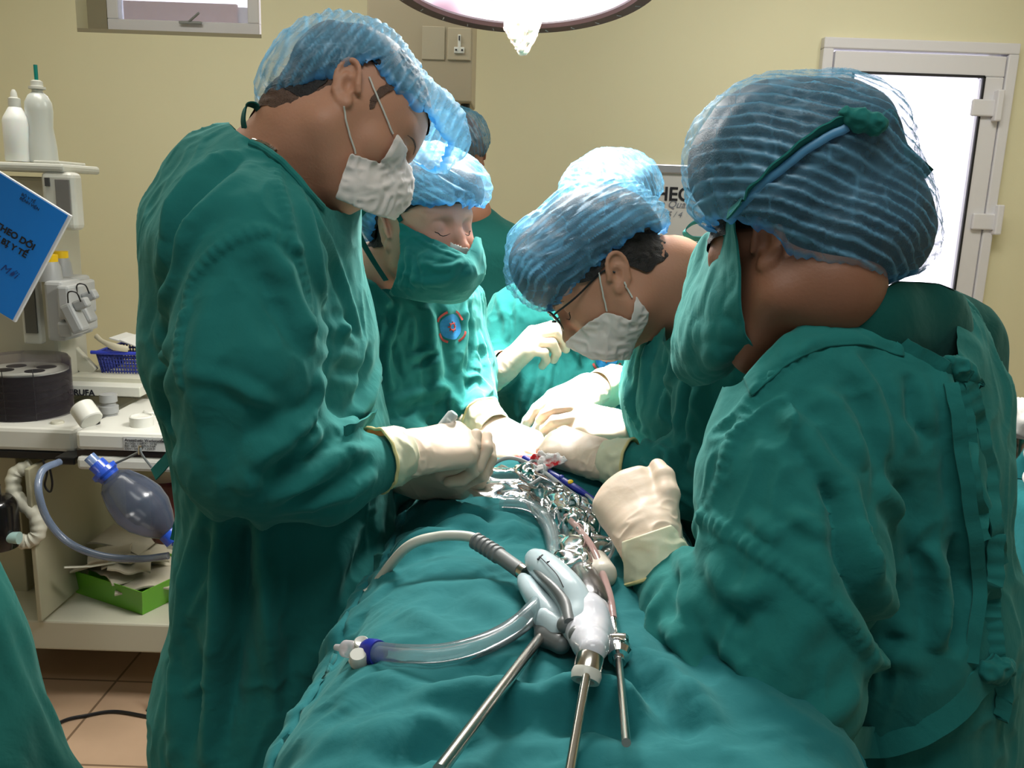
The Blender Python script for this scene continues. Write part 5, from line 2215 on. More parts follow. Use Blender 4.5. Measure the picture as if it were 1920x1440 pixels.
def on_drape(px, py, lift=0.0):
    d = CF + CR * ((px - 960.0) / FPX) - CU * ((py - 720.0) / FPX)
    h = bvhD.ray_cast(Vector(tuple(CAM)), Vector(tuple(d)).normalized())
    p = np.array(h[0]) if h[0] is not None else PZ(px, py, 1.07)
    return p + np.array([0, 0, lift])


def DL(pts, lift=0.0):
    return [on_drape(p[0], p[1], p[2] if len(p) > 2 else lift) for p in pts]

# second folded cloth end beside the left person (hem with stitching)
rows = [PL([(700, 1040), (712, 1036), (735, 1044), (752, 1020)], 1.12),
        PL([(702, 1080), (716, 1080), (734, 1078), (748, 1070)], 1.10),
        PL([(704, 1130), (722, 1132), (738, 1130), (744, 1110)], 1.06)]
S_ = sheet(rows, 24, 24)
S_.noise(.003, .02, (0, 0, 1), 2, 6)
tag(S_.build('cloth_corner', M['gown_dark'], None, solid=.002), 'hemmed corner of green cloth hanging between the drape and the left person', 'cloth')

# ---- wound area, gauze, pencil
wy = 1.40
wd = MB()
bm = bmesh.new()
bmesh.ops.create_uvsphere(bm, u_segments=32, v_segments=16, radius=1)
c = P(985, 870, 1.33)
for v in bm.verts:
    n_ = vnoise(np.array([list(v.co * 2.5)]), 3)[0]
    v.co = Vector((v.co.x * .030, v.co.y * .03, v.co.z * .014)) * (1 + .3 * n_)
wd.bm(bm, Matrix.Translation(Vector(tuple(c + np.array([0, .02, -.008])))), True)
tag(wd.build('exposed_tissue', M['blood']), 'bright red opened tissue between the gloved hands', 'wound')
gz = sheet([PL([(996, 862), (1004, 850), (1018, 846), (1032, 850)], 1.285), PL([(1000, 874), (1020, 862), (1038, 853), (1054, 852)], 1.27), PL([(1000, 884), (1022, 880), (1046, 870), (1062, 860)], 1.255)], 30, 24)
gz.noise(.004, .012, None, 1, 4, True)
gz.noise(.0015, .005, None, 1, 5, True)
gm = mat('stained_gauze', (232, 226, 224), .85, noise=1, nscale=42, rgb2=(196, 20, 34), bump=.6, bscale=600)
for n in gm.node_tree.nodes:
    if n.type == 'TEX_NOISE' and abs(n.inputs['Scale'].default_value - 42) < 1:
        rp = gm.node_tree.nodes.new('ShaderNodeValToRGB')
        rp.color_ramp.elements[0].position = .50
        rp.color_ramp.elements[1].position = .60
        mixn = [k for k in gm.node_tree.nodes if k.type == 'MIX'][0]
        gm.node_tree.links.new(n.outputs['Fac'], rp.inputs[0])
        gm.node_tree.links.new(rp.outputs[0], mixn.inputs[0])
tag(gz.build('gauze_swab', gm, None, solid=.002), 'white gauze swab stained with blood held at the wound', 'gauze')

es = empty('electrosurgical_pencil', on_drape(1060, 930), 'dark blue electrosurgical pencil with a yellow button lying on the drape', 'surgical pencil')
A, B_ = on_drape(984, 880, .018), on_drape(1112, 950, .012)
dv = B_ - A
L_ = np.linalg.norm(dv)
MB().tube([A - dv * .02, A, A + dv * .25, A + dv * .75, A + dv * .9, B_ + dv * .06], [.003, .0052, .0058, .0060, .0042, .0018], 16, n=40).build('pencil_body', M['blue'], es)
t = MB()
up = nrm([0, -.4, 1])
c = A + dv * .68 + up * .0058
t.lathe(c, up, [(.0, -.001), (.0042, -.001), (.0042, .0016), (.003, .0024), (0, .0024)], 20)
t.build('yellow_button', M['yellow'], es)
t = MB()
c = A + dv * .55 + up * .0056
t.lathe(c, up, [(.0, -.001), (.004, -.001), (.004, .0012), (.003, .0018), (0, .0018)], 20)
t.build('blue_button', mat('mid_blue', (30, 50, 150), .4), es)
MB().tube([A, P(960, 872, 1.36), P(940, 862, 1.36), P(928, 868, 1.35), P(930, 882, 1.33)], .0018, 8, n=40).build('pencil_cable', M['blue'], es)
MB().tube([B_, B_ + dv * .25], [.0012, .0006], 8).build('pencil_tip', M['steel'], es)

# grey cable loop
cl = [(1190, 1080, .01), (1150, 1020, .012), (1120, 980, .014), (1060, 935, .016), (1010, 905, .022), (960, 891, .028), (925, 900, .026), (914, 925, .020), (930, 942, .016), (970, 938, .016), (1010, 922, .02), (1022, 906, .024), (1000, 896, .028), (985, 905, .026)]
g = MB().tube(DL(cl), .0032, 10, n=140)
tag(g.build('camera_cable', mat('grey_cable', (140, 146, 146), .4)), 'thin grey cable looped on the crumpled clear plastic sleeve', 'cable')
# light cable, second thin transparent line
g = MB().tube(DL([(1010, 905, .012), (1070, 930, .016), (1110, 960, .018), (1140, 1000, .016), (1150, 1040, .012), (1132, 1075, .010)]), .0022, 10, n=80)
tag(g.build('clear_line', glass_mat('clear_line', (220, 225, 225), .35)), 'fine clear line running beside the grey cable', 'tube')

# crumpled clear plastic camera sleeve
rows = [DL([(850, 938, .004), (880, 925, .012), (920, 908, .02), (960, 898, .024), (1000, 895, .02), (1020, 905, .01)]),
        DL([(860, 945, .004), (900, 940, .022), (950, 930, .034), (1010, 925, .034), (1060, 935, .02), (1080, 950, .006)]),
        DL([(980, 955, .004), (1020, 955, .022), (1060, 960, .034), (1090, 975, .030), (1115, 990, .014), (1125, 1000, .004)]),
        DL([(1030, 1010, .004), (1050, 1010, .026), (1075, 1015, .038), (1105, 1025, .034), (1135, 1035, .018), (1150, 1045, .004)]),
        DL([(1040, 1060, .004), (1060, 1065, .028), (1085, 1070, .042), (1110, 1075, .036), (1130, 1080, .018), (1140, 1085, .004)]),
        DL([(1050, 1110, .004), (1070, 1115, .026), (1090, 1125, .034), (1110, 1130, .030), (1120, 1135, .014), (1128, 1140, .004)]),
        DL([(1060, 1140, .004), (1075, 1145, .012), (1090, 1150, .016), (1105, 1155, .012), (1112, 1158, .008), (1118, 1160, .004)])]
S_ = sheet(rows, 90, 150)
for sc, am_ in ((.040, .012), (.020, .005)):
    i_ = np.floor(S_.V / sc)
    S_.noise(am_, sc, (.6, -.7, 0), 2.2, int(sc * 1000), True, None, .7)
o = S_.build('plastic_sleeve', film_mat('crinkled_film', .06, .13), None)
tag(o, 'crumpled clear plastic sleeve with shiny wrinkles lying on the drape', 'plastic sleeve')
# dark camera head inside the sleeve
t = Sdf()
q = DL([(1088, 1085, .010), (1096, 1110, .012), (1104, 1140, .014), (1114, 1175, .014)])
t.chain(smooth_line(q, 9), [.008, .010, .011, .0115, .012, .012, .0115, .011, .010], k=.02)
S_ = Surf.of(t, .0025)
tag(S_.build('wrapped_camera', mat('dark_camera', (60, 56, 54), .25)), 'dark camera head wrapped in the clear plastic sleeve', 'camera')
t = Sdf()
q = DL([(1118, 1070, .012), (1130, 1095, .012)])
t.chain(q, [.014, .016], k=.01)
tag(Surf.of(t, .0025).build('wrapped_connector', mat('cream_connector', (206, 198, 184), .4)), 'small cream connector under the plastic sleeve', 'connector')

# suction tube with stopcock
tube_m = film_mat('clear_tube', .20, .14, (170, 200, 206), 1.32)
ct = empty('suction_tube', on_drape(800, 1240), 'thick clear tube with a dark blue collar curving across the drape', 'tube')
tp = DL([(706, 1240, .009), (760, 1246, .009), (830, 1246, .010), (900, 1232, .012), (960, 1204, .014), (1000, 1174, .018), (1030, 1120, .016), (1040, 1060, .014), (1030, 1010, .014), (1010, 980, .014), (980, 962, .012), (940, 955, .010)])
MB().tube(tp, .0105, 20, n=160, caps=False).build('tube_wall', tube_m, ct)
MB().tube(tp, .0068, 14, n=160, caps=False).build('tube_bore', film_mat('clear_bore', .12, .2, (200, 215, 220), 1.2), ct)
t0, t1 = tp[0], on_drape(680, 1238, .010)
dn = nrm(t1 - t0)
MB().lathe(t0 - dn * .002, dn, [(0, -.001), (.0118, -.001), (.0126, .003), (.0126, .014), (.0108, .018), (0, .018)], 28).build('blue_collar', M['blue'], ct)
cp = empty('stopcock', t0 + dn * .018, 'clear plastic stopcock with a white tap on the end of the blue collared tube', 'stopcock')
MB().lathe(t0 + dn * .0185, dn, [(0, 0), (.008, 0), (.008, .012), (.0065, .013), (.0085, .016), (.0085, .030), (.004, .032), (.0032, .046), (0, .046)], 24).build('stopcock_body', glass_mat('stopcock_clear', (225, 220, 222), .35), cp)
kc = t0 + dn * .022
upv = nrm(np.array([0, -.35, 1]))
MB().lathe(kc, upv, [(0, .004), (.0072, .004), (.0072, .013), (.006, .014), (0, .012)], 24).build('stopcock_port', M['white'], cp)
kc2 = on_drape(672, 1252, .010)
tp_ = MB()
tp_.lathe(kc2 - upv * .006, upv, [(0, 0), (.0085, 0), (.0085, .010), (.0075, .012), (0, .012)], 24)
tp_.tube([kc2, on_drape(656, 1256, .008)], [.003, .0026], 10)
tp_.build('tap_handle', M['white'], cp)

# white breathing-like grey hose of the energy handle
hz = empty('energy_handle', on_drape(1050, 1170), 'light blue grey pistol handle of a laparoscopic energy instrument with grey trigger', 'surgical instrument')
hp = [P(686, 1114, .98) , P(700, 1102, .985)] + DL([(760, 1072, .03), (820, 1056, .034), (880, 1054, .032), (905, 1066, .028)])
cab = MB().tube(hp, .0062, 16, n=90).build('hose', mat('ivory_hose', (196, 198, 186), .4), hz)
sp = DL([(890, 1058, .030), (930, 1078, .026), (975, 1105, .022)])
n_ = 60
MB().tube(smooth_line(sp, n_), [(.0092 + (.0012 if (i // 3) % 2 == 0 and i < 36 else -.0004)) for i in range(n_)], 18).build('strain_relief', mat('grey_rubber', (118, 122, 122), .5), hz)
sp2 = DL([(972, 1102, .022), (984, 1110, .022)])
MB().tube(sp2, .0085, 18).build('steel_ferrule', M['steel'], hz)
hb = mat('pale_blue_plastic', (186, 204, 210), .28, coat=.2)
dg = mat('trigger_grey', (104, 108, 108), .4)
# upper body of the handle
s = Sdf()
q = DL([(1002, 1096, .030), (1030, 1130, .034), (1062, 1170, .036), (1082, 1210, .034), (1076, 1235, .030)])
s.chain(smooth_line(q, 12), list(np.interp(np.linspace(0, 1, 12), [0, .25, .5, .75, 1], [.0125, .0145, .0145, .0135, .0115])), k=.012)
Surf.of(s, .0016).build('handle_body', hb, hz)
s = Sdf()
q = DL([(980, 1118, .020), (1000, 1150, .020), (1025, 1185, .022), (1042, 1212, .022)])
s.chain(smooth_line(q, 10), list(np.interp(np.linspace(0, 1, 10), [0, .33, .66, 1], [.0072, .0088, .0088, .0075])), k=.010)
Surf.of(s, .0016).build('trigger_lever', hb, hz)
g = MB().tube(DL([(993, 1112, .034), (1014, 1148, .040), (1038, 1180, .044), (1057, 1212, .045), (1064, 1238, .040)]), [.003, .0042, .0052, .0062, .005], 12, n=40)
g.build('grey_inlay', dg, hz)
s = Sdf()
q0, q1 = DL([(1022, 1196, .020), (1046, 1216, .020)])
s.chain([q0, q1], [.0125, .0145], k=.006)
Surf.of(s, .0016).build('trigger_pad', hb, hz)
s = Sdf()
q0, q1, q2 = DL([(1012, 1190, .014), (1022, 1214, .012), (1050, 1232, .014)])
s.chain([q0, q1, q2], [.008, .010, .010], k=.006)
Surf.of(s, .0018).build('trigger_rim', dg, hz)
for (a, b) in (((1056, 1232), (1068, 1222)), ((1078, 1252), (1090, 1240))):
    s = Sdf()
    q0, q1 = DL([(a[0], a[1], .034), (b[0], b[1], .036)])
    s.chain([q0, q1], [.0082, .0082], k=.006)
    Surf.of(s, .0015).build('rotation_grip', dg, hz)
s = Sdf()
q = DL([(1100, 1180, .028), (1100, 1210, .032), (1104, 1240, .030), (1108, 1265, .024)])
s.chain(smooth_line(q, 10), list(np.interp(np.linspace(0, 1, 10), [0, .33, .66, 1], [.0095, .0145, .0155, .0118])), k=.014)
q2 = DL([(1078, 1240, .032), (1092, 1262, .030)])
s.chain(q2, [.0105, .010], k=.01)
q3 = DL([(1120, 1210, .022), (1132, 1232, .020)])
s.chain(q3, [.009, .010], k=.01)
s.chain(DL([(1122, 1175, .02), (1116, 1200, .024)]), [.010, .011], k=.008)
Surf.of(s, .0016).build('front_housing', mat('white_glossy', (214, 214, 222), .22, coat=.3), hz)
for i, (x, y, w_, h_) in enumerate(((1012, 1122, .014, .005),)):
    c0 = on_drape(1014, 1130, .0515)
    ln = DL([(1008, 1124, .050), (1020, 1142, .0525), (1040, 1168, .0535), (1052, 1190, .052)])
    MB().tube(ln, .0006, 6, n=20).build('slot_line', M['ink'], hz)
    MB().tube(DL([(1005, 1126, .0475), (1014, 1120, .049)]), .0013, 8).build('slot_mark', M['ink'], hz)
    for (a, b) in ((1022, 1139), (1030, 1150)):
        MB().tube(DL([(a, b, .0515), (a + 5, b - 2, .0515)]), .0009, 6).build('slot_mark', M['ink'], hz)
cA = on_drape(1104, 1270, .020)
cB = on_drape(1100, 1290, .020)
dn = nrm(cB - cA)
MB().lathe(cA, dn, [(.010, -.004), (.0125, 0), (.0125, .012), (.010, .013)], 28).build('steel_sleeve', M['steel'], hz)
MB().lathe(cA + dn * .012, dn, [(.0085, 0), (.0125, 0), (.0135, .004), (.0125, .010), (.0085, .010), (.0085, 0)], 28).build('nozzle_ring', M['white'], hz)
def lay(p0, p1, r, lift0):
    """straight rod resting on the highest folds under it"""
    a = on_drape(p0[0], p0[1], lift0)
    b = on_drape(p1[0], p1[1], r + .001)
    up_ = 0
    for t in np.linspace(.3, 1, 24):
        q = a + (b - a) * t
        h = bvhD.ray_cast(Vector((q[0], q[1], 3)), Vector((0, 0, -1)))
        if h[0] is not None:
            up_ = max(up_, (h[0].z + r + .0008 - q[2]) / max(t, .3))
    b = b + np.array([0, 0, up_])
    return a, a + (b - a) * 1.4


q0, q1 = lay((1098, 1292), (1072, 1430), .0042, .018)
MB().tube([q0 - dn * .02, q1], .0042, 18).build('instrument_shaft', M['steel'], hz)
q0, q1 = lay((1018, 1205), (893, 1430), .0052, .010)
tag(MB().tube([q0, q1], .0052, 20).build('steel_rod', M['steel']), 'thickest steel rod, lying diagonally left of the energy handle', 'surgical instrument')
# camera cannula with steel stopcock
cn = empty('steel_cannula', on_drape(1155, 1250), 'thin steel cannula with a chrome tap at the right of the pale handle', 'surgical instrument')
q0, q1 = lay((1158, 1262), (1163, 1430), .0034, .016)
MB().tube([q0, q1], .0034, 16).build('cannula_shaft', M['steel'], cn)
dn = nrm(q0 - on_drape(1150, 1205, .016))
MB().lathe(q0 - dn * .012, dn, [(0, -.006), (.010, -.006), (.0135, 0), (.0135, .007), (.010, .012), (.006, .013), (.006, .02), (0, .02)], 28).build('cannula_collar', M['chrome'], cn)
MB().lathe(on_drape(1156, 1240, .020) - np.array([.007, 0, 0]), (1, -.1, 0), [(0, 0), (.0085, 0), (.0095, .004), (.0095, .014), (.007, .017), (0, .017)], 24).build('tap_body', M['chrome'], cn)
MB().tube(DL([(1148, 1240, .022), (1132, 1226, .026), (1116, 1212, .028)]), [.004, .0032, .0044], 12, flat=((0, 0, 1), .5)).build('tap_lever', M['chrome'], cn)
MB().tube(DL([(1155, 1235, .016), (1150, 1205, .016), (1146, 1180, .016)]), [.0045, .004, .0045], 14, n=12).build('luer_stem', M['chrome'], cn)
bt = glass_mat('pink_tube', (214, 176, 170), .4, .1)
g = MB().tube(DL([(1148, 1188, .016), (1142, 1150, .018), (1128, 1110, .022), (1108, 1070, .03), (1080, 1030, .03), (1060, 1000, .024)]), .0042, 12, n=70)
tag(g.build('irrigation_tube', bt), 'clear tube tinged with blood leading to the steel cannula', 'tube')

# ================================================================== PERSON with green cloth mask, second from left
pb = empty('person', (P(760, 900, 1.62)[0], 1.62, 0), 'person wearing a green cloth mask and blue cap, looking down, beside the tall person', 'person')
X = camvec(.70, -.10, -.70)
Zh = camvec(-.10, 1, -.1)
f2 = Frame((0, 0, 0), X, Zh, .95)
f2.o = P(727, 437, 1.50) - f2.v(-.008, -.078, -.004) * .95
neck2 = [(f2.w(-.035, 0, -.045), .056), (P(715, 520, 1.60), .062), (P(720, 600, 1.64), .09)]
h2 = head_sdf(f2, neck2, open_eyes=False, etilt=.1, ew=.9)
H2 = Surf.of(h2, .0024, 2)
H2.build('body', mat('skin_pink', (206, 146, 124), .45, noise=.06, nscale=30, sss=.25, bump=.15, bscale=260, spec=.4), pb)
lashes(f2, H2, pb)
hair_shell('hair', f2, pb, lambda x, y, z: np.minimum(z - np.interp(x, [-.1, -.03, .0, .04, .1], [-.03, -.03, .035, .03, .052]), .2), off=.0035, neck=neck2[:2])
make_cap('bouffant_cap', pb,
         [(f2.w(-.014, 0, .056), np.array((.114, .100, .094)), f2.R), (f2.w(.062, .016, .070), np.array((.058, .080, .060)), f2.R), (f2.w(-.085, -.02, .015), np.array((.042, .070, .055)), f2.R)],
         cut_line(f2, [(-.3, -.12), (-.07, -.025), (-.01, .030), (.05, .036), (.30, .034)]), camvec(.5, .6, -.3), pleat_w=.014, amp=.0035, seed=5, lump=.007, axis=f2.Z, warp=.8, fill=[0, 1, 2], shr=.014)
legs(pb, P(760, 900, 1.62)[0], 1.66, 1.0)
# white paper mask showing at the nose, green cloth mask over it
mq = clipped_shell(h2, .003, .002, f2, None, [(f2.w(.088, 0, -.055), np.array((.030, .034, .040)), f2.R)])
W2 = Surf.of(mq, .0024, 2, lo=f2.w(.05, 0, -.05) - .12, hi=f2.w(.05, 0, -.05) + .12)
pr = proj(W2.V)
W2.keep(inside_poly(pr[:, 0], pr[:, 1], [(842, 452), (866, 461), (884, 466), (888, 500), (840, 490)]) & (f2.loc(W2.V)[:, 0] > .07) & (W2.N() @ CF < 0))
W2.build('paper_mask', M['white'], pb, solid=.0006)
mq = clipped_shell(h2, .007, .002, f2, None, [(f2.w(.088, 0, -.066), np.array((.040, .046, .052)), f2.R), (P(852, 512, 1.43), np.array((.040, .030, .030)), f2.R),
                                              (P(800, 515, 1.45), np.array((.050, .040, .036)), f2.R), (P(762, 522, 1.475), np.array((.028, .028, .040)), f2.R)], k=.045)
G2 = Surf.of(mq, .0024, 2, lo=f2.w(.04, 0, -.08) - .17, hi=f2.w(.04, 0, -.08) + .17)
G2.folds([([(760, 430), (800, 455), (840, 472), (875, 482)], .004, .0025), ([(780, 490), (820, 505), (860, 500), (885, 480)], .006, .004), ([(760, 520), (800, 535), (850, 525)], .007, .005),
          ([(760, 460), (765, 510), (745, 548)], .006, .005), ([(775, 470), (790, 520), (785, 555)], .006, -.004), ([(870, 470), (860, 500), (840, 530)], .006, .004)])
G2.noise(.0018, .02, f2.Y, 2, 4, True)
pr = proj(G2.V)
l = f2.loc(G2.V)
poly2 = [(747, 414), (790, 436), (830, 455), (873, 477), (882, 462), (890, 442), (915, 450), (910, 520), (870, 570), (815, 570), (776, 563), (727, 554), (742, 520), (750, 470)]
G2.keep(inside_poly(pr[:, 0], pr[:, 1], poly2) & (l[:, 0] > -.02))
G2.edge_smooth(4)
mk = G2.build('cloth_mask', M['gown'], pb, solid=.0015)
q = on_px(H2, [(748, 416), (740, 400), (728, 385)], .004, 12)
MB().ribbon(q, camvec(.7, .5, -.3), .009, .0015, 14).build('mask_tie', M['gown_dark'], mk)
q = PL([(735, 392, 1.48), (700, 384, 1.49), (676, 402, 1.50), (670, 424, 1.50), (678, 450, 1.50), (698, 486, 1.49), (724, 526, 1.47)], 1.5)
MB().ribbon(q, camvec(.8, -.3, .3), .010, .0015, 40).build('mask_tie', M['gown_dark'], mk)

g = Sdf()
lat = nrm(np.array([.80, .60, 0]))
T2 = lambda x, y, Y=1.66: P(x, y, Y)
g.ecap(T2(722, 540), T2(735, 590), (.10, .085), (.19, .12), lat, k=.05)
g.ecap(T2(735, 590), T2(752, 720), (.19, .12), (.19, .135), lat, k=.05)
g.ecap(T2(752, 720), T2(758, 860, 1.68), (.19, .14), (.19, .15), lat, k=.05)
g.ecap(T2(758, 860, 1.68), T2(758, 1300, 1.7), (.19, .15), (.20, .16), lat, k=.05)
g.chain([P(820, 590, 1.72), P(862, 690, 1.70), P(872, 765, 1.62)], [.075, .062, .060], k=.03)
g.chain([P(868, 755, 1.62), P(905, 790, 1.53)], [.058, .038], k=.03)
g.chain([P(665, 590, 1.56), P(700, 800, 1.52)], [.075, .06], k=.04)
g.chain([P(700, 800, 1.52), P(825, 862, 1.45)], [.055, .036], k=.03)
GG = Surf.of(g, .004, 2, lo=(-.75, 1.30, .25), hi=(.15, 2.0, 1.62))
GG.noise(.004, .08, (0, 0, 1), 2, 31)
GG.folds([
    ([(752, 560), (738, 620), (725, 680), (735, 740)], .009, .010), ([(705, 620), (720, 600), (712, 650)], .012, .008),
    ([(800, 550), (808, 620), (820, 700), (822, 760)], .014, .010), ([(822, 560), (840, 640), (850, 720)], .014, -.010),
    ([(762, 672), (790, 668), (818, 650)], .007, .008), ([(770, 690), (800, 680), (820, 665)], .007, -.008),
    ([(720, 760), (760, 740), (800, 735)], .010, .008), ([(735, 790), (780, 760), (820, 760), (850, 775)], .012, -.010),
    ([(740, 640), (748, 690), (762, 720)], .008, -.007), ([(780, 590), (778, 640), (770, 670)], .009, .005),
    ([(810, 740), (840, 720), (852, 760), (840, 800)], .012, .012), ([(880, 560), (872, 640), (858, 700)], .010, .009),
    ([(885, 600), (892, 660), (880, 720), (862, 760)], .011, -.011), ([(905, 620), (918, 680), (930, 730)], .009, .008),
    ([(870, 705), (900, 700), (925, 730)], .010, .008), ([(885, 740), (915, 745), (935, 735)], .008, -.007),
    ([(690, 520), (720, 560), (745, 575)], .010, .009), ([(660, 480), (700, 520), (730, 545)], .010, -.008),
    ([(740, 820), (790, 830), (850, 850)], .010, .007)])
GG.noise(.0028, .022, (.3, 0, 1), 2, 35, True, None, .7)
pr = proj(GG.V)
cl_ = P(690, 505, 1.62)
GG.keep(~((pr[:, 1] < 508 - (pr[:, 0] - 690) * .10) & (pr[:, 0] > 672) & (pr[:, 0] < 790)))
GG.edge_smooth(4)
go = GG.build('gown', M['gown'], pb)
logo(GG, (856, 613), .024, go)
# image right hand into the field
wr1 = P(925, 805, 1.50)
make_cuff(pb, P(928, 806, 1.49), P(902, 782, 1.53), .031, .038, 7)
make_hand('gloved_hand', pb, wr1, nrm(P(1000, 835, 1.43) - wr1), camvec(.25, .85, -.5), -1,
          [(28, 30, 20), (32, 34, 20), (36, 36, 20), (38, 36, 20)], [(.022, .026, -.014), (.052, .044, -.028), (.082, .040, -.036), (.104, .030, -.036)], h=.002)
# image left hand, knuckles up, fingers to the wound
wr2 = P(868, 850, 1.425)
make_hand('gloved_hand', pb, wr2, nrm(P(960, 846, 1.40) - wr2), camvec(-.05, .90, -.42), 1,
          [(22, 28, 20), (26, 30, 20), (30, 34, 22), (36, 38, 24)], [(.022, .026, -.014), (.050, .042, -.026), (.080, .040, -.034), (.102, .030, -.038)], h=.0018)

# ================================================================== PERSON at the far end of the table
pc = empty('person', (P(1070, 900, 2.15)[0], 2.15, 0), 'person at the far end with brightly lit blue cap, face hidden', 'person')
f3 = Frame((0, 0, 0), camvec(-.25, -.62, -.75), camvec(.05, 1, 0), 1.0)
f3.o = P(1212, 397, 2.04) - f3.v(-.008, .080, -.004)
neck3 = [(f3.w(-.035, 0, -.045), .056), (P(1130, 520, 2.16), .062), (P(1100, 600, 2.18), .09)]
h3 = head_sdf(f3, neck3)
H3 = Surf.of(h3, .0032, 2)
H3.build('body', M['skin'], pc)
hair_shell('hair', f3, pc, lambda x, y, z: np.minimum(z - .035, .2), off=.0035)
make_cap('bouffant_cap', pc,
         [(f3.w(-.014, 0, .050), np.array((.118, .118, .096)), f3.R), (f3.w(.06, -.02, .06), np.array((.055, .085, .055)), f3.R)],
         cut_line(f3, [(-.3, -.1), (-.07, -.01), (-.01, .030), (.05, .030), (.30, .030)]), camvec(.75, .5, .3), pleat_w=.015, amp=.004, seed=8, lump=.008, axis=f3.Z, h=.0035, warp=.9, fill=[0], shr=.016)
legs(pc, P(1070, 900, 2.15)[0], 2.15, -PI / 2)
g = Sdf()
T3 = lambda x, y, Y=2.17: P(x, y, Y)
lx = np.array([1.0, 0, 0])
g.ecap(T3(1085, 530), T3(1080, 590), (.09, .08), (.20, .11), lx, k=.05)
g.ecap(T3(1080, 590), T3(1070, 720), (.20, .115), (.19, .12), lx, k=.05)
g.ecap(T3(1070, 720), T3(1065, 1250), (.19, .12), (.20, .14), lx, k=.05)
g.chain([P(965, 590, 2.15), P(925, 690, 2.10)], [.070, .060], k=.03)
g.chain([P(928, 690, 2.10), P(938, 690, 1.90)], [.056, .036], k=.03)
g.chain([P(1190, 600, 2.15), P(1235, 730, 2.02)], [.070, .060], k=.03)
g.chain([P(1235, 730, 2.02), P(1160, 728, 1.72)], [.056, .038], k=.03)
G3 = Surf.of(g, .005, 2, lo=(-.35, 1.6, .25), hi=(.75, 2.45, 1.6))
G3.folds([
    ([(975, 545), (968, 600), (975, 660), (965, 720)], .012, .010), ([(930, 545), (945, 590), (950, 640)], .012, .008),
    ([(1040, 600), (1035, 680), (1020, 760)], .008, .007), ([(1060, 650), (1075, 640), (1080, 665), (1095, 690)], .007, .008),
    ([(1085, 600), (1100, 640), (1090, 700)], .010, -.008), ([(1120, 630), (1115, 680), (1105, 740)], .010, .007),
    ([(1010, 620), (1005, 700), (985, 770)], .010, -.007), ([(1160, 690), (1140, 720), (1120, 700)], .010, .008)])
G3.noise(.0035, .03, (0, 0, 1), 2.5, 45, True, None, .6)
pr = proj(G3.V)
go3 = G3.build('gown', M['gown'], pc)
logo(G3, (1139, 673), .030, go3)
# raised hand on the image left
w1 = P(948, 688, 1.86)
make_cuff(pc, P(950, 684, 1.85), P(918, 700, 1.91), .033, .042, 11)
make_hand('gloved_hand', pc, P(948, 688, 1.85), nrm(P(1002, 632, 1.82) - w1), camvec(-.6, .5, -.35), 1,
          [(34, 44, 20), (40, 60, 34), (50, 70, 40), (56, 74, 40)], [(.022, .026, -.014), (.052, .040, -.034), (.080, .030, -.052), (.100, .014, -.058)], h=.002, s=1.05)
# other hand over the field
w2 = P(1112, 728, 1.66)
make_cuff(pc, P(1118, 728, 1.665), P(1152, 724, 1.72), .033, .042, 13)
make_hand('gloved_hand', pc, w2, nrm(P(1035, 770, 1.56) - w2), camvec(.15, .8, -.55), -1,
          [(20, 30, 20), (26, 36, 22), (34, 40, 24), (40, 42, 24)], [(.022, .026, -.014), (.052, .044, -.026), (.082, .042, -.036), (.104, .032, -.040)], h=.002, s=1.05)

# ------------------------------------------------------------------ PERSON furthest back, mostly hidden
pd_ = empty('person', (P(930, 700, 2.75)[0], 2.75, 0), 'person furthest back in dark green, mostly hidden behind the cloth mask wearer', 'person')
f4 = Frame(P(858, 290, 2.72), camvec(.1, -.5, -.85), camvec(0, 1, 0), 1.0)
neck4 = [(f4.w(-.035, 0, -.045), .056), (P(880, 400, 2.75), .07)]
H4 = Surf.of(head_sdf(f4, neck4), .004, 1)
H4.build('body', M['skin_dark'], pd_)
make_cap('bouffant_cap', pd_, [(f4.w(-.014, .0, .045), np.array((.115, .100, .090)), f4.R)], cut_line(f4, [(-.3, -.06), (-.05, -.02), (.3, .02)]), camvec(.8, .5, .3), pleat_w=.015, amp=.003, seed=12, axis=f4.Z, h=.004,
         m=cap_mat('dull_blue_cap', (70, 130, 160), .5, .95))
g = Sdf()
g.ecap(P(880, 420, 2.78), P(880, 470, 2.78), (.09, .08), (.22, .12), lx, k=.05)
g.ecap(P(880, 470, 2.78), P(890, 1150, 2.78), (.21, .12), (.20, .14), lx, k=.05)
legs(pd_, P(890, 700, 2.78)[0], 2.78, -PI / 2)
G4 = Surf.of(g, .008, 2)
G4.noise(.006, .06, (0, 0, 1), 3, 5)
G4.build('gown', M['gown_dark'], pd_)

# ================================================================== PERSON bending over with glasses
pe = empty('person', (P(1330, 900, 1.42)[0], 1.42, 0), 'person with glasses and white paper mask bending far over the table, blue cap towards us', 'person')
f5 = Frame((0, 0, 0), camvec(-.77, -.63, .08), camvec(-.63, .77, .05), .95)
f5.o = P(1150, 514, 1.315) - f5.v(-.008, .078, -.004) * .95
neck5 = [(f5.w(-.038, 0, -.040), .060), (P(1258, 520, 1.40), .062), (P(1345, 600, 1.42), .085)]
h5 = head_sdf(f5, neck5, open_eyes=False, etilt=.45, ew=.95)
h5.cap(f5.w(-.005, 0, -.07), P(1255, 580, 1.40), .046, .05, k=.04)
H5 = Surf.of(h5, .0024, 2)
H5.build('body', M['skin'], pe)
lashes(f5, H5, pe)
brows(f5, H5, pe)
hair_shell('hair', f5, pe, lambda x, y, z: np.minimum(z - np.interp(x, [-.12, -.05, -.02, .01, .03, .06, .1], [-.040, -.036, .02, .012, .01, .03, .05]), .2), off=.004, neck=neck5[:2])
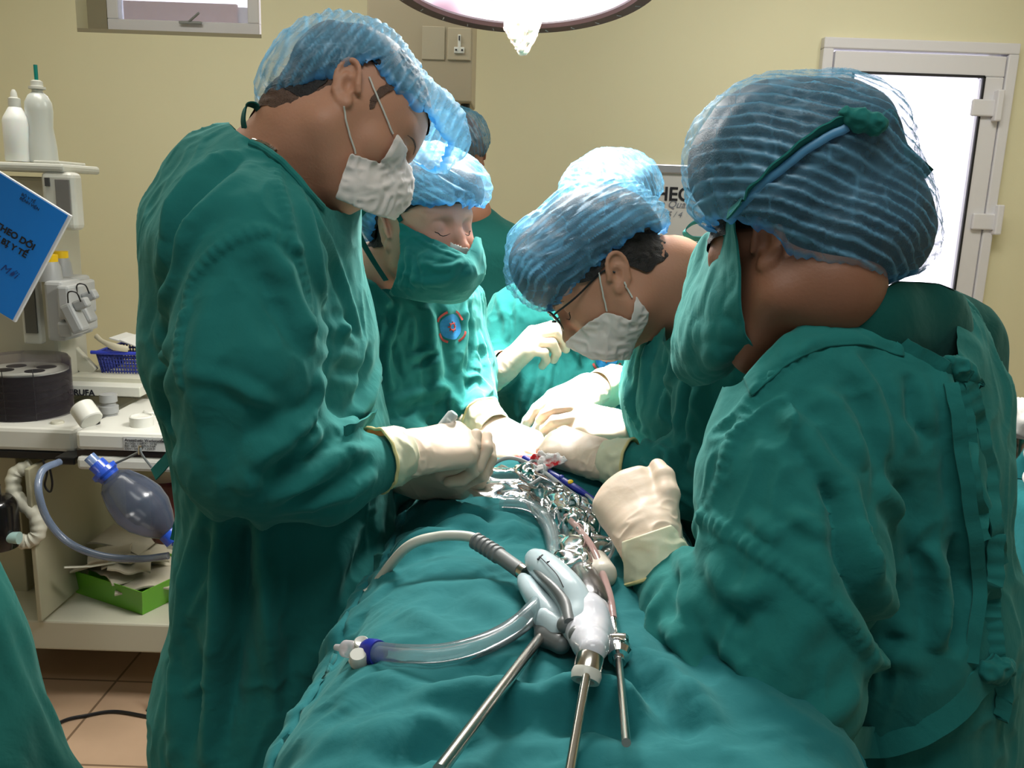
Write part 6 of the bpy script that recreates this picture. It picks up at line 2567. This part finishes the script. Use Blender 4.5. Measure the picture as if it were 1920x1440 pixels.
make_cap('bouffant_cap', pe,
         [(f5.w(-.010, 0, .070), np.array((.118, .098, .096)), f5.R), (f5.w(.075, .01, .085), np.array((.055, .080, .062)), f5.R), (f5.w(-.085, 0, .03), np.array((.050, .075, .060)), f5.R)],
         cut_px(f5, [(1214, 442), (1182, 456), (1142, 492), (1078, 558), (1015, 600), (955, 612)], .05), camvec(.55, -.75, -.2), pleat_w=.0135, amp=.004, seed=21, lump=.007, axis=f5.Z, warp=.5, h=.0028, fill=[0, 1, 2], shr=.010)
legs(pe, P(1430, 900, 1.5)[0], 1.5, PI)
# glasses
gl = MB()
for y in (-1, 1):
    c = f5.w(.112, .033 * y, .0)
    L = [c + f5.v(-.004 * abs(math.cos(a)), .0255 * math.cos(a), .0185 * math.sin(a)) for a in np.linspace(0, 2 * PI, 28)]
    gl.tube(L, .0017, 8)
    gl.tube([f5.w(.106, .058 * y, .008), f5.w(.06, .074 * y, .006), f5.w(.002, .080 * y, .010), f5.w(-.012, .080 * y, -.004)], .0016, 8, n=16)
gl.tube([f5.w(.112, -.009, .002), f5.w(.116, 0, .005), f5.w(.112, .009, .002)], .0017, 8, n=8)
sp = empty('glasses', f5.w(.11, 0, 0), 'thin black framed glasses worn by the bending person', 'glasses')
gl.build('glasses_frame', M['black'], sp)
for y in (-1, 1):
    c = f5.w(.111, .033 * y, .0)
    m = MB()
    m.lathe(c, f5.X, [(.0, 0), (.0175, 0)], 24)
    m.build('lens', glass_mat('lens_glass', (230, 235, 240), .06), sp)
# paper mask round the chin
mq = clipped_shell(h5, .004, .002, f5, None, [(f5.w(.074, 0, -.078), np.array((.050, .048, .046)), f5.R), (f5.w(.098, 0, -.050), np.array((.028, .030, .034)), f5.R)])
W5 = Surf.of(mq, .0022, 2, lo=f5.w(.05, 0, -.06) - .13, hi=f5.w(.05, 0, -.06) + .13)
W5.noise(.0020, .014, f5.Y, .5, 4, True)
pr = proj(W5.V)
W5.keep(inside_poly(pr[:, 0], pr[:, 1], [(1060, 640), (1100, 605), (1136, 584), (1160, 590), (1183, 600), (1187, 575), (1192, 552), (1218, 585), (1215, 605), (1195, 640), (1180, 676), (1110, 676), (1060, 650)]) & (f5.loc(W5.V)[:, 0] > -.03))
W5.edge_smooth(4)
m5 = W5.build('paper_mask', M['mask'], pe, solid=.0007)
MB().tube(on_px(H5, [(1122, 508), (1128, 545), (1137, 586)], .003), .0013, 6).build('ear_loop', M['white'], m5)
MB().tube(on_px(H5, [(1171, 528), (1178, 542), (1186, 558)], .003), .0013, 6).build('ear_loop', M['white'], m5)
g = Sdf()
T5 = lambda x, y, Y=1.44: P(x, y, Y)
g.ecap(T5(1290, 545), T5(1340, 610), (.10, .085), (.20, .12), side, k=.05)
g.ecap(T5(1340, 610), T5(1315, 740), (.20, .12), (.19, .125), side, k=.05)
g.ecap(T5(1315, 740), T5(1345, 900, 1.46), (.19, .125), (.19, .13), side, k=.05)
g.ecap(T5(1345, 900, 1.46), T5(1440, 1400, 1.50), (.19, .13), (.20, .15), side, k=.05)
g.chain([P(1350, 600, 1.27), P(1365, 760, 1.22), P(1345, 895, 1.20)], [.085, .072, .062], k=.03)
g.chain([P(1345, 895, 1.20), P(1260, 895, 1.22), P(1185, 876, 1.25)], [.062, .050, .036], k=.03)
g.chain([P(1300, 620, 1.62), P(1240, 790, 1.62), P(1190, 805, 1.54)], [.075, .055, .038], k=.03)
G5 = Surf.of(g, .004, 2, lo=(.08, .95, .25), hi=(.80, 1.85, 1.75))
G5.folds([
    ([(1325, 450), (1275, 520), (1235, 590), (1205, 680), (1190, 780)], .010, .010),
    ([(1330, 480), (1290, 540), (1255, 620), (1235, 720)], .012, -.012),
    ([(1290, 600), (1255, 700), (1235, 800)], .012, .010), ([(1220, 600), (1195, 680), (1180, 760), (1200, 830)], .008, -.009),
    ([(1185, 650), (1172, 720), (1185, 790), (1212, 838)], .008, .009), ([(1300, 700), (1270, 790), (1275, 830)], .012, -.012),
    ([(1225, 830), (1250, 850), (1262, 880), (1250, 920)], .010, .010), ([(1280, 830), (1275, 870), (1300, 910)], .012, -.010),
    ([(1200, 860), (1230, 880), (1240, 910)], .008, .006), ([(1310, 640), (1300, 720), (1320, 800)], .012, .008)])
G5.noise(.0030, .024, (.1, 0, 1), 2.5, 55, True, None, .6)
nd = P(1205, 625, 1.42)
e_ = nrm(P(1332, 440, 1.42) - nd)
nn_ = nrm(np.cross(e_, [0, 1, 0]))
nn_ = nn_ if nn_[0] < 0 else -nn_
dd_ = (G5.V - nd) @ nn_
G5.keep((dd_ < 0) | (G5.V[:, 2] < nd[2] - .03))
G5.edge_smooth(4)
go5 = G5.build('gown', M['gown'], pe)
q = PL([(1318, 448, 1.44), (1295, 446, 1.44), (1284, 434, 1.44), (1300, 418, 1.44), (1326, 412, 1.44)], 1.4)
MB().ribbon(q, camvec(.3, .5, -.8), .010, .0018, 30).build('neck_tie', M['gown'], go5)
# near hand gripping
w5 = P(1128, 862, 1.275)
make_cuff(pe, P(1132, 864, 1.272), P(1182, 872, 1.25), .032, .040, 17)
make_hand('gloved_hand', pe, w5, nrm(P(1040, 832, 1.33) - w5), camvec(.10, .72, -.68), -1,
          [(40, 55, 35), (48, 66, 38), (54, 70, 40), (56, 72, 40)], [(.022, .026, -.016), (.052, .040, -.030), (.080, .030, -.042), (.100, .018, -.048)], s=1.02)
# far hand
w6 = P(1172, 806, 1.50)
make_cuff(pe, P(1174, 806, 1.50), P(1204, 806, 1.545), .031, .038, 19)
make_hand('gloved_hand', pe, w6, nrm(P(1085, 790, 1.46) - w6), camvec(.15, .55, -.8), -1,
          [(25, 40, 25), (34, 50, 30), (46, 60, 34), (50, 62, 34)], [(.022, .026, -.016), (.052, .038, -.032), (.082, .028, -.044), (.104, .016, -.048)], h=.002)

# ================================================================== PERSON at the right, seen from behind
pf = empty('person', (P(1700, 1200, .97)[0], .97, 0), 'person at right seen from behind in green gown, blue cap tied with a green strap', 'person')
f6 = Frame((0, 0, 0), camvec(-.66, -.30, .69), camvec(.05, 1, .30), .97)
f6.o = P(1430, 456, .925) - f6.v(-.008, .078, -.004) * .97
neck6 = [(f6.w(-.035, 0, -.045), .060), (P(1530, 600, .99), .058), (P(1590, 720, 1.0), .075)]
h6 = head_sdf(f6, neck6, etilt=.15, ew=.75)
H6 = Surf.of(h6, .0024, 2)
H6.build('body', M['skin_dark'], pf)
hair_shell('hair', f6, pf, lambda x, y, z: np.minimum(z - np.interp(x, [-.12, -.05, -.01, .01, .1], [-.02, -.015, .015, .02, .045]), .2), off=.004, neck=neck6[:2])
sc = .97
cb = [(P(1450, 298, .985), np.array((.094, .105, .090)) , None), (P(1555, 280, .97), np.array((.078, .10, .080)), None), (P(1585, 400, .96), np.array((.092, .085, .082)), None), (P(1655, 450, .97), np.array((.056, .07, .048)), None),
      (P(1365, 325, 1.02), np.array((.042, .07, .060)), None), (P(1450, 392, .965), np.array((.070, .085, .060)), None),
      (P(1560, 440, .955), np.array((.076, .082, .062)), None)]
cx6 = [(1300, 385), (1340, 405), (1372, 418), (1440, 455), (1500, 500), (1560, 530), (1640, 548), (1700, 536), (1760, 516)]
def cut6(V):
    pr = proj(V)
    y = np.interp(pr[:, 0], [c[0] for c in cx6], [c[1] for c in cx6])
    return (y - pr[:, 1]) / FPX * pr[:, 2]
# the same border written as a surface through the head: lower on the far side
def cut6w(V):
    # border curve in the vertical plane of the camera's right and up axes at the head, swept straight through the head
    c = P(1530, 400, .98)
    a = (V - c) @ CR
    b = (V - c) @ CU
    xs = [(P(x, y, .90) - c) @ CR for x, y in cx6]
    ys = [(P(x, y, .90) - c) @ CU for x, y in cx6]
    return b - np.interp(a, xs, ys)
cap6 = make_cap('bouffant_cap', pf, cb, cut6w, camvec(.35, .85, .1), pleat_w=.0125, amp=.0035, seed=31, lump=.005, axis=CU, warp=.9, h=.0028, kk=.03, pull=.008, fill=[0, 1, 2, 3, 4, 6], shr=.007)
legs(pf, P(1740, 1200, .97)[0], 1.0, PI * .8)
# strap over the cap
cs = Sdf()
for c, r, R in cb:
    cs.el(c, r, R, k=.03)
CS = Surf.of(cs, .004, 1)
q = on_px(CS, [(1362, 404), (1400, 362), (1450, 315), (1510, 265), (1560, 235), (1600, 222)], .004, 40)
MB().ribbon(q, camvec(.45, .6, -.66), .014, .002, 50).build('mask_strap', M['gown'], pf)
q = on_px(CS, [(1372, 404), (1420, 352), (1470, 312), (1530, 268), (1590, 240)], .003, 40)
MB().tube(q, .0045, 10, flat=(camvec(0, 0, 1), .6)).build('cap_elastic', M['cap_edge'], cap6)
s = Sdf()
kq = on_px(CS, [(1586, 212), (1608, 224), (1634, 232), (1650, 236)], .008, 6)
s.chain(list(kq), [.006, .008, .010, .008, .009, .008], k=.005)
S_ = Surf.of(s, .0016)
S_.noise(.0018, .008, None, 1, 3, True)
S_.build('strap_knot', M['gown'], pf)
q = [kq[-1]] + PL([(1672, 256, .90), (1705, 292, .90), (1742, 326, .92)], .93)
MB().ribbon(q, camvec(.5, .7, -.4), .012, .0018, 24).build('strap_end', M['gown_dark'], pf)
q = [kq[-2]] + PL([(1655, 212, .90), (1670, 216, .90), (1674, 230, .90), (1660, 238, .90)], .93) + [kq[-1]]
MB().ribbon(q, camvec(.5, .2, -.8), .010, .0018, 20).build('strap_loop', M['gown'], pf)
# green cloth mask hanging from the far cheek
rows = [PL([(1360, 402, 1.02), (1366, 402, .96), (1372, 403, .925)], 1),
        PL([(1322, 440, 1.10), (1348, 445, 1.00), (1376, 450, .92)], 1),
        PL([(1296, 500, 1.14), (1330, 505, 1.00), (1382, 510, .915)], 1),
        PL([(1272, 560, 1.16), (1310, 565, 1.00), (1390, 572, .915)], 1),
        PL([(1256, 630, 1.14), (1300, 632, .99), (1400, 630, .92)], 1),
        PL([(1262, 690, 1.10), (1320, 690, .98), (1420, 656, .93)], 1),
        PL([(1300, 724, 1.06), (1345, 714, 1.01), (1440, 650, .99)], 1)]
MK = sheet(rows, 44, 60)
MK.noise(.005, .045, (0, 0, 1), 2, 8)
MK.noise(.002, .018, (.4, 0, 1), 2, 9, True)
MK.build('cloth_mask', M['gown'], pf, solid=.0018)
MB().tube([P(1515, 606, .91), P(1535, 592, .905), P(1552, 576, .91)], .0028, 8, n=20).build('necklace', M['steel'], pf)

g = Sdf()
T6 = lambda x, y, Y=1.0: P(x, y, Y)
lat6 = nrm(np.array([.72, -.69, 0]))          # body faces away to the left
lat6 = nrm(np.array([.62, .78, 0]))
g.ecap(T6(1560, 640), T6(1610, 730), (.09, .09), (.165, .120), lat6, k=.05)
g.ecap(T6(1610, 730), T6(1665, 900), (.165, .120), (.165, .120), lat6, k=.05)
g.ecap(T6(1665, 900), T6(1690, 1150, .98), (.165, .120), (.170, .124), lat6, k=.05)
g.ecap(T6(1690, 1150, .98), T6(1710, 1800, .95), (.170, .124), (.20, .145), lat6, k=.05)
g.cap(P(1715, 640, 1.06), P(1765, 740, 1.04), .072, .072, k=.05)
g.chain([P(1500, 745, .92), P(1472, 900, .87), P(1480, 1080, .82), P(1452, 1265, .78)], [.078, .084, .086, .078], k=.04)
g.chain([P(1452, 1265, .78), P(1340, 1195, .83), P(1262, 1098, .90), P(1232, 1058, .92)], [.078, .072, .040, .022], k=.03)
G6 = Surf.of(g, .0042, 2, lo=(.05, .60, .28), hi=(.75, 1.30, 1.55))
G6.noise(.004, .08, (0, 0, 1), 2, 61)
G6.folds([
    # raglan seam and sleeve seam
    ([(1520, 655), (1460, 690), (1410, 745), (1380, 800), (1355, 870), (1330, 930), (1312, 968)], .007, .0038, .0013),
    ([(1312, 968), (1380, 1005), (1460, 1060), (1540, 1120), (1600, 1190), (1645, 1250)], .008, .0042, .0013),
    ([(1470, 760), (1490, 800), (1530, 860), (1570, 930)], .014, 0.0174), ([(1480, 790), (1515, 850), (1560, 920), (1590, 990)], .014, -0.0203),
    ([(1530, 720), (1580, 790), (1620, 880)], .014, 0.0116), ([(1590, 660), (1640, 760), (1665, 860)], .012, 0.0101),
    ([(1700, 700), (1720, 790), (1745, 840)], .012, -0.0116), ([(1760, 690), (1785, 780), (1800, 900), (1835, 1100)], .012, 0.0145),
    ([(1640, 900), (1680, 960), (1700, 1050)], .014, 0.0116), ([(1690, 900), (1690, 1000), (1730, 1080)], .012, -0.0101),
    ([(1560, 960), (1590, 1060), (1640, 1150), (1680, 1230)], .016, -0.0203), ([(1575, 900), (1605, 1000), (1640, 1100)], .012, 0.0145),
    ([(1740, 1020), (1760, 1120), (1755, 1220)], .012, 0.0159), ([(1790, 1000), (1800, 1110), (1780, 1230)], .012, -0.0145),
    ([(1830, 900), (1850, 1020), (1830, 1150)], .012, 0.0116), ([(1600, 1250), (1680, 1230), (1740, 1260)], .014, 0.0087),
    # sleeve
    ([(1290, 960), (1280, 1020), (1290, 1080)], .012, .008), ([(1330, 1040), (1350, 1090), (1400, 1120), (1460, 1080)], .014, .008),
    ([(1370, 1120), (1380, 1150), (1390, 1190)], .010, -.005), ([(1540, 1130), (1500, 1180), (1450, 1260), (1420, 1290)], .018, .008),
    ([(1240, 1160), (1300, 1230), (1360, 1300), (1410, 1340)], .014, .014), ([(1290, 1190), (1340, 1250), (1390, 1310), (1440, 1350)], .011, -.016),
    ([(1270, 1070), (1255, 1130), (1262, 1200)], .010, -.008), ([(1230, 1110), (1215, 1180), (1240, 1250)], .010, .008),
    ([(1400, 960), (1440, 1000), (1470, 1010)], .010, .006), ([(1480, 950), (1520, 990), (1560, 1000)], .010, .007),
    ([(1480, 1370), (1560, 1340), (1620, 1270)], .014, .006)])
G6.noise(.0032, .026, (.2, 0, 1), 2.5, 65, True, None, .6)
pr = proj(G6.V)
G6u = Surf(G6.V.copy(), G6.F.copy())
ncut = np.interp(pr[:, 0], [1380, 1420, 1460, 1500, 1560, 1640, 1700, 1790], [722, 680, 646, 616, 600, 606, 640, 690])
G6.keep(~((pr[:, 1] < ncut) & (pr[:, 0] < 1792) & (G6.V[:, 2] > 1.15)))
G6.edge_smooth(5)
go6 = G6.build('gown', M['gown'], pf)
# collar band lying on the gown
L0 = on_px(G6u, [(1392, 708), (1440, 652), (1500, 608), (1560, 594), (1620, 600), (1676, 626)], .004, 50)
L1 = on_px(G6u, [(1398, 726), (1450, 676), (1512, 640), (1570, 624), (1628, 628), (1688, 650)], .006, 50)
L2 = on_px(G6u, [(1408, 742), (1460, 696), (1520, 660), (1575, 645), (1632, 648), (1696, 668)], .0015, 50)
S_ = sheet([L0, L1, L2], 60, 14)
S_.noise(.0020, .014, (0, 0, 1), 2, 5, True)
S_.build('collar', M['gown'], go6, solid=.003)
# inner shirt shoulder behind the collar
g = Sdf()
g.ecap(P(1640, 600, 1.07), P(1745, 640, 1.12), (.075, .065), (.09, .07), (0, 1, 0), k=.04)
g.ecap(P(1745, 640, 1.12), P(1790, 760, 1.10), (.09, .065), (.08, .06), (0, 1, 0), k=.04)
g.chain([P(1490, 500, .975), P(1535, 600, .99), P(1600, 720, 1.0)], [.080, .086, .095], k=.04)
g.chain([P(1560, 640, .99), P(1680, 620, 1.02)], [.075, .08], k=.04)
g.chain([P(1560, 650, .95), P(1620, 612, .94), P(1690, 585, .98)], [.05, .052, .055], k=.03)
S_ = Surf.of(g, .004, 2)
S_.noise(.004, .04, (.5, 0, 1), 2, 5)
q_ = proj(S_.V)
S_.keep(q_[:, 1] > np.interp(q_[:, 0], [1380, 1480, 1520, 1600, 1680, 1760, 1830, 1900], [700, 640, 610, 570, 526, 530, 560, 600]))
S_.edge_smooth(8)
S_.build('inner_shirt', M['gown_dark'], pf)
# ties at the back
def band(name, px, sd, w, off=.003, wav=.0):
    return band_on(G6u, px, off, sd, w, name, M['gown'], go6, 50, .0022, wav)


def knot(name, px, rr, off=.006, seed=3):
    q = on_px(G6u, px, off, len(rr))
    s = Sdf()
    s.chain(list(q), rr, k=.006)
    U = Surf.of(s, .0018)
    U.noise(.0025, .009, None, 1, seed, True)
    return U.build(name, M['gown'], go6)


band('neck_tie', [(1690, 646), (1740, 672), (1790, 696), (1816, 706)], camvec(.3, .9, -.3), .018)
knot('tie_knot', [(1778, 678), (1800, 690), (1828, 706)], [.007, .011, .008])
band('tie_end', [(1800, 700), (1812, 760), (1826, 840), (1838, 930), (1850, 1010)], camvec(1, 0, .1), .012, .004, .0008)
band('tie_end', [(1818, 712), (1840, 780), (1858, 860), (1870, 960), (1880, 1060)], camvec(1, .1, .3), .016, .006, .0008)
band('tie_end', [(1800, 690), (1822, 706), (1840, 722), (1836, 736)], camvec(.3, .9, -.3), .013, .012)
band('waist_belt', [(1540, 1404), (1640, 1392), (1720, 1368), (1790, 1325), (1840, 1280), (1876, 1245)], camvec(.3, 1, .1), .034, .003)
knot('belt_knot', [(1850, 1262), (1872, 1240), (1886, 1250)], [.010, .014, .010])
band('belt_end', [(1872, 1240), (1866, 1180), (1862, 1130), (1870, 1080), (1872, 1000)], camvec(1, .1, 0), .018, .005, .001)
band('belt_end', [(1872, 1250), (1884, 1300), (1878, 1350)], camvec(1, .2, 0), .018, .008)
band('back_edge', [(1786, 716), (1796, 800), (1812, 900), (1826, 1000), (1836, 1120), (1824, 1240)], camvec(1, 0, -.2), .014, .004, .0006)

# gloved hand
w7 = P(1218, 1012, .93)
make_cuff(pf, P(1213, 1000, .934), P(1240, 1074, .915), .0335, .0425, 23)
make_hand('gloved_hand', pf, w7, nrm(P(1160, 910, 1.01) - w7), camvec(-.22, .30, -.92), -1,
          [(58, 78, 40), (60, 78, 40), (62, 78, 40), (62, 74, 40)], [(.016, .026, -.002), (.044, .046, .002), (.070, .054, .002), (.092, .054, -.002)], s=.98, fat=1.16, arm=.02)

# ================================================================== right edge: instrument table
it = empty('instrument_table', (P(2000, 1000, 1.7)[0], 1.75, 0), 'instrument table under a green cloth at the right edge', 'table')
tzz = P(1910, 935, 1.6)[2]
tx = P(1888, 900, 1.65)[0]
c_ = MB()
c_.box((tx + .42, 1.85, tzz - .012), (.80, .60, .02), None, .004)
c_.build('table_top', M['steel'], it)
for xx in (tx + .08, tx + .76):
    for yy in (1.62, 2.08):
        MB().tube([(xx, yy, 0), (xx, yy, tzz - .02)], .014, 12).build('leg', M['steel'], it)
g = Sdf()
g.box((tx + .42, 1.85, tzz - .30), (.425, .33, .31), None, .03)
S_ = Surf.of(g, .010, 1)
S_.noise(.014, .09, (0, 0, 1), 6, 4, False, np.clip((tzz - .05 - S_.V[:, 2]) / .1, 0, 1))
S_.keep(S_.V[:, 2] > tzz - .60)
tag(S_.build('table_cloth', M['drape']), 'green cloth covering the instrument table at the right edge', 'cloth')
bz = tzz + .012
c0 = P(1925, 850, 1.72)
MB_ = MB()
MB_.lathe((c0[0], 1.74, bz), (0, 0, 1), [(0, .0), (.05, 0), (.055, .01), (.078, .07), (.082, .09), (.080, .09), (.074, .068), (.05, .012), (0, .012)], 48)
tag(MB_.build('steel_bowl', M['chrome']), 'shiny steel bowl on the instrument table at the right edge', 'bowl')
S_ = Sdf()
S_.el((c0[0], 1.74, bz + .115), (.065, .06, .035))
S2 = Surf.of(S_, .004)
S2.noise(.012, .03, None, 1, 4, True)
tag(S2.build('white_towel', mat('white_cloth', (214, 212, 208), .85, bump=.3, bscale=300)), 'crumpled white cloth heaped in the steel bowl', 'cloth')
S_ = Sdf()
S_.el((c0[0] - .01, 1.62, bz + .022), (.045, .03, .022))
S2 = Surf.of(S_, .003)
S2.noise(.006, .02, None, 1, 4, True)
tag(S2.build('gauze_roll', mat('white_gauze', (220, 220, 216), .85, bump=.3, bscale=300)), 'white gauze bundle in front of the steel bowl', 'gauze')
m = MB()
m.tube([(c0[0] - .07, 1.70, bz + .10), (c0[0] + .05, 1.68, bz + .085)], .004, 10)
m.tube([(c0[0] - .07, 1.70, bz + .10), (c0[0] - .085, 1.705, bz + .11)], .008, 10)
tag(m.build('forceps', M['chrome']), 'steel forceps lying across the rim of the bowl', 'forceps')
# syringe held by the tall person
sy = empty('syringe', P(842, 790, 1.2), 'clear plastic syringe held up in the fist of the tall person', 'syringe')
A, B_ = P(826, 806, 1.19), P(852, 774, 1.19)
dn = nrm(B_ - A)
L_ = np.linalg.norm(B_ - A)
MB().lathe(A, dn, [(0, -.03), (.0085, -.03), (.0085, L_ - .004), (.006, L_), (0, L_)], 24).build('syringe_barrel', glass_mat('syringe_clear', (220, 228, 230), .45), sy)
MB().lathe(A, dn, [(0, -.03), (.005, -.03), (.005, L_ * .6), (0, L_ * .6)], 16).build('plunger', M['white'], sy)
